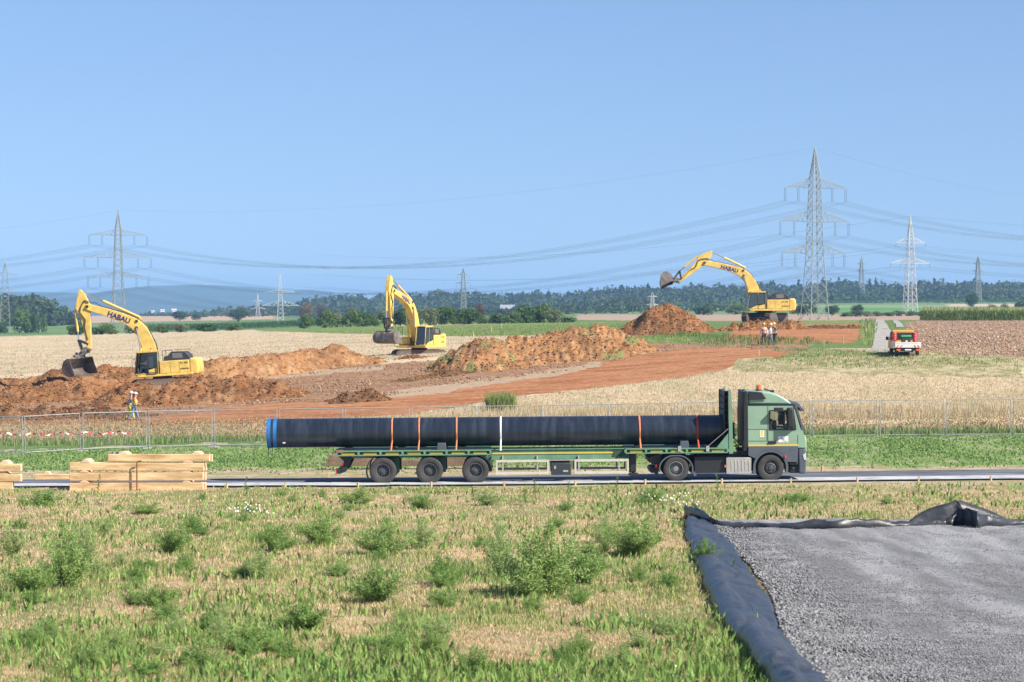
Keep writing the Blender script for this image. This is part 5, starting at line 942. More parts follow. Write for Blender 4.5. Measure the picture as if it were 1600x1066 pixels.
for sg in (-1, 1):
    for x0, x1 in ((775, 858), (898, 983)):
        b = MB(); y = sg * 1.21; Z0, Z1 = TZ_(860, 741), TZ_(860, 718.5)
        b.box(TX(x0), TX(x1), y - .02, y + .02, Z1 - .09, Z1); b.box(TX(x0), TX(x1), y - .02, y + .02, Z0, Z0 + .09)
        b.box(TX(x0), TX(x0) + .07, y - .02, y + .02, Z0 + .09, Z1 - .09); b.box(TX(x1) - .07, TX(x1), y - .02, y + .02, Z0 + .09, Z1 - .09); b.build('side_guard', M_cream, tl, smooth=0)
    b = MB(); b.box(TX(858), TX(898), sg * 1.21 - .015, sg * 1.21 + .015, TZ_(880, 720), TZ_(880, 718.5)); b.build('guard_rail', M_alu, tl)
    for px in (786, 840, 905, 968): b = MB(); b.bar((TX(px), sg * 1.18, TZ_(px, 719)), (TX(px), sg * 1.18, TZ_(px, 738)), .06); b.bar((TX(px), sg * 1.18, TZ_(px, 719)), (TX(px), sg * .5, TZ_(px, 714)), .05); b.build('guard_bracket', M_alu, tl)
    b = MB(); b.box(TX(861.5), TX(892.5), *(sorted((sg * 1.23, sg * .7))), TZ_(880, 742.5), TZ_(880, 724.5)); o = b.build('tool_box', mat('tool_box', (.035, .038, .045), .45, var=.2), tl, bevel=.02)
    b = MB(); b.box(TX(866), TX(869), *(sorted((sg * 1.235, sg * 1.245))), TZ_(880, 733), TZ_(880, 728)); b.box(TX(880), TX(888), *(sorted((sg * 1.235, sg * 1.245))), TZ_(880, 738), TZ_(880, 735)); b.build('latch', M_alu, o)
    b = MB(); b.box(TX(986), TX(995), *(sorted((sg * 1.0, sg * .82))), TZ_(990, 738), TZ_(990, 711)); b.box(TX(983), TX(998), *(sorted((sg * 1.05, sg * .75))), TZ_(990, 744), TZ_(990, 740)); b.cyl((TX(990.5), sg * .91, TZ_(990, 742)), (TX(990.5), sg * .91, TZ_(990, 736)), .06); b.build('landing_leg', M_blk, tl, bevel=.01)
# headboard
b = MB()
for sg in (-1, 1):
    b.prism([T(1140, 709), T(1140, 609.5), T(1143.5, 608.8), T(1145.5, 640), T(1146, 709)], *sorted((sg * 1.24, sg * 1.12)))
    b.prism([T(1117, 704), T(1139.8, 704), T(1139.8, 676)], *sorted((sg * 1.22, sg * 1.18)))
b.box(TX(1140.3), TX(1145), -1.12, 1.12, TZ_(1140, 709), TZ_(1140, 700)); b.build('headboard_frame', M_tgr, tl, smooth=0)
b = MB()
for k in range(9): z0 = TZ_(1140, 612 + k * 10); b.box(TX(1134), TX(1139.5), -1.10, 1.10, z0 - .2, z0)
for y in (-1.1, 1.05): b.box(TX(1133), TX(1139.8), y, y + .06, TZ_(1136, 704), TZ_(1136, 611))
b.build('headboard_panel', mat('headboard_grey', (.045, .055, .065), .7, var=.35, scale=3), tl, smooth=0)
b = MB(); b.box(TX(1146.5), TX(1151.5), -.6, .6, TZ_(1148, 688), TZ_(1148, 662)); b.build('coupling_box', M_blk, tl, bevel=.02)
# cradles
for px in (541, 625, 658, 722, 1000, 1072, 1115):
    for sg in (-1, 1): b = MB(); b.prism([(-.16, zT), (.16, zT), (.13, zT + .09), (-.13, zT + .09)], sg * .1, sg * .55); b.xf(Matrix.Translation((TX(px), 0, 0))); b.build('bearer', M_blk, tl, smooth=0)
for px in (690, 1071):
    for sg in (-1, 1):
        b = MB(); b.prism([(-.18, zT), (.18, zT), (.15, zT + .26), (-.15, zT + .26)], *sorted((sg * .98, sg * .62))); b.xf(Matrix.Translation((TX(px), 0, 0))); b.build('pipe_chock', M_grey, tl, bevel=.01)
for px in (1060, 1104): b = MB(); b.box(TX(px), TX(px) + .12, -1.27, -1.2, zT - .12, zT + .09); b.build('ratchet', M_alu, tl)
# --- pipe
pp = troot('steel_pipe'); PR = .56; PZ = zT + .09 + PR; sp = F / TY; PXx = lambda px: (px - 800) / sp; X0, X1 = PXx(421), PXx(1136)
mp_ = bpy.data.materials.new('pipe_coating'); mp_.use_nodes = True; t = mp_.node_tree; bs = t.nodes['Principled BSDF']; bs.inputs['Roughness'].default_value = .28; bs.inputs['Specular IOR Level'].default_value = .6
tc = node(t, 'ShaderNodeTexCoord'); mpn = node(t, 'ShaderNodeMapping'); mpn.inputs['Scale'].default_value = (3.2, .35, .35); t.links.new(tc.outputs['Object'], mpn.inputs[0]); nz = node(t, 'ShaderNodeTexNoise'); nz.inputs['Scale'].default_value = 1.6; nz.inputs['Detail'].default_value = 8; nz.inputs['Roughness'].default_value = .7; t.links.new(mpn.outputs[0], nz.inputs[0])
rp = node(t, 'ShaderNodeValToRGB'); rp.color_ramp.elements[0].color = (.013, .018, .030, 1); rp.color_ramp.elements[1].color = (.045, .055, .075, 1); rp.color_ramp.elements[0].position = .45; rp.color_ramp.elements[1].position = .75; t.links.new(nz.outputs['Fac'], rp.inputs[0]); t.links.new(rp.outputs[0], bs.inputs['Base Color'])
b = MB(); n = 96; seg = 60
vs_ = []; 
for i in range(seg + 1):
    x = X0 + (X1 - X0) * i / seg
    for k in range(n): a = 2 * math.pi * k / n; vs_.append((x, PR * math.cos(a), PZ + PR * math.sin(a)))
fs_ = [(i * n + k, i * n + (k + 1) % n, (i + 1) * n + (k + 1) % n, (i + 1) * n + k) for i in range(seg) for k in range(n)]
me = MB(); me.add(vs_, fs_); me.add([(X0 + .02, (PR - .03) * math.cos(2 * math.pi * k / n), PZ + (PR - .03) * math.sin(2 * math.pi * k / n)) for k in range(n)], [tuple(range(n))])
body = me.build('pipe_body', mp_, pp, smooth=40)
M_blue = mat('blue_cap', (.02, .16, .42), .5, var=.25, scale=3)
for xa, xb, nm, ex in ((X0 - .05, X0 + .10, 'end_cap', .012), (PXx(429), PXx(434.5), 'blue_band', .006), (X1 - .13, X1 + .03, 'end_cap', .012)):
    b = MB(); b.cyl((xa, 0, PZ), (xb, 0, PZ), PR + ex, n=64); b.build(nm, M_blue, pp, smooth=30)
b = MB(); b.box(PXx(444), PXx(448), -PR * .80 - .03, -PR * .80 + .03, PZ - .37, PZ - .33); b.build('label', M_white, pp)
b = MB(); b.bar((X0, -.3, PZ - PR + .05), (X0 + .0, -.3, PZ - PR - .28), .03); b.bar((X0 + .14, -.25, PZ - PR + .05), (X0 + .15, -.25, PZ - PR - .15), .02); b.build('strap_tail', M_blk, pp)
tag(pp, 'long black coated steel pipe with blue end rings strapped on the green trailer', 'pipe')
SC = {'orange': mat('strap_orange', (.62, .20, .09), .7, var=.25, scale=6), 'red': mat('strap_red', (.55, .06, .03), .7), 'white': mat('strap_white', (.72, .72, .70), .7)}
def strap(px, colr, label):
    b = MB(); w_ = .035; pts = []
    for k in range(41): a = R(-32) + R(244) * k / 40; pts.append((-(PR + .012) * math.cos(a), PZ + (PR + .012) * math.sin(a)))
    pts = [(-1.22, zT - .02)] + pts + [(1.22, zT - .02)]; q = []
    for y, z in pts: q += [(-w_, y, z), (w_, y, z)]
    off_ = [(x, y * 1.0 , z) for x, y, z in q]; b.add([(x, y, z) for x, y, z in q], [(2 * i, 2 * i + 1, 2 * i + 3, 2 * i + 2) for i in range(len(pts) - 1)])
    o = b.build('lashing_strap', SC[colr], smooth=60); s_ = o.modifiers.new('t', 'SOLIDIFY'); s_.thickness = .006; s_.offset = 0
    o.rotation_euler = (0, -PIT, random.uniform(-.01, .01)); o.location = (0, TY, zt0); o.location += Vector((PXx(px) * math.cos(PIT), 0, PXx(px) * math.sin(PIT))); tag(o, label, 'strap', 'lashing straps over the pipe')
for px, c, l in ((614, 'orange', 'faded orange strap over the pipe, leftmost of all straps'), (656, 'orange', 'orange strap over the pipe between the two rear trailer axles'), (714.5, 'orange', 'faded orange strap over the pipe just left of the white one'), (783, 'white', 'white strap over the middle of the pipe'), (999, 'orange', 'orange strap over the pipe right of the cream side guard'), (1089, 'red', 'red strap over the pipe nearest the headboard')): strap(px, c, l)
b = MB(); b.bar((TX(1104), -1.23, TZ_(1104, 700)), (TX(1139), -1.26, TZ_(1139, 670)), .07, .012); o = b.build('diagonal_strap', mat('strap_beige', (.5, .45, .36), .7)); o.location = (0, TY, zt0); o.rotation_euler = (0, -PIT, 0); tag(o, 'beige strap running diagonally from the side rail up to the headboard', 'strap')

# ---------------------------------------------------------------- people
M_skin = mat('skin', (.50, .28, .19), .6); M_hair = mat('hair', (.05, .03, .02), .8)
def skinned(name, nodes, edges, material, parent, sub=1):
    me = bpy.data.meshes.new(name); me.from_pydata([n[0] for n in nodes], edges, []); o = bpy.data.objects.new(name, me); COL.objects.link(o)
    m = o.modifiers.new('skin', 'SKIN'); m.use_smooth_shade = True; me_ = o.data
    if not me_.skin_vertices: 
        bpy.context.view_layer.objects.active = o
    for i, n in enumerate(nodes):
        r = n[1]; me_.skin_vertices[0].data[i].radius = (r, r) if not isinstance(r, tuple) else r
    me_.skin_vertices[0].data[0].use_root = True
    s = o.modifiers.new('sub', 'SUBSURF'); s.levels = s.render_levels = sub
    dg = bpy.context.evaluated_depsgraph_get(); nm = bpy.data.meshes.new_from_object(o.evaluated_get(dg)); COL.objects.unlink(o); bpy.data.objects.remove(o)
    nm.materials.clear(); nm.materials.append(material); ob = bpy.data.objects.new(name, nm); COL.objects.link(ob); ob.parent = parent; return ob
def person(loc, yaw, pose, top, trous, helmet, label, sleeves=None, vest=None, scale=1., boots=(.04, .035, .03), group=None):
    """pose: dict with feet, knees, hands, elbows offsets; x forward, y left"""
    r = empty('person', loc, (0, 0, yaw), scale); tag(r, label, 'person', group)
    hipz = pose.get('hip', .92); hx = pose.get('hipx', 0); lean = pose.get('lean', .03); hip = Vector((hx, 0, hipz)); ch = hip + Vector((lean, 0, .42)); nk = hip + Vector((lean * 1.2, 0, .58)); hd = nk + Vector((.02, 0, .17))
    nodes = [(hip, .12), (hip + Vector((lean * .5, 0, .2)), .125), (ch, (.15, .11)), (nk, .06), (hd, .085), (hd + Vector((0, 0, .08)), .075)]; edges = [(0, 1), (1, 2), (2, 3), (3, 4), (4, 5)]
    T_ = [(hip + Vector((0, 0, .02)), .14), (hip + Vector((lean * .5, 0, .2)), .145), (ch, .165), (nk - Vector((0, 0, .03)), .08)]; te = [(0, 1), (1, 2), (2, 3)]
    S_ = list(T_); se = list(te); L_ = [(hip, .15)]; le = []
    for s, nm in ((1, 'l'), (-1, 'r')):
        k, f = Vector(pose['knee_' + nm]), Vector(pose['foot_' + nm]); e, h = Vector(pose['elbow_' + nm]), Vector(pose['hand_' + nm]); hj = hip + Vector((0, s * .1, -.05)); sh = ch + Vector((0, s * .19, .07))
        i = len(nodes); nodes += [(hj, .09), (k, .06), (f + Vector((0, 0, .09)), .045), (f + Vector((.13, s * .02, .035)), .04), (sh, .06), (e, .043), (h, .032)]; edges += [(0, i), (i, i + 1), (i + 1, i + 2), (i + 2, i + 3), (2, i + 4), (i + 4, i + 5), (i + 5, i + 6)]
        d = (h - e).normalized(); side = d.cross(Vector((1, 0, .2))).normalized(); pal = h + d * .07; nodes.append((pal, (.034, .018))); edges.append((i + 6, i + 7))
        for q in range(4):
            j = len(nodes); o_ = side * (.024 * (q - 1.5)); ln = (.075, .085, .08, .062)[q]; nodes += [(pal + o_ + d * .03, .009), (pal + o_ + d * (.03 + ln * .5) + Vector((.012, 0, 0)), .008), (pal + o_ * .9 + d * (.03 + ln * .85) + Vector((.032, 0, 0)), .007)]; edges += [(i + 7, j), (j, j + 1), (j + 1, j + 2)]
        j = len(nodes); nodes += [(h + d * .03 + Vector((.035, 0, 0)) + side * .02, .010), (h + d * .075 + Vector((.06, 0, 0)) + side * .025, .008)]; edges += [(i + 6, j), (j, j + 1)]
        m = len(S_); S_ += [(sh, .075), (e, .06), (h - d * .03, .048)]; se += [(2, m), (m, m + 1), (m + 1, m + 2)]
        m = len(L_); L_ += [(hj + Vector((0, 0, -.02)), .105), (k, .078), (f + Vector((0, 0, .1)), .065)]; le += [(0, m), (m, m + 1), (m + 1, m + 2)]
        b = [(f + Vector((-.05, 0, .06)), .055), (f + Vector((.06, 0, .05)), .052), (f + Vector((.19, s * .02, .04)), .045)]; skinned('boot', b, [(0, 1), (1, 2)], mat('boot%d' % int(boots[0] * 1000), boots, .8), r)
    bd = skinned('body', nodes, edges, M_skin, r)
    skinned('jacket' if sleeves is None else 'shirt', S_, se, mat('cloth%d%d%d' % tuple(int(c * 100) for c in (sleeves or top)), sleeves or top, .85, var=.15, scale=8), r); skinned('trousers', L_, le, mat('cloth%d%d%d' % tuple(int(c * 100) for c in trous), trous, .85, var=.2, scale=8), r)
    if vest:
        V_ = [(p, rr + .035) for p, rr in T_[:3]] + [(T_[3][0] - Vector((0, 0, .05)), .09)]; skinned('vest', V_, te, mat('cloth%d%d%d' % tuple(int(c * 100) for c in vest), vest, .8), r)
        b = MB(); b.lathe(tuple(hip + Vector((lean * .5, 0, .12))), [(.186, 0), (.192, 0), (.192, .05), (.186, .05)], 20, axis='z'); b.build('reflective_band', mat('reflective', (.65, .67, .66), .4), r)
    b = MB(); c = hd + Vector((.0, 0, .075)); b.lathe(tuple(c), [(.118, 0), (.118, .03), (.11, .07), (.08, .11), (.04, .13), (0, .135)], 18, axis='z'); b.box(c.x + .05, c.x + .17, -.08, .08, c.z - .005, c.z + .012)
    if helmet: b.build('helmet', mat('helmet%d%d' % (int(helmet[0] * 100), int(helmet[2] * 100)), helmet, .4), r, smooth=60)
    else:
        b = MB(); b.lathe(tuple(hd + Vector((-.01, 0, .03))), [(.09, 0), (.097, .04), (.085, .09), (.05, .12), (0, .13)], 16, axis='z'); b.build('hair', M_hair, r, smooth=60)
    b = MB(); hx_ = hd.x + .085
    b.prism([(hx_ - .01, hd.z + .0), (hx_ + .028, hd.z + .005), (hx_, hd.z + .045)], -.013, .013); b.build('nose', M_skin, bd)
    for s in (-1, 1):
        b = MB(); b.cyl((hx_ - .012, s * .032, hd.z + .04), (hx_ + .004, s * .032, hd.z + .04), .010, n=8); b.build('eye', M_blk, bd)
        b = MB(); b.cyl((hd.x, s * .08, hd.z + .02), (hd.x - .01, s * .098, hd.z + .025), .03, .022, 8); b.build('ear', M_skin, bd)
    b = MB(); b.box(hx_ - .02, hx_ + .001, -.025, .025, hd.z - .035, hd.z - .027); b.build('mouth', mat('lips', (.35, .12, .1), .6), bd)
    return r
def stand(dx=.0, arm=.0): return dict(knee_l=(.03, .12, .5), knee_r=(.03, -.12, .5), foot_l=(0, .14, 0), foot_r=(0, -.13, 0), elbow_l=(-.03, .28, 1.15), elbow_r=(-.03, -.28, 1.15), hand_l=(.08 + arm, .27, .92 + arm), hand_r=(.08 + arm, -.27, .92 + arm))
walk = dict(lean=.09, knee_l=(.22, .1, .5), foot_l=(.32, .1, 0), knee_r=(-.06, -.1, .48), foot_r=(-.36, -.1, .05), elbow_l=(-.12, .27, 1.14), hand_l=(.05, .27, .95), elbow_r=(.12, -.27, 1.14), hand_r=(.33, -.22, 1.1))
walk2 = dict(lean=.06, knee_l=(-.05, .1, .48), foot_l=(-.28, .1, .03), knee_r=(.18, -.1, .5), foot_r=(.26, -.1, 0), elbow_l=(.05, .27, 1.13), hand_l=(.22, .2, 1.05), elbow_r=(-.1, -.27, 1.14), hand_r=(-.05, -.27, .9))
person(G1(208.5, 147.5), 0.1, walk, (.7, .8, .1), (.16, .25, .42), (.8, .8, .78), 'worker in yellow vest, orange shirt, blue jeans and white helmet walking beside the soil bank', sleeves=(.75, .25, .05), vest=(.68, .82, .12))
person(G1(203, 148.6), 0.1, walk2, (.05, .07, .11), (.55, .75, .04), (.8, .8, .78), 'worker in dark jacket and bright yellow green trousers, half behind the one in jeans')
person(G1(1193.7, 197), R(-100), stand(), (.75, .75, .72), (.06, .06, .09), (.75, .55, .05), 'worker in orange vest and yellow helmet, leftmost of three standing workers', sleeves=(.7, .68, .62), vest=(.85, .16, .04))
person(G1(1203, 195.5), R(-20), walk2, (.55, .57, .6), (.10, .13, .22), (.75, .7, .45), 'worker in grey shirt and blue trousers between the other two standing workers')
person(G1(1210.5, 197), R(-160), stand(arm=.1), (.7, .8, .3), (.05, .055, .08), (.8, .7, .25), 'worker in pale yellow vest and dark clothes, rightmost of three standing workers', sleeves=(.12, .13, .16), vest=(.62, .72, .25))
sit = dict(hip=.62, lean=-.05, knee_l=(.45, .14, .62), knee_r=(.45, -.12, .62), foot_l=(.52, .14, .18), foot_r=(.5, -.12, .18), elbow_l=(.1, .27, .92), elbow_r=(.1, -.27, .92), hand_l=(.36, .22, .95), hand_r=(.36, -.22, .95))
# ---------------------------------------------------------------- excavators
M_ey = mat('digger_yellow', (.82, .57, .115), .42, var=.22, scale=1.6, col2=(.56, .38, .11)); M_eg = mat('digger_dark', (.035, .038, .045), .5, var=.35, scale=3); M_steel2 = mat('worn_steel', (.20, .19, .18), .5, .5, var=.4, scale=4); M_bk = mat('bucket_steel', (.25, .24, .22), .45, .5, var=.55, scale=1.8, col2=(.13, .075, .05))
M_chr = mat('piston_chrome', (.6, .6, .6), .2, .9); M_blu = mat('lettering_blue', (.02, .025, .16), .5); M_trk = mat('track_steel', (.09, .075, .065), .7, .3, var=.5, scale=5, col2=(.2, .12, .07)); M_eglass = mat('cab_glass', (.035, .05, .06), .08, spec=.8)
def excavator(loc, yaw, tilt, tipp, armd, bloc, bpitch, byaw, bw_, tyaw, label, door=False, bs=1.):
    r = empty('excavator', loc); r.rotation_mode = 'XYZ'; r.matrix_world = Matrix.Translation(loc) @ Matrix.Rotation(yaw, 4, 'Z') @ Matrix.Rotation(tilt, 4, 'Y'); tag(r, label, 'excavator')
    RT = Matrix.Rotation(tyaw, 4, 'Z')
    for s in (-1, 1):
        b = MB(); L = 1.95; hr = .46; yc = s * 1.3; out = [(L * math.cos(0) + 0, 0)]
        prof = [(L - .0 + hr * math.sin(a), hr + .0 + hr * math.cos(a)) for a in np.linspace(0, math.pi, 9)] + [(-L - hr * math.sin(a), hr - hr * math.cos(a)) for a in np.linspace(0, math.pi, 9)]
        b.prism(prof, yc - .28, yc + .28)
        for i in range(26):
            x = -L + 2 * L * i / 25
            for z in (.0, 2 * hr): b.box(x - .03, x + .03, yc - .30, yc + .30, z - .03, z + .03)
        for a in np.linspace(.3, math.pi - .3, 6):
            for sg in (-1, 1): x, z = sg * (L + (hr + .01) * math.sin(a)), hr + (hr + .01) * math.cos(a); b.box(x - .03, x + .03, yc - .30, yc + .30, z - .03, z + .03)
        b.xf(RT); o = b.build('track', M_trk, r)
        c = MB()
        for i in range(7): c.cyl((-1.5 + .5 * i, yc - .31, .22), (-1.5 + .5 * i, yc + .31, .22), .13, n=12)
        for x in (-L, L): c.cyl((x, yc - .31, hr), (x, yc + .31, hr), .32, n=18)
        c.box(-1.6, 1.6, yc - .295, yc + .295, .36, .68); c.xf(RT); c.build('track_rollers', M_steel2, o)
    b = MB(); b.box(-1.2, 1.2, -1.05, 1.05, .5, .85); b.xf(RT); b.cyl((0, 0, .8), (0, 0, 1.13), .75, n=24); b.build('undercarriage', M_eg, r, bevel=.04)
    b = MB(); b.box(-2.6, 1.75, -1.5, 1.5, 1.13, 1.32); b.prism([(-.1, 1.32), (1.2, 1.32), (1.5, 1.5), (1.5, 2.0), (-.1, 2.15)], -1.48, -.5); b.build('platform', M_ey, r, bevel=.03)
    b = MB(); b.box(-2.35, -.05, .50, 1.5, 1.325, 2.3); b.box(-2.35, -.05, -1.5, -.55, 1.325, 2.3); b.build('side_panel', M_ey, r, bevel=.05, seg=3)
    b = MB()
    for x in (-.9, -1.6): b.box(x, x + .015, 1.498, 1.506, 1.38, 2.26)
    b.cyl((-1.25, 1.495, 1.8), (-1.25, 1.51, 1.8), .035, n=8); b.build('panel_seam', M_eg, r)
    pr = [(-2.35, 1.2), (-2.35, 2.42), (-2.9, 2.42), (-3.05, 2.3), (-3.12, 1.6), (-3.0, 1.15), (-2.7, 1.1)]
    b = MB(); b.prism(pr, -1.4, 1.4); b.build('counterweight', M_ey, r, bevel=.14, seg=4)
    b = MB(); b.prism([(-.35, 2.3), (-.35, 2.62), (-.7, 2.7), (-.95, 2.98), (-2.0, 2.95), (-2.3, 2.7), (-2.4, 2.42), (-2.3, 2.3)], -.9, 1.15); b.build('engine_cover', M_eg, r, bevel=.05)
    b = MB(); 
    for i in range(5): b.box(-1.85 + .01 * i, -1.05, 1.152, 1.165, 2.5 + .075 * i, 2.53 + .075 * i)
    b.cyl((-.95, .2, 2.9), (-.95, .2, 3.12), .07, n=10); b.build('grille', M_alu, r)
    # cab
    x0, x1, y0, y1, z0, z1 = .08, 1.92, .48, 1.5, 1.325, 3.12; cab = MB(); pw = .085
    P4 = [((x0, z0), (x0 + .02, z1)), ((x0 + .78, z0), (x0 + .78, z1)), ((x1 - .02, z0), (x1 - .28, z1))]
    for y in (y0, y1 - pw):
        for p, q in P4: cab.bar((p[0], y + pw / 2, p[1]), (q[0], y + pw / 2, q[1] - .04), pw if p[0] < 1 or True else .1)
        cab.bar((x0, y + pw / 2, z0 + .04), (x1, y + pw / 2, z0 + .04), pw); cab.bar((x0 - .02, y + pw / 2, z1 - .05), (x1 - .25, y + pw / 2, z1 - .05), pw)
    cab.prism([(x0 - .03, z1), (x0 - .03, z1 + .05), (x1 - .35, z1 + .05), (x1 - .22, z1), ], y0, y1); cab.bar((x0, y0, z0 + .04), (x0, y1, z0 + .04), pw); cab.bar((x1, y0, z0 + .04), (x1, y1, z0 + .04), pw)
    cab.box(x0, x1, y0, y1, z0 - .0, z0 + .05)
    co = cab.build('cab', M_ey if door else M_ey, r, bevel=.015, seg=1)
    b = MB(); b.box(x0 - .02, x0 + .0, y0 + .02, y1 - .02, z0 + .1, z1 - .1); b.build('window', M_eglass, co, smooth=0)
    b = MB(); b.add([(x1 - .0, y0 + .03, z0 + .12), (x1 - .0, y1 - .03, z0 + .12), (x1 - .27, y1 - .03, z1 - .06), (x1 - .27, y0 + .03, z1 - .06), (x1 - .02, y0 + .03, z0 + .12), (x1 - .02, y1 - .03, z0 + .12), (x1 - .29, y1 - .03, z1 - .06), (x1 - .29, y0 + .03, z1 - .06)], [(0, 1, 2, 3), (7, 6, 5, 4), (0, 3, 7, 4), (1, 5, 6, 2), (3, 2, 6, 7), (0, 4, 5, 1)]); b.build('windscreen', M_eglass, co, smooth=0)
    for y, both in ((y1 - .04, not door), (y0 + .02, True)):
        b = MB(); b.box(x0 + .07, x0 + .72, y, y + .015, z0 + .5, z1 - .12); b.build('window', M_eglass, co, smooth=0)
        if both: b = MB(); b.prism([(x0 + .84, z0 + .12), (x1 - .08, z0 + .12), (x1 - .32, z1 - .12), (x0 + .84, z1 - .12)], y, y + .015); b.build('window', M_eglass, co, smooth=0)
    b = MB(); b.prism([(x0 + .05, z0 + .06), (x0 + .74, z0 + .06), (x0 + .74, z0 + .35), (x0 + .05, z0 + .50)], y1 - .05, y1 + .004); b.prism([(x0 + .8, z0 + .06), (x1 - .3, z0 + .06), (x1 - .5, z0 + .18), (x0 + .8, z0 + .4)], y1 - .05, y1 + .004) if not door else None; b.build('door_panel', M_ey, co, smooth=0)
    b = MB(); 
    for p, q in (((x0 + .78, z0 + .06), (x0 + .78, z1 - .1)), ((x1 - .05, z0 + .08), (x1 - .29, z1 - .09)), ((x0 + .02, z0 + .06), (x0 + .02, z1 - .1)), ((x0, z1 - .1), (x1 - .28, z1 - .1))): b.bar((p[0], y1 + .004, p[1]), (q[0], y1 + .004, q[1]), .07, .02)
    if door: b.box(x0 + .02, x0 + .75, y1 + .06, y1 + .10, z0 + .1, z0 + .16); b.box(x0 + .02, x0 + .75, y1 + .06, y1 + .10, z1 - .2, z1 - .12); b.box(x0 + .0, x0 + .08, y1 + .06, y1 + .10, z0 + .1, z1 - .12); b.box(x0 + .7, x0 + .78, y1 + .06, y1 + .10, z0 + .1, z1 - .12)
    b.build('door_frame', M_eg, co)
    b = MB(); b.box(.75, 1.2, .75, 1.25, z0 + .05, z0 + .45); b.box(.68, .8, .75, 1.25, z0 + .45, z0 + 1.15); b.box(1.6, 1.75, .6, 1.35, z0 + .05, z0 + .5); b.build('seat', M_eg, co, bevel=.04)
    b = MB(); b.cyl((.6, 1.0, z1 + .05), (.6, 1.0, z1 + .12), .09, .09, 12); b.build('beacon_base', M_ey, r); b = MB(); b.cyl((.6, 1.0, z1 + .12), (.6, 1.0, z1 + .27), .075, .06, 12); b.build('beacon', M_org, r)
    def hr(*runs):
        b = MB(); [b.tube([Vector(p) for p in pts], .02, 6) for pts in runs]; b.build('handrail', M_eg, r)
    hr([(1.5, -1.45, 2.0), (1.5, -1.45, 3.0), (.6, -1.45, 3.0), (.6, -1.45, 2.1)], [(1.5, -1.45, 2.5), (.6, -1.45, 2.5)]); hr([(-.2, .6, 2.3), (-.2, .6, 3.1), (-.95, .6, 3.1), (-.95, .6, 2.9)]); hr([(-.2, -1.2, 2.3), (-.2, -1.2, 3.1), (-2.1, -1.2, 3.1), (-2.1, -1.2, 2.9)]); hr([(1.95, 1.45, 1.6), (2.05, 1.55, 1.6), (2.05, 1.55, 2.5), (1.8, 1.48, 2.6)]); hr([(1.85, -1.4, 1.2), (2.3, -1.4, 1.3), (2.3, -1.4, 2.6), (1.5, -1.4, 2.6)])
    b = MB(); b.box(2.2, 2.26, -1.6, -1.35, 2.0, 2.35); b.build('mirror', M_eg, r)
    # boom
    foot = Vector((.35, 0, 1.75)); tip = Vector((tipp[0], 0, tipp[1])); d = tip - foot; Lb = d.length; ang = math.atan2(d.z, d.x); k = Lb / 7.5
    bf = lambda x, z, y=0: Vector((foot.x + (x * math.cos(ang) - z * math.sin(ang)) * k, y, foot.z + (x * math.sin(ang) + z * math.cos(ang)) * k))
    up = [(0, .3), (.7, .85), (1.4, 1.33), (2.1, 1.68), (2.8, 1.88), (3.4, 1.92), (4.0, 1.83), (4.9, 1.5), (6.0, 1.0), (7.1, .42), (7.45, .25), (7.6, .05)]; dn = [(7.5, -.18), (7.2, -.2), (6.2, .25), (5.2, .66), (4.3, .95), (3.6, 1.02), (3.0, .93), (2.3, .62), (1.5, .12), (.6, -.3), (.1, -.38), (-.2, 0)]
    b = MB(); b.prism([(bf(*p).x, bf(*p).z) for p in up + dn], -.33, .25); bo = b.build('boom', M_ey, r, bevel=.03)
    for p in ((7.42, .0), (3.35, 1.35), (3.7, 1.75)): b = MB(); b.cyl(bf(*p, -.38), bf(*p, .31), .12, n=14); b.build('pivot_pin', M_eg, bo)
    tdir = (bf(5.9, .62) - bf(4.0, 1.38)).normalized(); tnorm = Vector((-tdir.z, 0, tdir.x)); 
    for s, yo in ((1, .262), (-1, -.342)):
        ctr = bf(4.95, 1.02); xd = -tdir * s; M = Matrix(((xd.x, tnorm.x, 0, ctr.x), (0, 0, s, yo), (xd.z, tnorm.z, 0, ctr.z), (0, 0, 0, 1)))
        text_mesh('lettering', 'HABAU', .56, M_blu, bo, M, .006, .03)
    hs = MB()
    for y in (-.12, -.02, .08): hs.tube([bf(.5, .8, y), bf(1.4, 1.42, y), bf(2.8, 1.97, y), bf(3.6, 2.0, y), bf(5.0, 1.56, y), bf(6.6, .76, y), bf(7.3, .6, y)], .028, 6)
    hs.build('hose', M_eg, bo)
    for y in (-.42, .34):
        b = MB(); a0 = Vector((1.25, y, 1.35)); a1 = bf(3.35, 1.35, y); b.cyl(a0, a0.lerp(a1, .55), .10, n=14); o = b.build('boom_cylinder', M_ey, r); c = MB(); c.cyl(a0.lerp(a1, .55), a1, .055, n=12); c.build('piston_rod', M_chr, o)
    # arm
    aa = math.radians(armd); A = bf(7.42, .0); X_ = Vector((math.cos(aa), 0, math.sin(aa))); N_ = Vector((-math.sin(aa), 0, math.cos(aa)))   # X_ towards the bucket, N_ outwards
    af = lambda x, n, y=0: A + X_ * x + N_ * n + Vector((0, y, 0))
    arm = [(-1.35, .46), (-1.05, .15), (-.38, -.1), (.13, -.2), (1.8, -.15), (3.3, -.1), (3.42, .05), (3.3, .2), (1.7, .42), (.5, .68), (.13, .92), (-.4, .85), (-1.1, .66), (-1.35, .58)]
    b = MB(); b.prism([(af(*p).x, af(*p).z) for p in arm], -.24, .16); ar = b.build('arm', M_ey, r, bevel=.025)
    hs = MB()
    for y in (.2, .24): hs.tube([bf(7.2, .55, y), af(-.5, .2, y), af(.0, .5, y), af(.4, .6, y), af(1.0, .2, y), af(1.6, .3, y), af(2.6, .12, y)], .028, 6)
    hs.build('hose', M_eg, ar)
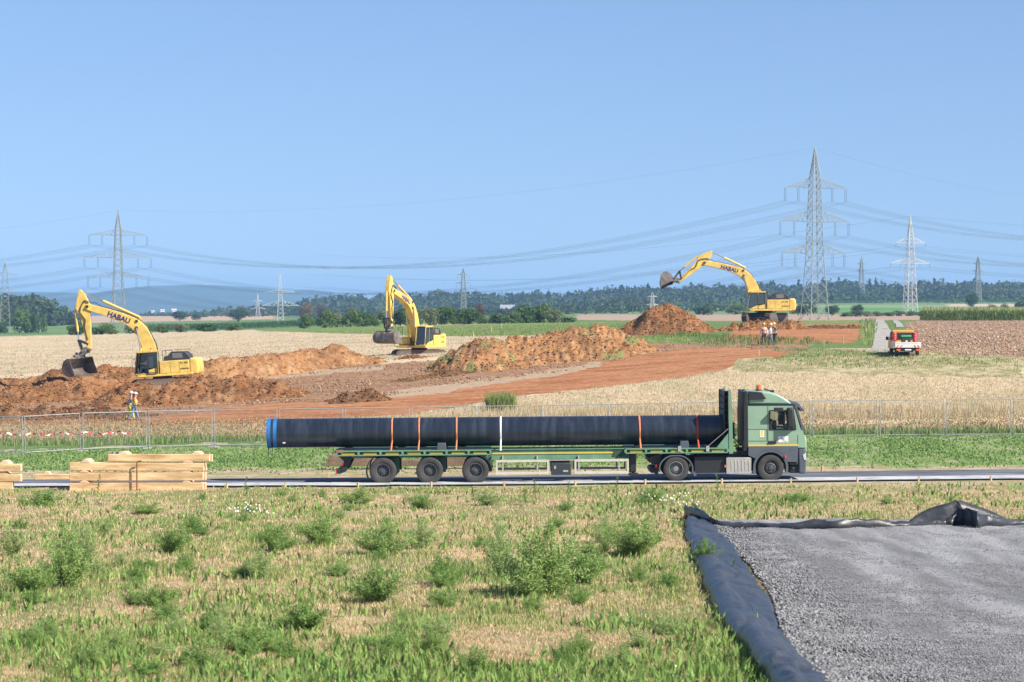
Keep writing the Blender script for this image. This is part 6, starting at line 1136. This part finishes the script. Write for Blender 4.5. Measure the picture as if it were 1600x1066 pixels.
    b = MB(); a0 = bf(3.7, 2.12, -.04); a1 = af(-1.25, .5, -.04); b.bar(bf(3.5, 1.85, -.04), bf(3.7, 2.15, -.04), .2); b.cyl(a0, a0.lerp(a1, .62), .11, n=14); o = b.build('arm_cylinder', M_ey, r); c = MB(); c.cyl(a0.lerp(a1, .62), a1, .06, n=12); c.build('piston_rod', M_chr, o)
    b = MB(); a0 = af(.15, 1.0, -.04); a1 = af(2.6, .86, -.04); b.cyl(a0, a0.lerp(a1, .72), .10, n=14); o = b.build('bucket_cylinder', M_ey, r); c = MB(); c.cyl(a0.lerp(a1, .72), a1, .05, n=12); c.build('piston_rod', M_chr, o)
    b = MB()
    for y in (-.3, .22): b.bar(a1 + Vector((0, y + .04, 0)), af(2.95, .1, y), .07, .16); b.bar(a1 + Vector((0, y + .04, 0)), af(3.45, .62, y), .07, .14)
    b.cyl(a1 - Vector((0, .3, 0)), a1 + Vector((0, .34, 0)), .07); b.build('bucket_link', M_eg, r)
    bl = af(*bloc); q0 = af(3.35, .05); q1 = af(3.45, .62)
    b = MB(); m_ = (q0 + q1) / 2; b.bar(q0, q1, .5, .3, up=(0, 1, 0)); b.bar(m_, bl + Vector((0, 0, .1)), .42, .42); b.cyl(q0 - Vector((0, .3, 0)), q0 + Vector((0, .3, 0)), .11); b.cyl(q1 - Vector((0, .3, 0)), q1 + Vector((0, .3, 0)), .1); b.bar(bl + Vector((-.35, -.3, .12)), bl + Vector((.35, .3, .12)), .35, .18); b.build('coupler', M_steel2, r, bevel=.03)
    # bucket
    prof = [(.18, .02), (-.12, .02), (-.5, -.12), (-.72, -.42), (-.74, -.75), (-.5, -1.02), (-.1, -1.13), (.5, -1.12)]; h = bw_ / 2; BM = Matrix.Translation(bl) @ Matrix.Rotation(bpitch, 4, 'Y') @ Matrix.Rotation(byaw, 4, 'Z') @ Matrix.Diagonal((bs, 1, bs, 1))
    b = MB(); th = .05
    inn = [(.18, -.04), (-.1, -.04), (-.46, -.17), (-.66, -.45), (-.68, -.73), (-.46, -.96), (-.1, -1.07), (.48, -1.09)]
    b.prism(prof + inn[::-1], -h, h); sp_ = [(.18, .02)] + prof[1:] + [(.42, -.8), (.25, -.4)]
    for y in (-h - .03, h): b.prism(sp_, y, y + .03)
    for i in range(3): y = -h * .6 + h * .6 * i; b.prism([(-.12, .03), (-.5, -.11), (-.73, -.42), (-.76, -.42), (-.52, -.09), (-.12, .06)], y, y + .05)
    b.prism([(.48, -1.15), (.66, -1.13), (.48, -1.09)], -h, h); b.xf(BM); b.build('bucket', M_bk, r, bevel=.01, seg=1)
    b = MB(); b.box(-.1, .15, -.25, -.2, -.02, .35); b.box(-.1, .15, .2, .25, -.02, .35); b.xf(BM); b.build('bucket_ear', M_steel2, r, bevel=.02)
    Ms = Matrix(((-1, 0, 0, -1.95), (0, 0, 1, 1.512), (0, 1, 0, 2.08), (0, 0, 0, 1))); text_mesh('model_lettering', 'PC 290', .20, M_eg, r, Ms, .002, .01)
    Ms = Matrix(((-1, 0, 0, -2.0), (0, 0, 1, 1.512), (0, 1, 0, 1.62), (0, 0, 0, 1))); text_mesh('maker_lettering', 'KOMATSU', .15, M_eg, r, Ms, .002, .02)
    return r
P1 = Vector(P(255, 604, 178)); P1.z = CZ - (610 - HZ) / F * 178
e1 = excavator(P1, R(180), R(3.5), (5.55, 6.95), -90, (3.95, .9), R(4), R(138), 2.2, R(14), 'yellow excavator at left with its cab door open and bucket lowered over the soil', door=True, bs=1.25)
P3 = Vector(P(1195, 501.5, 237)); P3.z = CZ - (503 - HZ) / F * 237
e3 = excavator(P3, R(180), 0, (6.35, 6.2), -37, (3.75, .5), R(-82), R(168), 1.6, R(60), 'yellow excavator at right holding its bucket high over the spoil cone', bs=1.2)
P2 = Vector(P(655, 560, 213)); P2.z = CZ - (562 - HZ) / F * 213
e2 = excavator(P2, R(247), 0, (5.9, 6.45), -86, (3.75, .5), R(0), R(168), 2.4, R(-55), 'yellow excavator in the middle turned towards the viewer, arm raised, wide bucket')
# drivers in the cabs
def seated(ex, lab, top, trous, vest=None, hel=None):
    M = ex.matrix_world @ Matrix.Translation((.98, 1.05, 1.30)); o = person((0, 0, 0), 0, sit, top, trous, hel, lab, vest=vest); o.matrix_world = M; o.scale = (.97,) * 3
seated(e1, 'driver in white shirt and blue jeans sitting in the open cab of the left excavator', (.75, .72, .74), (.2, .28, .4))
seated(e3, 'driver in blue jacket sitting in the cab of the right excavator', (.05, .25, .5), (.1, .12, .15)); seated(e2, 'driver in dark clothes sitting in the cab of the middle excavator', (.2, .22, .2), (.08, .08, .1))

# ---------------------------------------------------------------- pickup on the field path
g = G1(1419, 173.5); g.z = CZ - (545.5 - HZ) / F * 173.5; g.z = float(H(g.x, g.y)) + .05
pk = empty('pickup_truck', g, (0, 0, R(-3))); tag(pk, 'small orange pickup with white flatbed seen from behind on the field path', 'pickup')
M_po = mat('pickup_orange', (.80, .36, .03), .35, coat=.4, var=.1); M_pw = mat('pickup_white', (.74, .73, .69), .4, var=.12)
b = MB(); cab_ = [(2.55, .5), (2.55, 1.15), (2.85, 1.80), (3.2, 1.93), (4.1, 1.93), (4.8, 1.22), (5.25, 1.05), (5.4, .5)]
side = [(y, z) for y, z in cab_]; n = len(side); vsx = [(-.93 + (.10 if z > 1.3 else 0), y, z) for y, z in side] + [(.93 - (.10 if z > 1.3 else 0), y, z) for y, z in side]
b.add(vsx, [tuple(range(n)), tuple(range(2 * n - 1, n - 1, -1))] + [(i, i + n, (i + 1) % n + n, (i + 1) % n) for i in range(n)]); b.build('cab', M_po, pk, bevel=.04)
b = MB(); b.box(-.72, .72, 2.50, 2.60, 1.25, 1.75); b.build('rear_window', M_glass, pk)
for s in (-1, 1): b = MB(); b.add([(s * .945, 3.0, 1.2), (s * .945, 4.6, 1.2), (s * .87, 4.15, 1.8), (s * .87, 3.05, 1.8)], [(0, 1, 2, 3) if s > 0 else (3, 2, 1, 0)]); o = b.build('side_window', M_glass, pk, smooth=0); o.modifiers.new('t', 'SOLIDIFY').thickness = .02; b = MB(); b.box(s * 1.0, s * 1.22, 4.2, 4.3, 1.15, 1.42) if s > 0 else b.box(-1.22, -1.0, 4.2, 4.3, 1.15, 1.42); b.build('mirror', M_blk, pk, bevel=.02)
b = MB(); b.box(-.7, .7, .1, 5.0, .35, .62); b.build('chassis', M_blk, pk)
b = MB(); b.box(-.98, .98, .05, 2.4, .64, .70); b.build('load_bed', M_pw, pk)
for nm, a in (('tailgate', (-.98, .98, .0, .045, .62, 1.04)),): b = MB(); b.box(*a); b.box(-.9, .9, -.012, .0, .95, .98); o = b.build(nm, M_pw, pk, bevel=.008)
for s in (-1, 1):
    b = MB(); b.box(*sorted((s * .98, s * .94)), .05, 2.4, .70, 1.04); b.build('side_board', M_pw, pk, smooth=0)
    for k in (0, 1): b = MB(); x = s * (.88 - .26 * k); b.add([(x, -.016, .66), (x - s * .08, -.016, .66), (x - s * .20, -.016, .80), (x - s * .12, -.016, .80)], [(0, 1, 2, 3) if s < 0 else (3, 2, 1, 0)]); o = b.build('red_marking', M_red, pk, smooth=0); o.modifiers.new('t', 'SOLIDIFY').thickness = .004
    b = MB(); b.box(*sorted((s * .88, s * .58)), -.03, .03, .38, .52); b.build('tail_light', M_org, pk, bevel=.01)
    for y in (.75, 4.35): b = MB(); b.lathe((0, 0, 0), [(.18, 0), (.31, .0), (.33, .03), (.33, .19), (.31, .22), (.18, .22)], 24); b.xf(Matrix.Translation((s * .90 - (.0 if s < 0 else .0), y, .33)) @ Matrix.Rotation(R(90 if s > 0 else -90), 4, 'Z')); o = b.build('wheel', M_tyre, pk); c = MB(); c.cyl((s * .88, y, .33), (s * .80, y, .33), .19, n=16); c.build('rim', M_rim, o)
b = MB(); b.box(-.55, .55, -.02, .04, .40, .50); b.build('bumper', M_blk, pk); b = MB(); b.box(-.24, .24, -.035, -.02, .41, .51); b.build('number_plate', M_white, pk)
b = MB(); b.tube([(-.95, 2.42, .7), (-.95, 2.42, 1.8), (.95, 2.42, 1.8), (.95, 2.42, .7)], .025, 8); b.tube([(-.35, .04, 1.04), (-.35, .04, 1.22)], .015, 6); b.tube([(.45, .04, 1.04), (.45, .04, 1.2)], .02, 6); b.build('load_frame', M_blk, pk)
M_pink = mat('pink_red', (.72, .07, .10), .5)
for s, l in ((-1, 'left'), (1, 'right')):
    b = MB()
    for k in range(4): b.lathe((s * .78, 2.15, 1.08 + .17 * k), [(.03, 0), (.12, .0), (.15, .05), (.15, .11), (.12, .16), (.03, .16)], 18, axis='z')
    b.cyl((s * .78, 2.15, .7), (s * .78, 2.15, 1.75), .03); o = b.build('rolled_warning_flags', M_pink); o.parent = None; o.location = g; o.rotation_euler = pk.rotation_euler; tag(o, f'ribbed pink red roll standing at the {l} front corner of the pickup bed', 'roll', 'pink red rolls on the pickup')
b = MB(); b.box(-.32, .34, 1.2, 1.9, .72, 1.42); o = b.build('crate', M_eg, bevel=.03); o.location = g; o.rotation_euler = pk.rotation_euler; tag(o, 'dark box with a green lid standing on the pickup bed', 'box'); c = MB(); c.box(-.36, .38, 1.15, 1.95, 1.42, 1.56); c.build('lid', mat('lid_green', (.06, .35, .12), .5), o, bevel=.03)
c = MB(); c.box(-.05, .1, 1.18, 1.2, 1.05, 1.15); c.build('sticker', M_white, o)

# ---------------------------------------------------------------- weeds and flowers of the foreground
def weed_proto(n, hgt, rad, col, fine):
    st = rng.integers(26, 36); Ps = []; Hs = []
    V = []; Fq = []; C = []; o = 0
    for s in range(int(st)):
        a = rng.random() * 6.28; le = rng.random() ** .7; top = np.array([math.cos(a) * rad * le, math.sin(a) * rad * le, hgt * (1 - .5 * le * le) * (.55 + .55 * rng.random())]); m = n // int(st)
        t = rng.random(m) ** .75; base = np.array([math.cos(a), math.sin(a), 0]) * rad * .12
        c = base[None] * (1 - t[:, None]) + top[None] * t[:, None]; c[:, :2] -= (top[None, :2] * .25 * (t * (1 - t))[:, None] * 2); r_ = rad * .13 * np.sin(np.clip(t, .08, 1) * 2.6) + .01; d = rng.normal(size=(m, 3)); d /= np.linalg.norm(d, axis=1)[:, None]; Ps.append(c + d * (r_ * rng.random(m) ** .5)[:, None]); Hs.append(d + np.array([0, 0, .5]))
    P_ = np.concatenate(Ps); N_ = np.concatenate(Hs) + rng.normal(size=(len(P_), 3)) * .4; k = P_[:, 2] > 0; P_, N_ = P_[k], N_[k]; n = len(P_)
    N_ /= np.linalg.norm(N_, axis=1)[:, None]; L = (fine * (1.2 + 1.6 * rng.random(n)))[:, None]; sd = np.cross(N_, rng.normal(size=(n, 3))); sd /= np.linalg.norm(sd, axis=1)[:, None]; sd *= fine * .26
    V = np.stack([P_ - sd, P_ + sd, P_ + N_ * L * .6 + sd, P_ + N_ * L], 1).reshape(-1, 3)
    me_ = raw_mesh('weed', V, np.arange(4 * n).reshape(n, 4), leafmat('leaf'), cols=np.repeat(vary(col, n, .35), 4, axis=0)); return me_
WP = [weed_proto(9000, 1.0, .62, (.29, .40, .13), .026), weed_proto(8000, 1.0, .75, (.25, .37, .11), .028), weed_proto(6500, 1.0, .55, (.34, .43, .17), .024), weed_proto(5000, 1.0, .7, (.21, .33, .09), .034)]
for w_ in WP: w_.location = (0, -40, 0)
wused = set(); WL = []
def put_weed(px, yb, wpx, hpx, k, label):
    g = ground_at(px, yb, d0=20); s = F / g.y; o = WP[k] if k not in wused else copy_tree(WP[k], kids=[]); wused.add(k)
    o.location = g - Vector((0, 0, .03)); o.rotation_euler = (0, 0, random.uniform(0, 6.28)); sx = wpx / s / 1.15; o.scale = (sx, sx, hpx / s * 1.05); tag(o, label, 'weed', 'feathery weeds in the foreground'); WL.append(o)
for a in [(845, 936, 165, 108, 0, 'largest feathery weed bush, right of the centre foreground'), (905, 915, 80, 70, 1, 'feathery weed leaning on the right side of the largest bush'), (785, 905, 70, 95, 2, 'tall feathery weed behind the left side of the largest bush'), (105, 922, 95, 100, 0, 'tall bushy weed at the left, darkest at its foot'), (130, 880, 60, 60, 2, 'pale weed behind the tall bushy weed at the left'), (40, 930, 80, 60, 1, 'spreading weed left of the tall bushy weed'), (590, 942, 85, 62, 3, 'leafy weed at the centre, left of the largest bush'), (600, 868, 100, 55, 0, 'wide weed above the leafy centre weed'), (655, 860, 70, 50, 2, 'pale weed just right of the wide centre weed'), (505, 852, 80, 50, 1, 'green weed between wide centre weed and left group'),
          (435, 862, 60, 46, 3, 'dark weed left of centre, below the daisies'), (265, 866, 60, 55, 1, 'upright weed in the upper left meadow'), (300, 835, 40, 30, 3, 'small dark weed right of the upper left weed'), (700, 915, 60, 55, 3, 'dense weed between centre weed and largest bush'), (985, 868, 95, 58, 1, 'broad loose weed left of the black liner corner'), (940, 850, 60, 45, 2, 'small pale weed above the right end of the largest bush'), (400, 905, 70, 50, 2, 'soft pale weed left of the centre foreground'), (1018, 785, 60, 22, 0, 'low weed by the daisies near the liner corner'), (655, 795, 50, 30, 1, 'low weed just below the rear trailer wheels'), (560, 788, 70, 26, 0, 'low weed below the trailer tail'), (760, 790, 60, 26, 2, 'low weed below the front trailer axle'), (225, 805, 60, 24, 1, 'low weed below the large timber stack'), (60, 790, 70, 26, 3, 'low weed below the gap between the timber stacks'), (20, 868, 60, 50, 2, 'pale weed at the left picture edge'), (480, 985, 90, 50, 3, 'leafy weed low in the centre left foreground'), (380, 1020, 90, 55, 1, 'weed near the lower picture edge, left of centre'), (245, 950, 70, 40, 3, 'flat dark weed right of the tall bushy left weed'), (1105, 880, 40, 42, 3, 'small weed growing over the liner edge'), (690, 1000, 80, 40, 2, 'pale weed low in the middle foreground'), (1250, 785, 50, 18, 1, 'low weed below the truck front wheel'), (1390, 788, 40, 16, 2, 'low weed behind the liner fold'), (1040, 920, 50, 30, 3, 'small leafy weed left of the liner, by bare earth')]:
    put_weed(*a)
place = ['upper left', 'upper centre', 'upper right', 'middle left', 'middle centre', 'middle right', 'lower left', 'lower centre', 'lower right']
for i in range(70):
    px = random.uniform(-20, 1060); yb = 772 + 290 * random.random() ** 1.3; f = (yb - 700) / 250; c = int(np.clip((yb - 772) / 97, 0, 2)) * 3 + int(np.clip(px / 353, 0, 2))
    near = min(WL[:32], key=lambda o: (o.location - ground_at(px, yb, d0=20)).length)
    g = ground_at(px, yb, d0=20); side_ = ('left' if g.x < near.location.x else 'right') + (' and nearer' if g.y < near.location.y else ' and farther')
    put_weed(px, yb, random.uniform(22, 55) * f + 10, random.uniform(14, 32) * f + 6, random.randrange(4), f'small feathery weed in the {place[c]} meadow')
# tall single-stem weeds along the road
def stem_weed(px, yb, hpx, label, D=None):
    g = ground_at(px, yb, d0=20); s = F / g.y; h = hpx / s; b = MB(); lx = random.uniform(-.1, .1); b.tube([(0, 0, -.05), (lx * .4, 0, h * .5), (lx, 0, h)], .008, 5); n = int(26 + h * 30); xyz = []; 
    o = b.build('stem_weed', mat('stem', (.12, .17, .05), .8)); o.location = g; tag(o, label, 'weed', 'single stem weeds along the road')
    t = np.linspace(.12, 1, n); a = rng.random(n) * 6.28; L = .10 * (1.2 - .8 * t) + .03; c = np.stack([lx * t, 0 * t, h * t], -1); d = np.stack([np.cos(a), np.sin(a), .5 + 0 * a], -1); wv = np.stack([-np.sin(a), np.cos(a), 0 * a], -1) * .018
    V = np.stack([c, c + d * (L * .5)[:, None] + wv, c + d * L[:, None], c + d * (L * .5)[:, None] - wv], 1).reshape(-1, 3); raw_mesh('leaves', V, np.arange(4 * n).reshape(n, 4), leafmat('leaf'), o, cols=np.repeat(vary((.12, .21, .05), n, .3), 4, axis=0))
for a in [(1123, 790, 48, 'tall single stem weed in front of the aluminium step box'), (962, 790, 46, 'tall leafy stem weed in front of the trailer landing leg'), (887, 792, 40, 'tall stem weed in front of the black tool box'), (838, 786, 36, 'thin stem weed under the left side guard'), (822, 790, 26, 'short stem weed left of the thin one under the side guard'), (742, 788, 28, 'leafy stem weed in front of the front trailer axle'), (152, 772, 30, 'dark stem weed in front of the large timber stack'), (384, 780, 34, 'bushy stem weed right of the large timber stack'), (1004, 792, 34, 'stem weed left of the daisies'), (120, 795, 24, 'short stem weed below the timber stack corner'), (1435, 772, 16, 'small bright stem weed right of the truck, beyond the liner'), (1085, 800, 30, 'stem weed beside the daisies at the liner corner')]: stem_weed(*a)
# daisies and white stones
def daisies(pts, n, sp, name='daisies'):
    V = []; 
    b = MB()
    for (px, yb) in pts:
        g = ground_at(px, yb, d0=20)
        for i in range(n):
            p = g + Vector((random.gauss(0, sp), random.gauss(0, sp * .6), 0)); p.z = float(H(p.x, p.y)) + random.uniform(.12, .3); r_ = .022; b.add([p + Vector((r_ * math.cos(a), r_ * math.sin(a) * .5 - .3 * r_, r_ * math.sin(a))) for a in np.linspace(0, 5.5, 8)] , [tuple(range(8))], 0); b.cyl(p + Vector((0, -.012, .002)), p + Vector((0, -.016, .006)), .008, n=6, mi=1); b.bar(p, p - Vector((random.uniform(-.03, .03), -.02, .25)), .004, mi=2)
    return b.build(name, [M_white, M_yel, mat('stem', (.1, .2, .05))], smooth=0)
o = daisies([(392, 802), (405, 812), (378, 808)], 9, .22); tag(o, 'white daisy cluster in the upper left meadow right of the timber stack', 'daisies', kind='stuff')
o = daisies([(1008, 786), (1040, 790), (1070, 796), (1060, 786)], 9, .25); tag(o, 'white daisies growing left of the liner corner below the truck', 'daisies', kind='stuff')
for i, (px, yb) in enumerate([(240, 1028), (392, 1046), (512, 1000), (1055, 1050), (605, 1005), (75, 783), (330, 955)]):
    g = ground_at(px, yb, d0=20); o = lumps('white_stone', np.array([[0, 0, .0]]), np.array([.045]), np.array([[.8, .8, .8]]), attrmat('stone')); o.location = g + Vector((0, 0, .06)); m = o.modifiers.new('s', 'SUBSURF'); m.levels = m.render_levels = 2; tag(o, 'small white stone lying ' + ['in the lower left meadow', 'by the lower picture edge left of centre', 'left of the middle foreground', 'left of the liner near the lower edge', 'in the middle foreground grass', 'below the gap between the timber stacks', 'in the middle left meadow'][i], 'stone', 'white stones in the meadow')
for i, (px, yb) in enumerate([(748, 1045), (772, 1040), (782, 1050)]):
    g = ground_at(px, yb, d0=20); o = lumps('earth_clod', np.array([[0, 0, .0]]), np.array([.11]), np.array([[.50, .30, .17]]), attrmat('soil_lump')); o.location = g + Vector((0, 0, .05)); m = o.modifiers.new('s', 'SUBSURF'); m.levels = m.render_levels = 2; tag(o, 'reddish clod of earth at the lower edge, ' + ['leftmost of three', 'middle of three', 'rightmost of three'][i], 'earth clod', 'reddish clods at the lower edge')
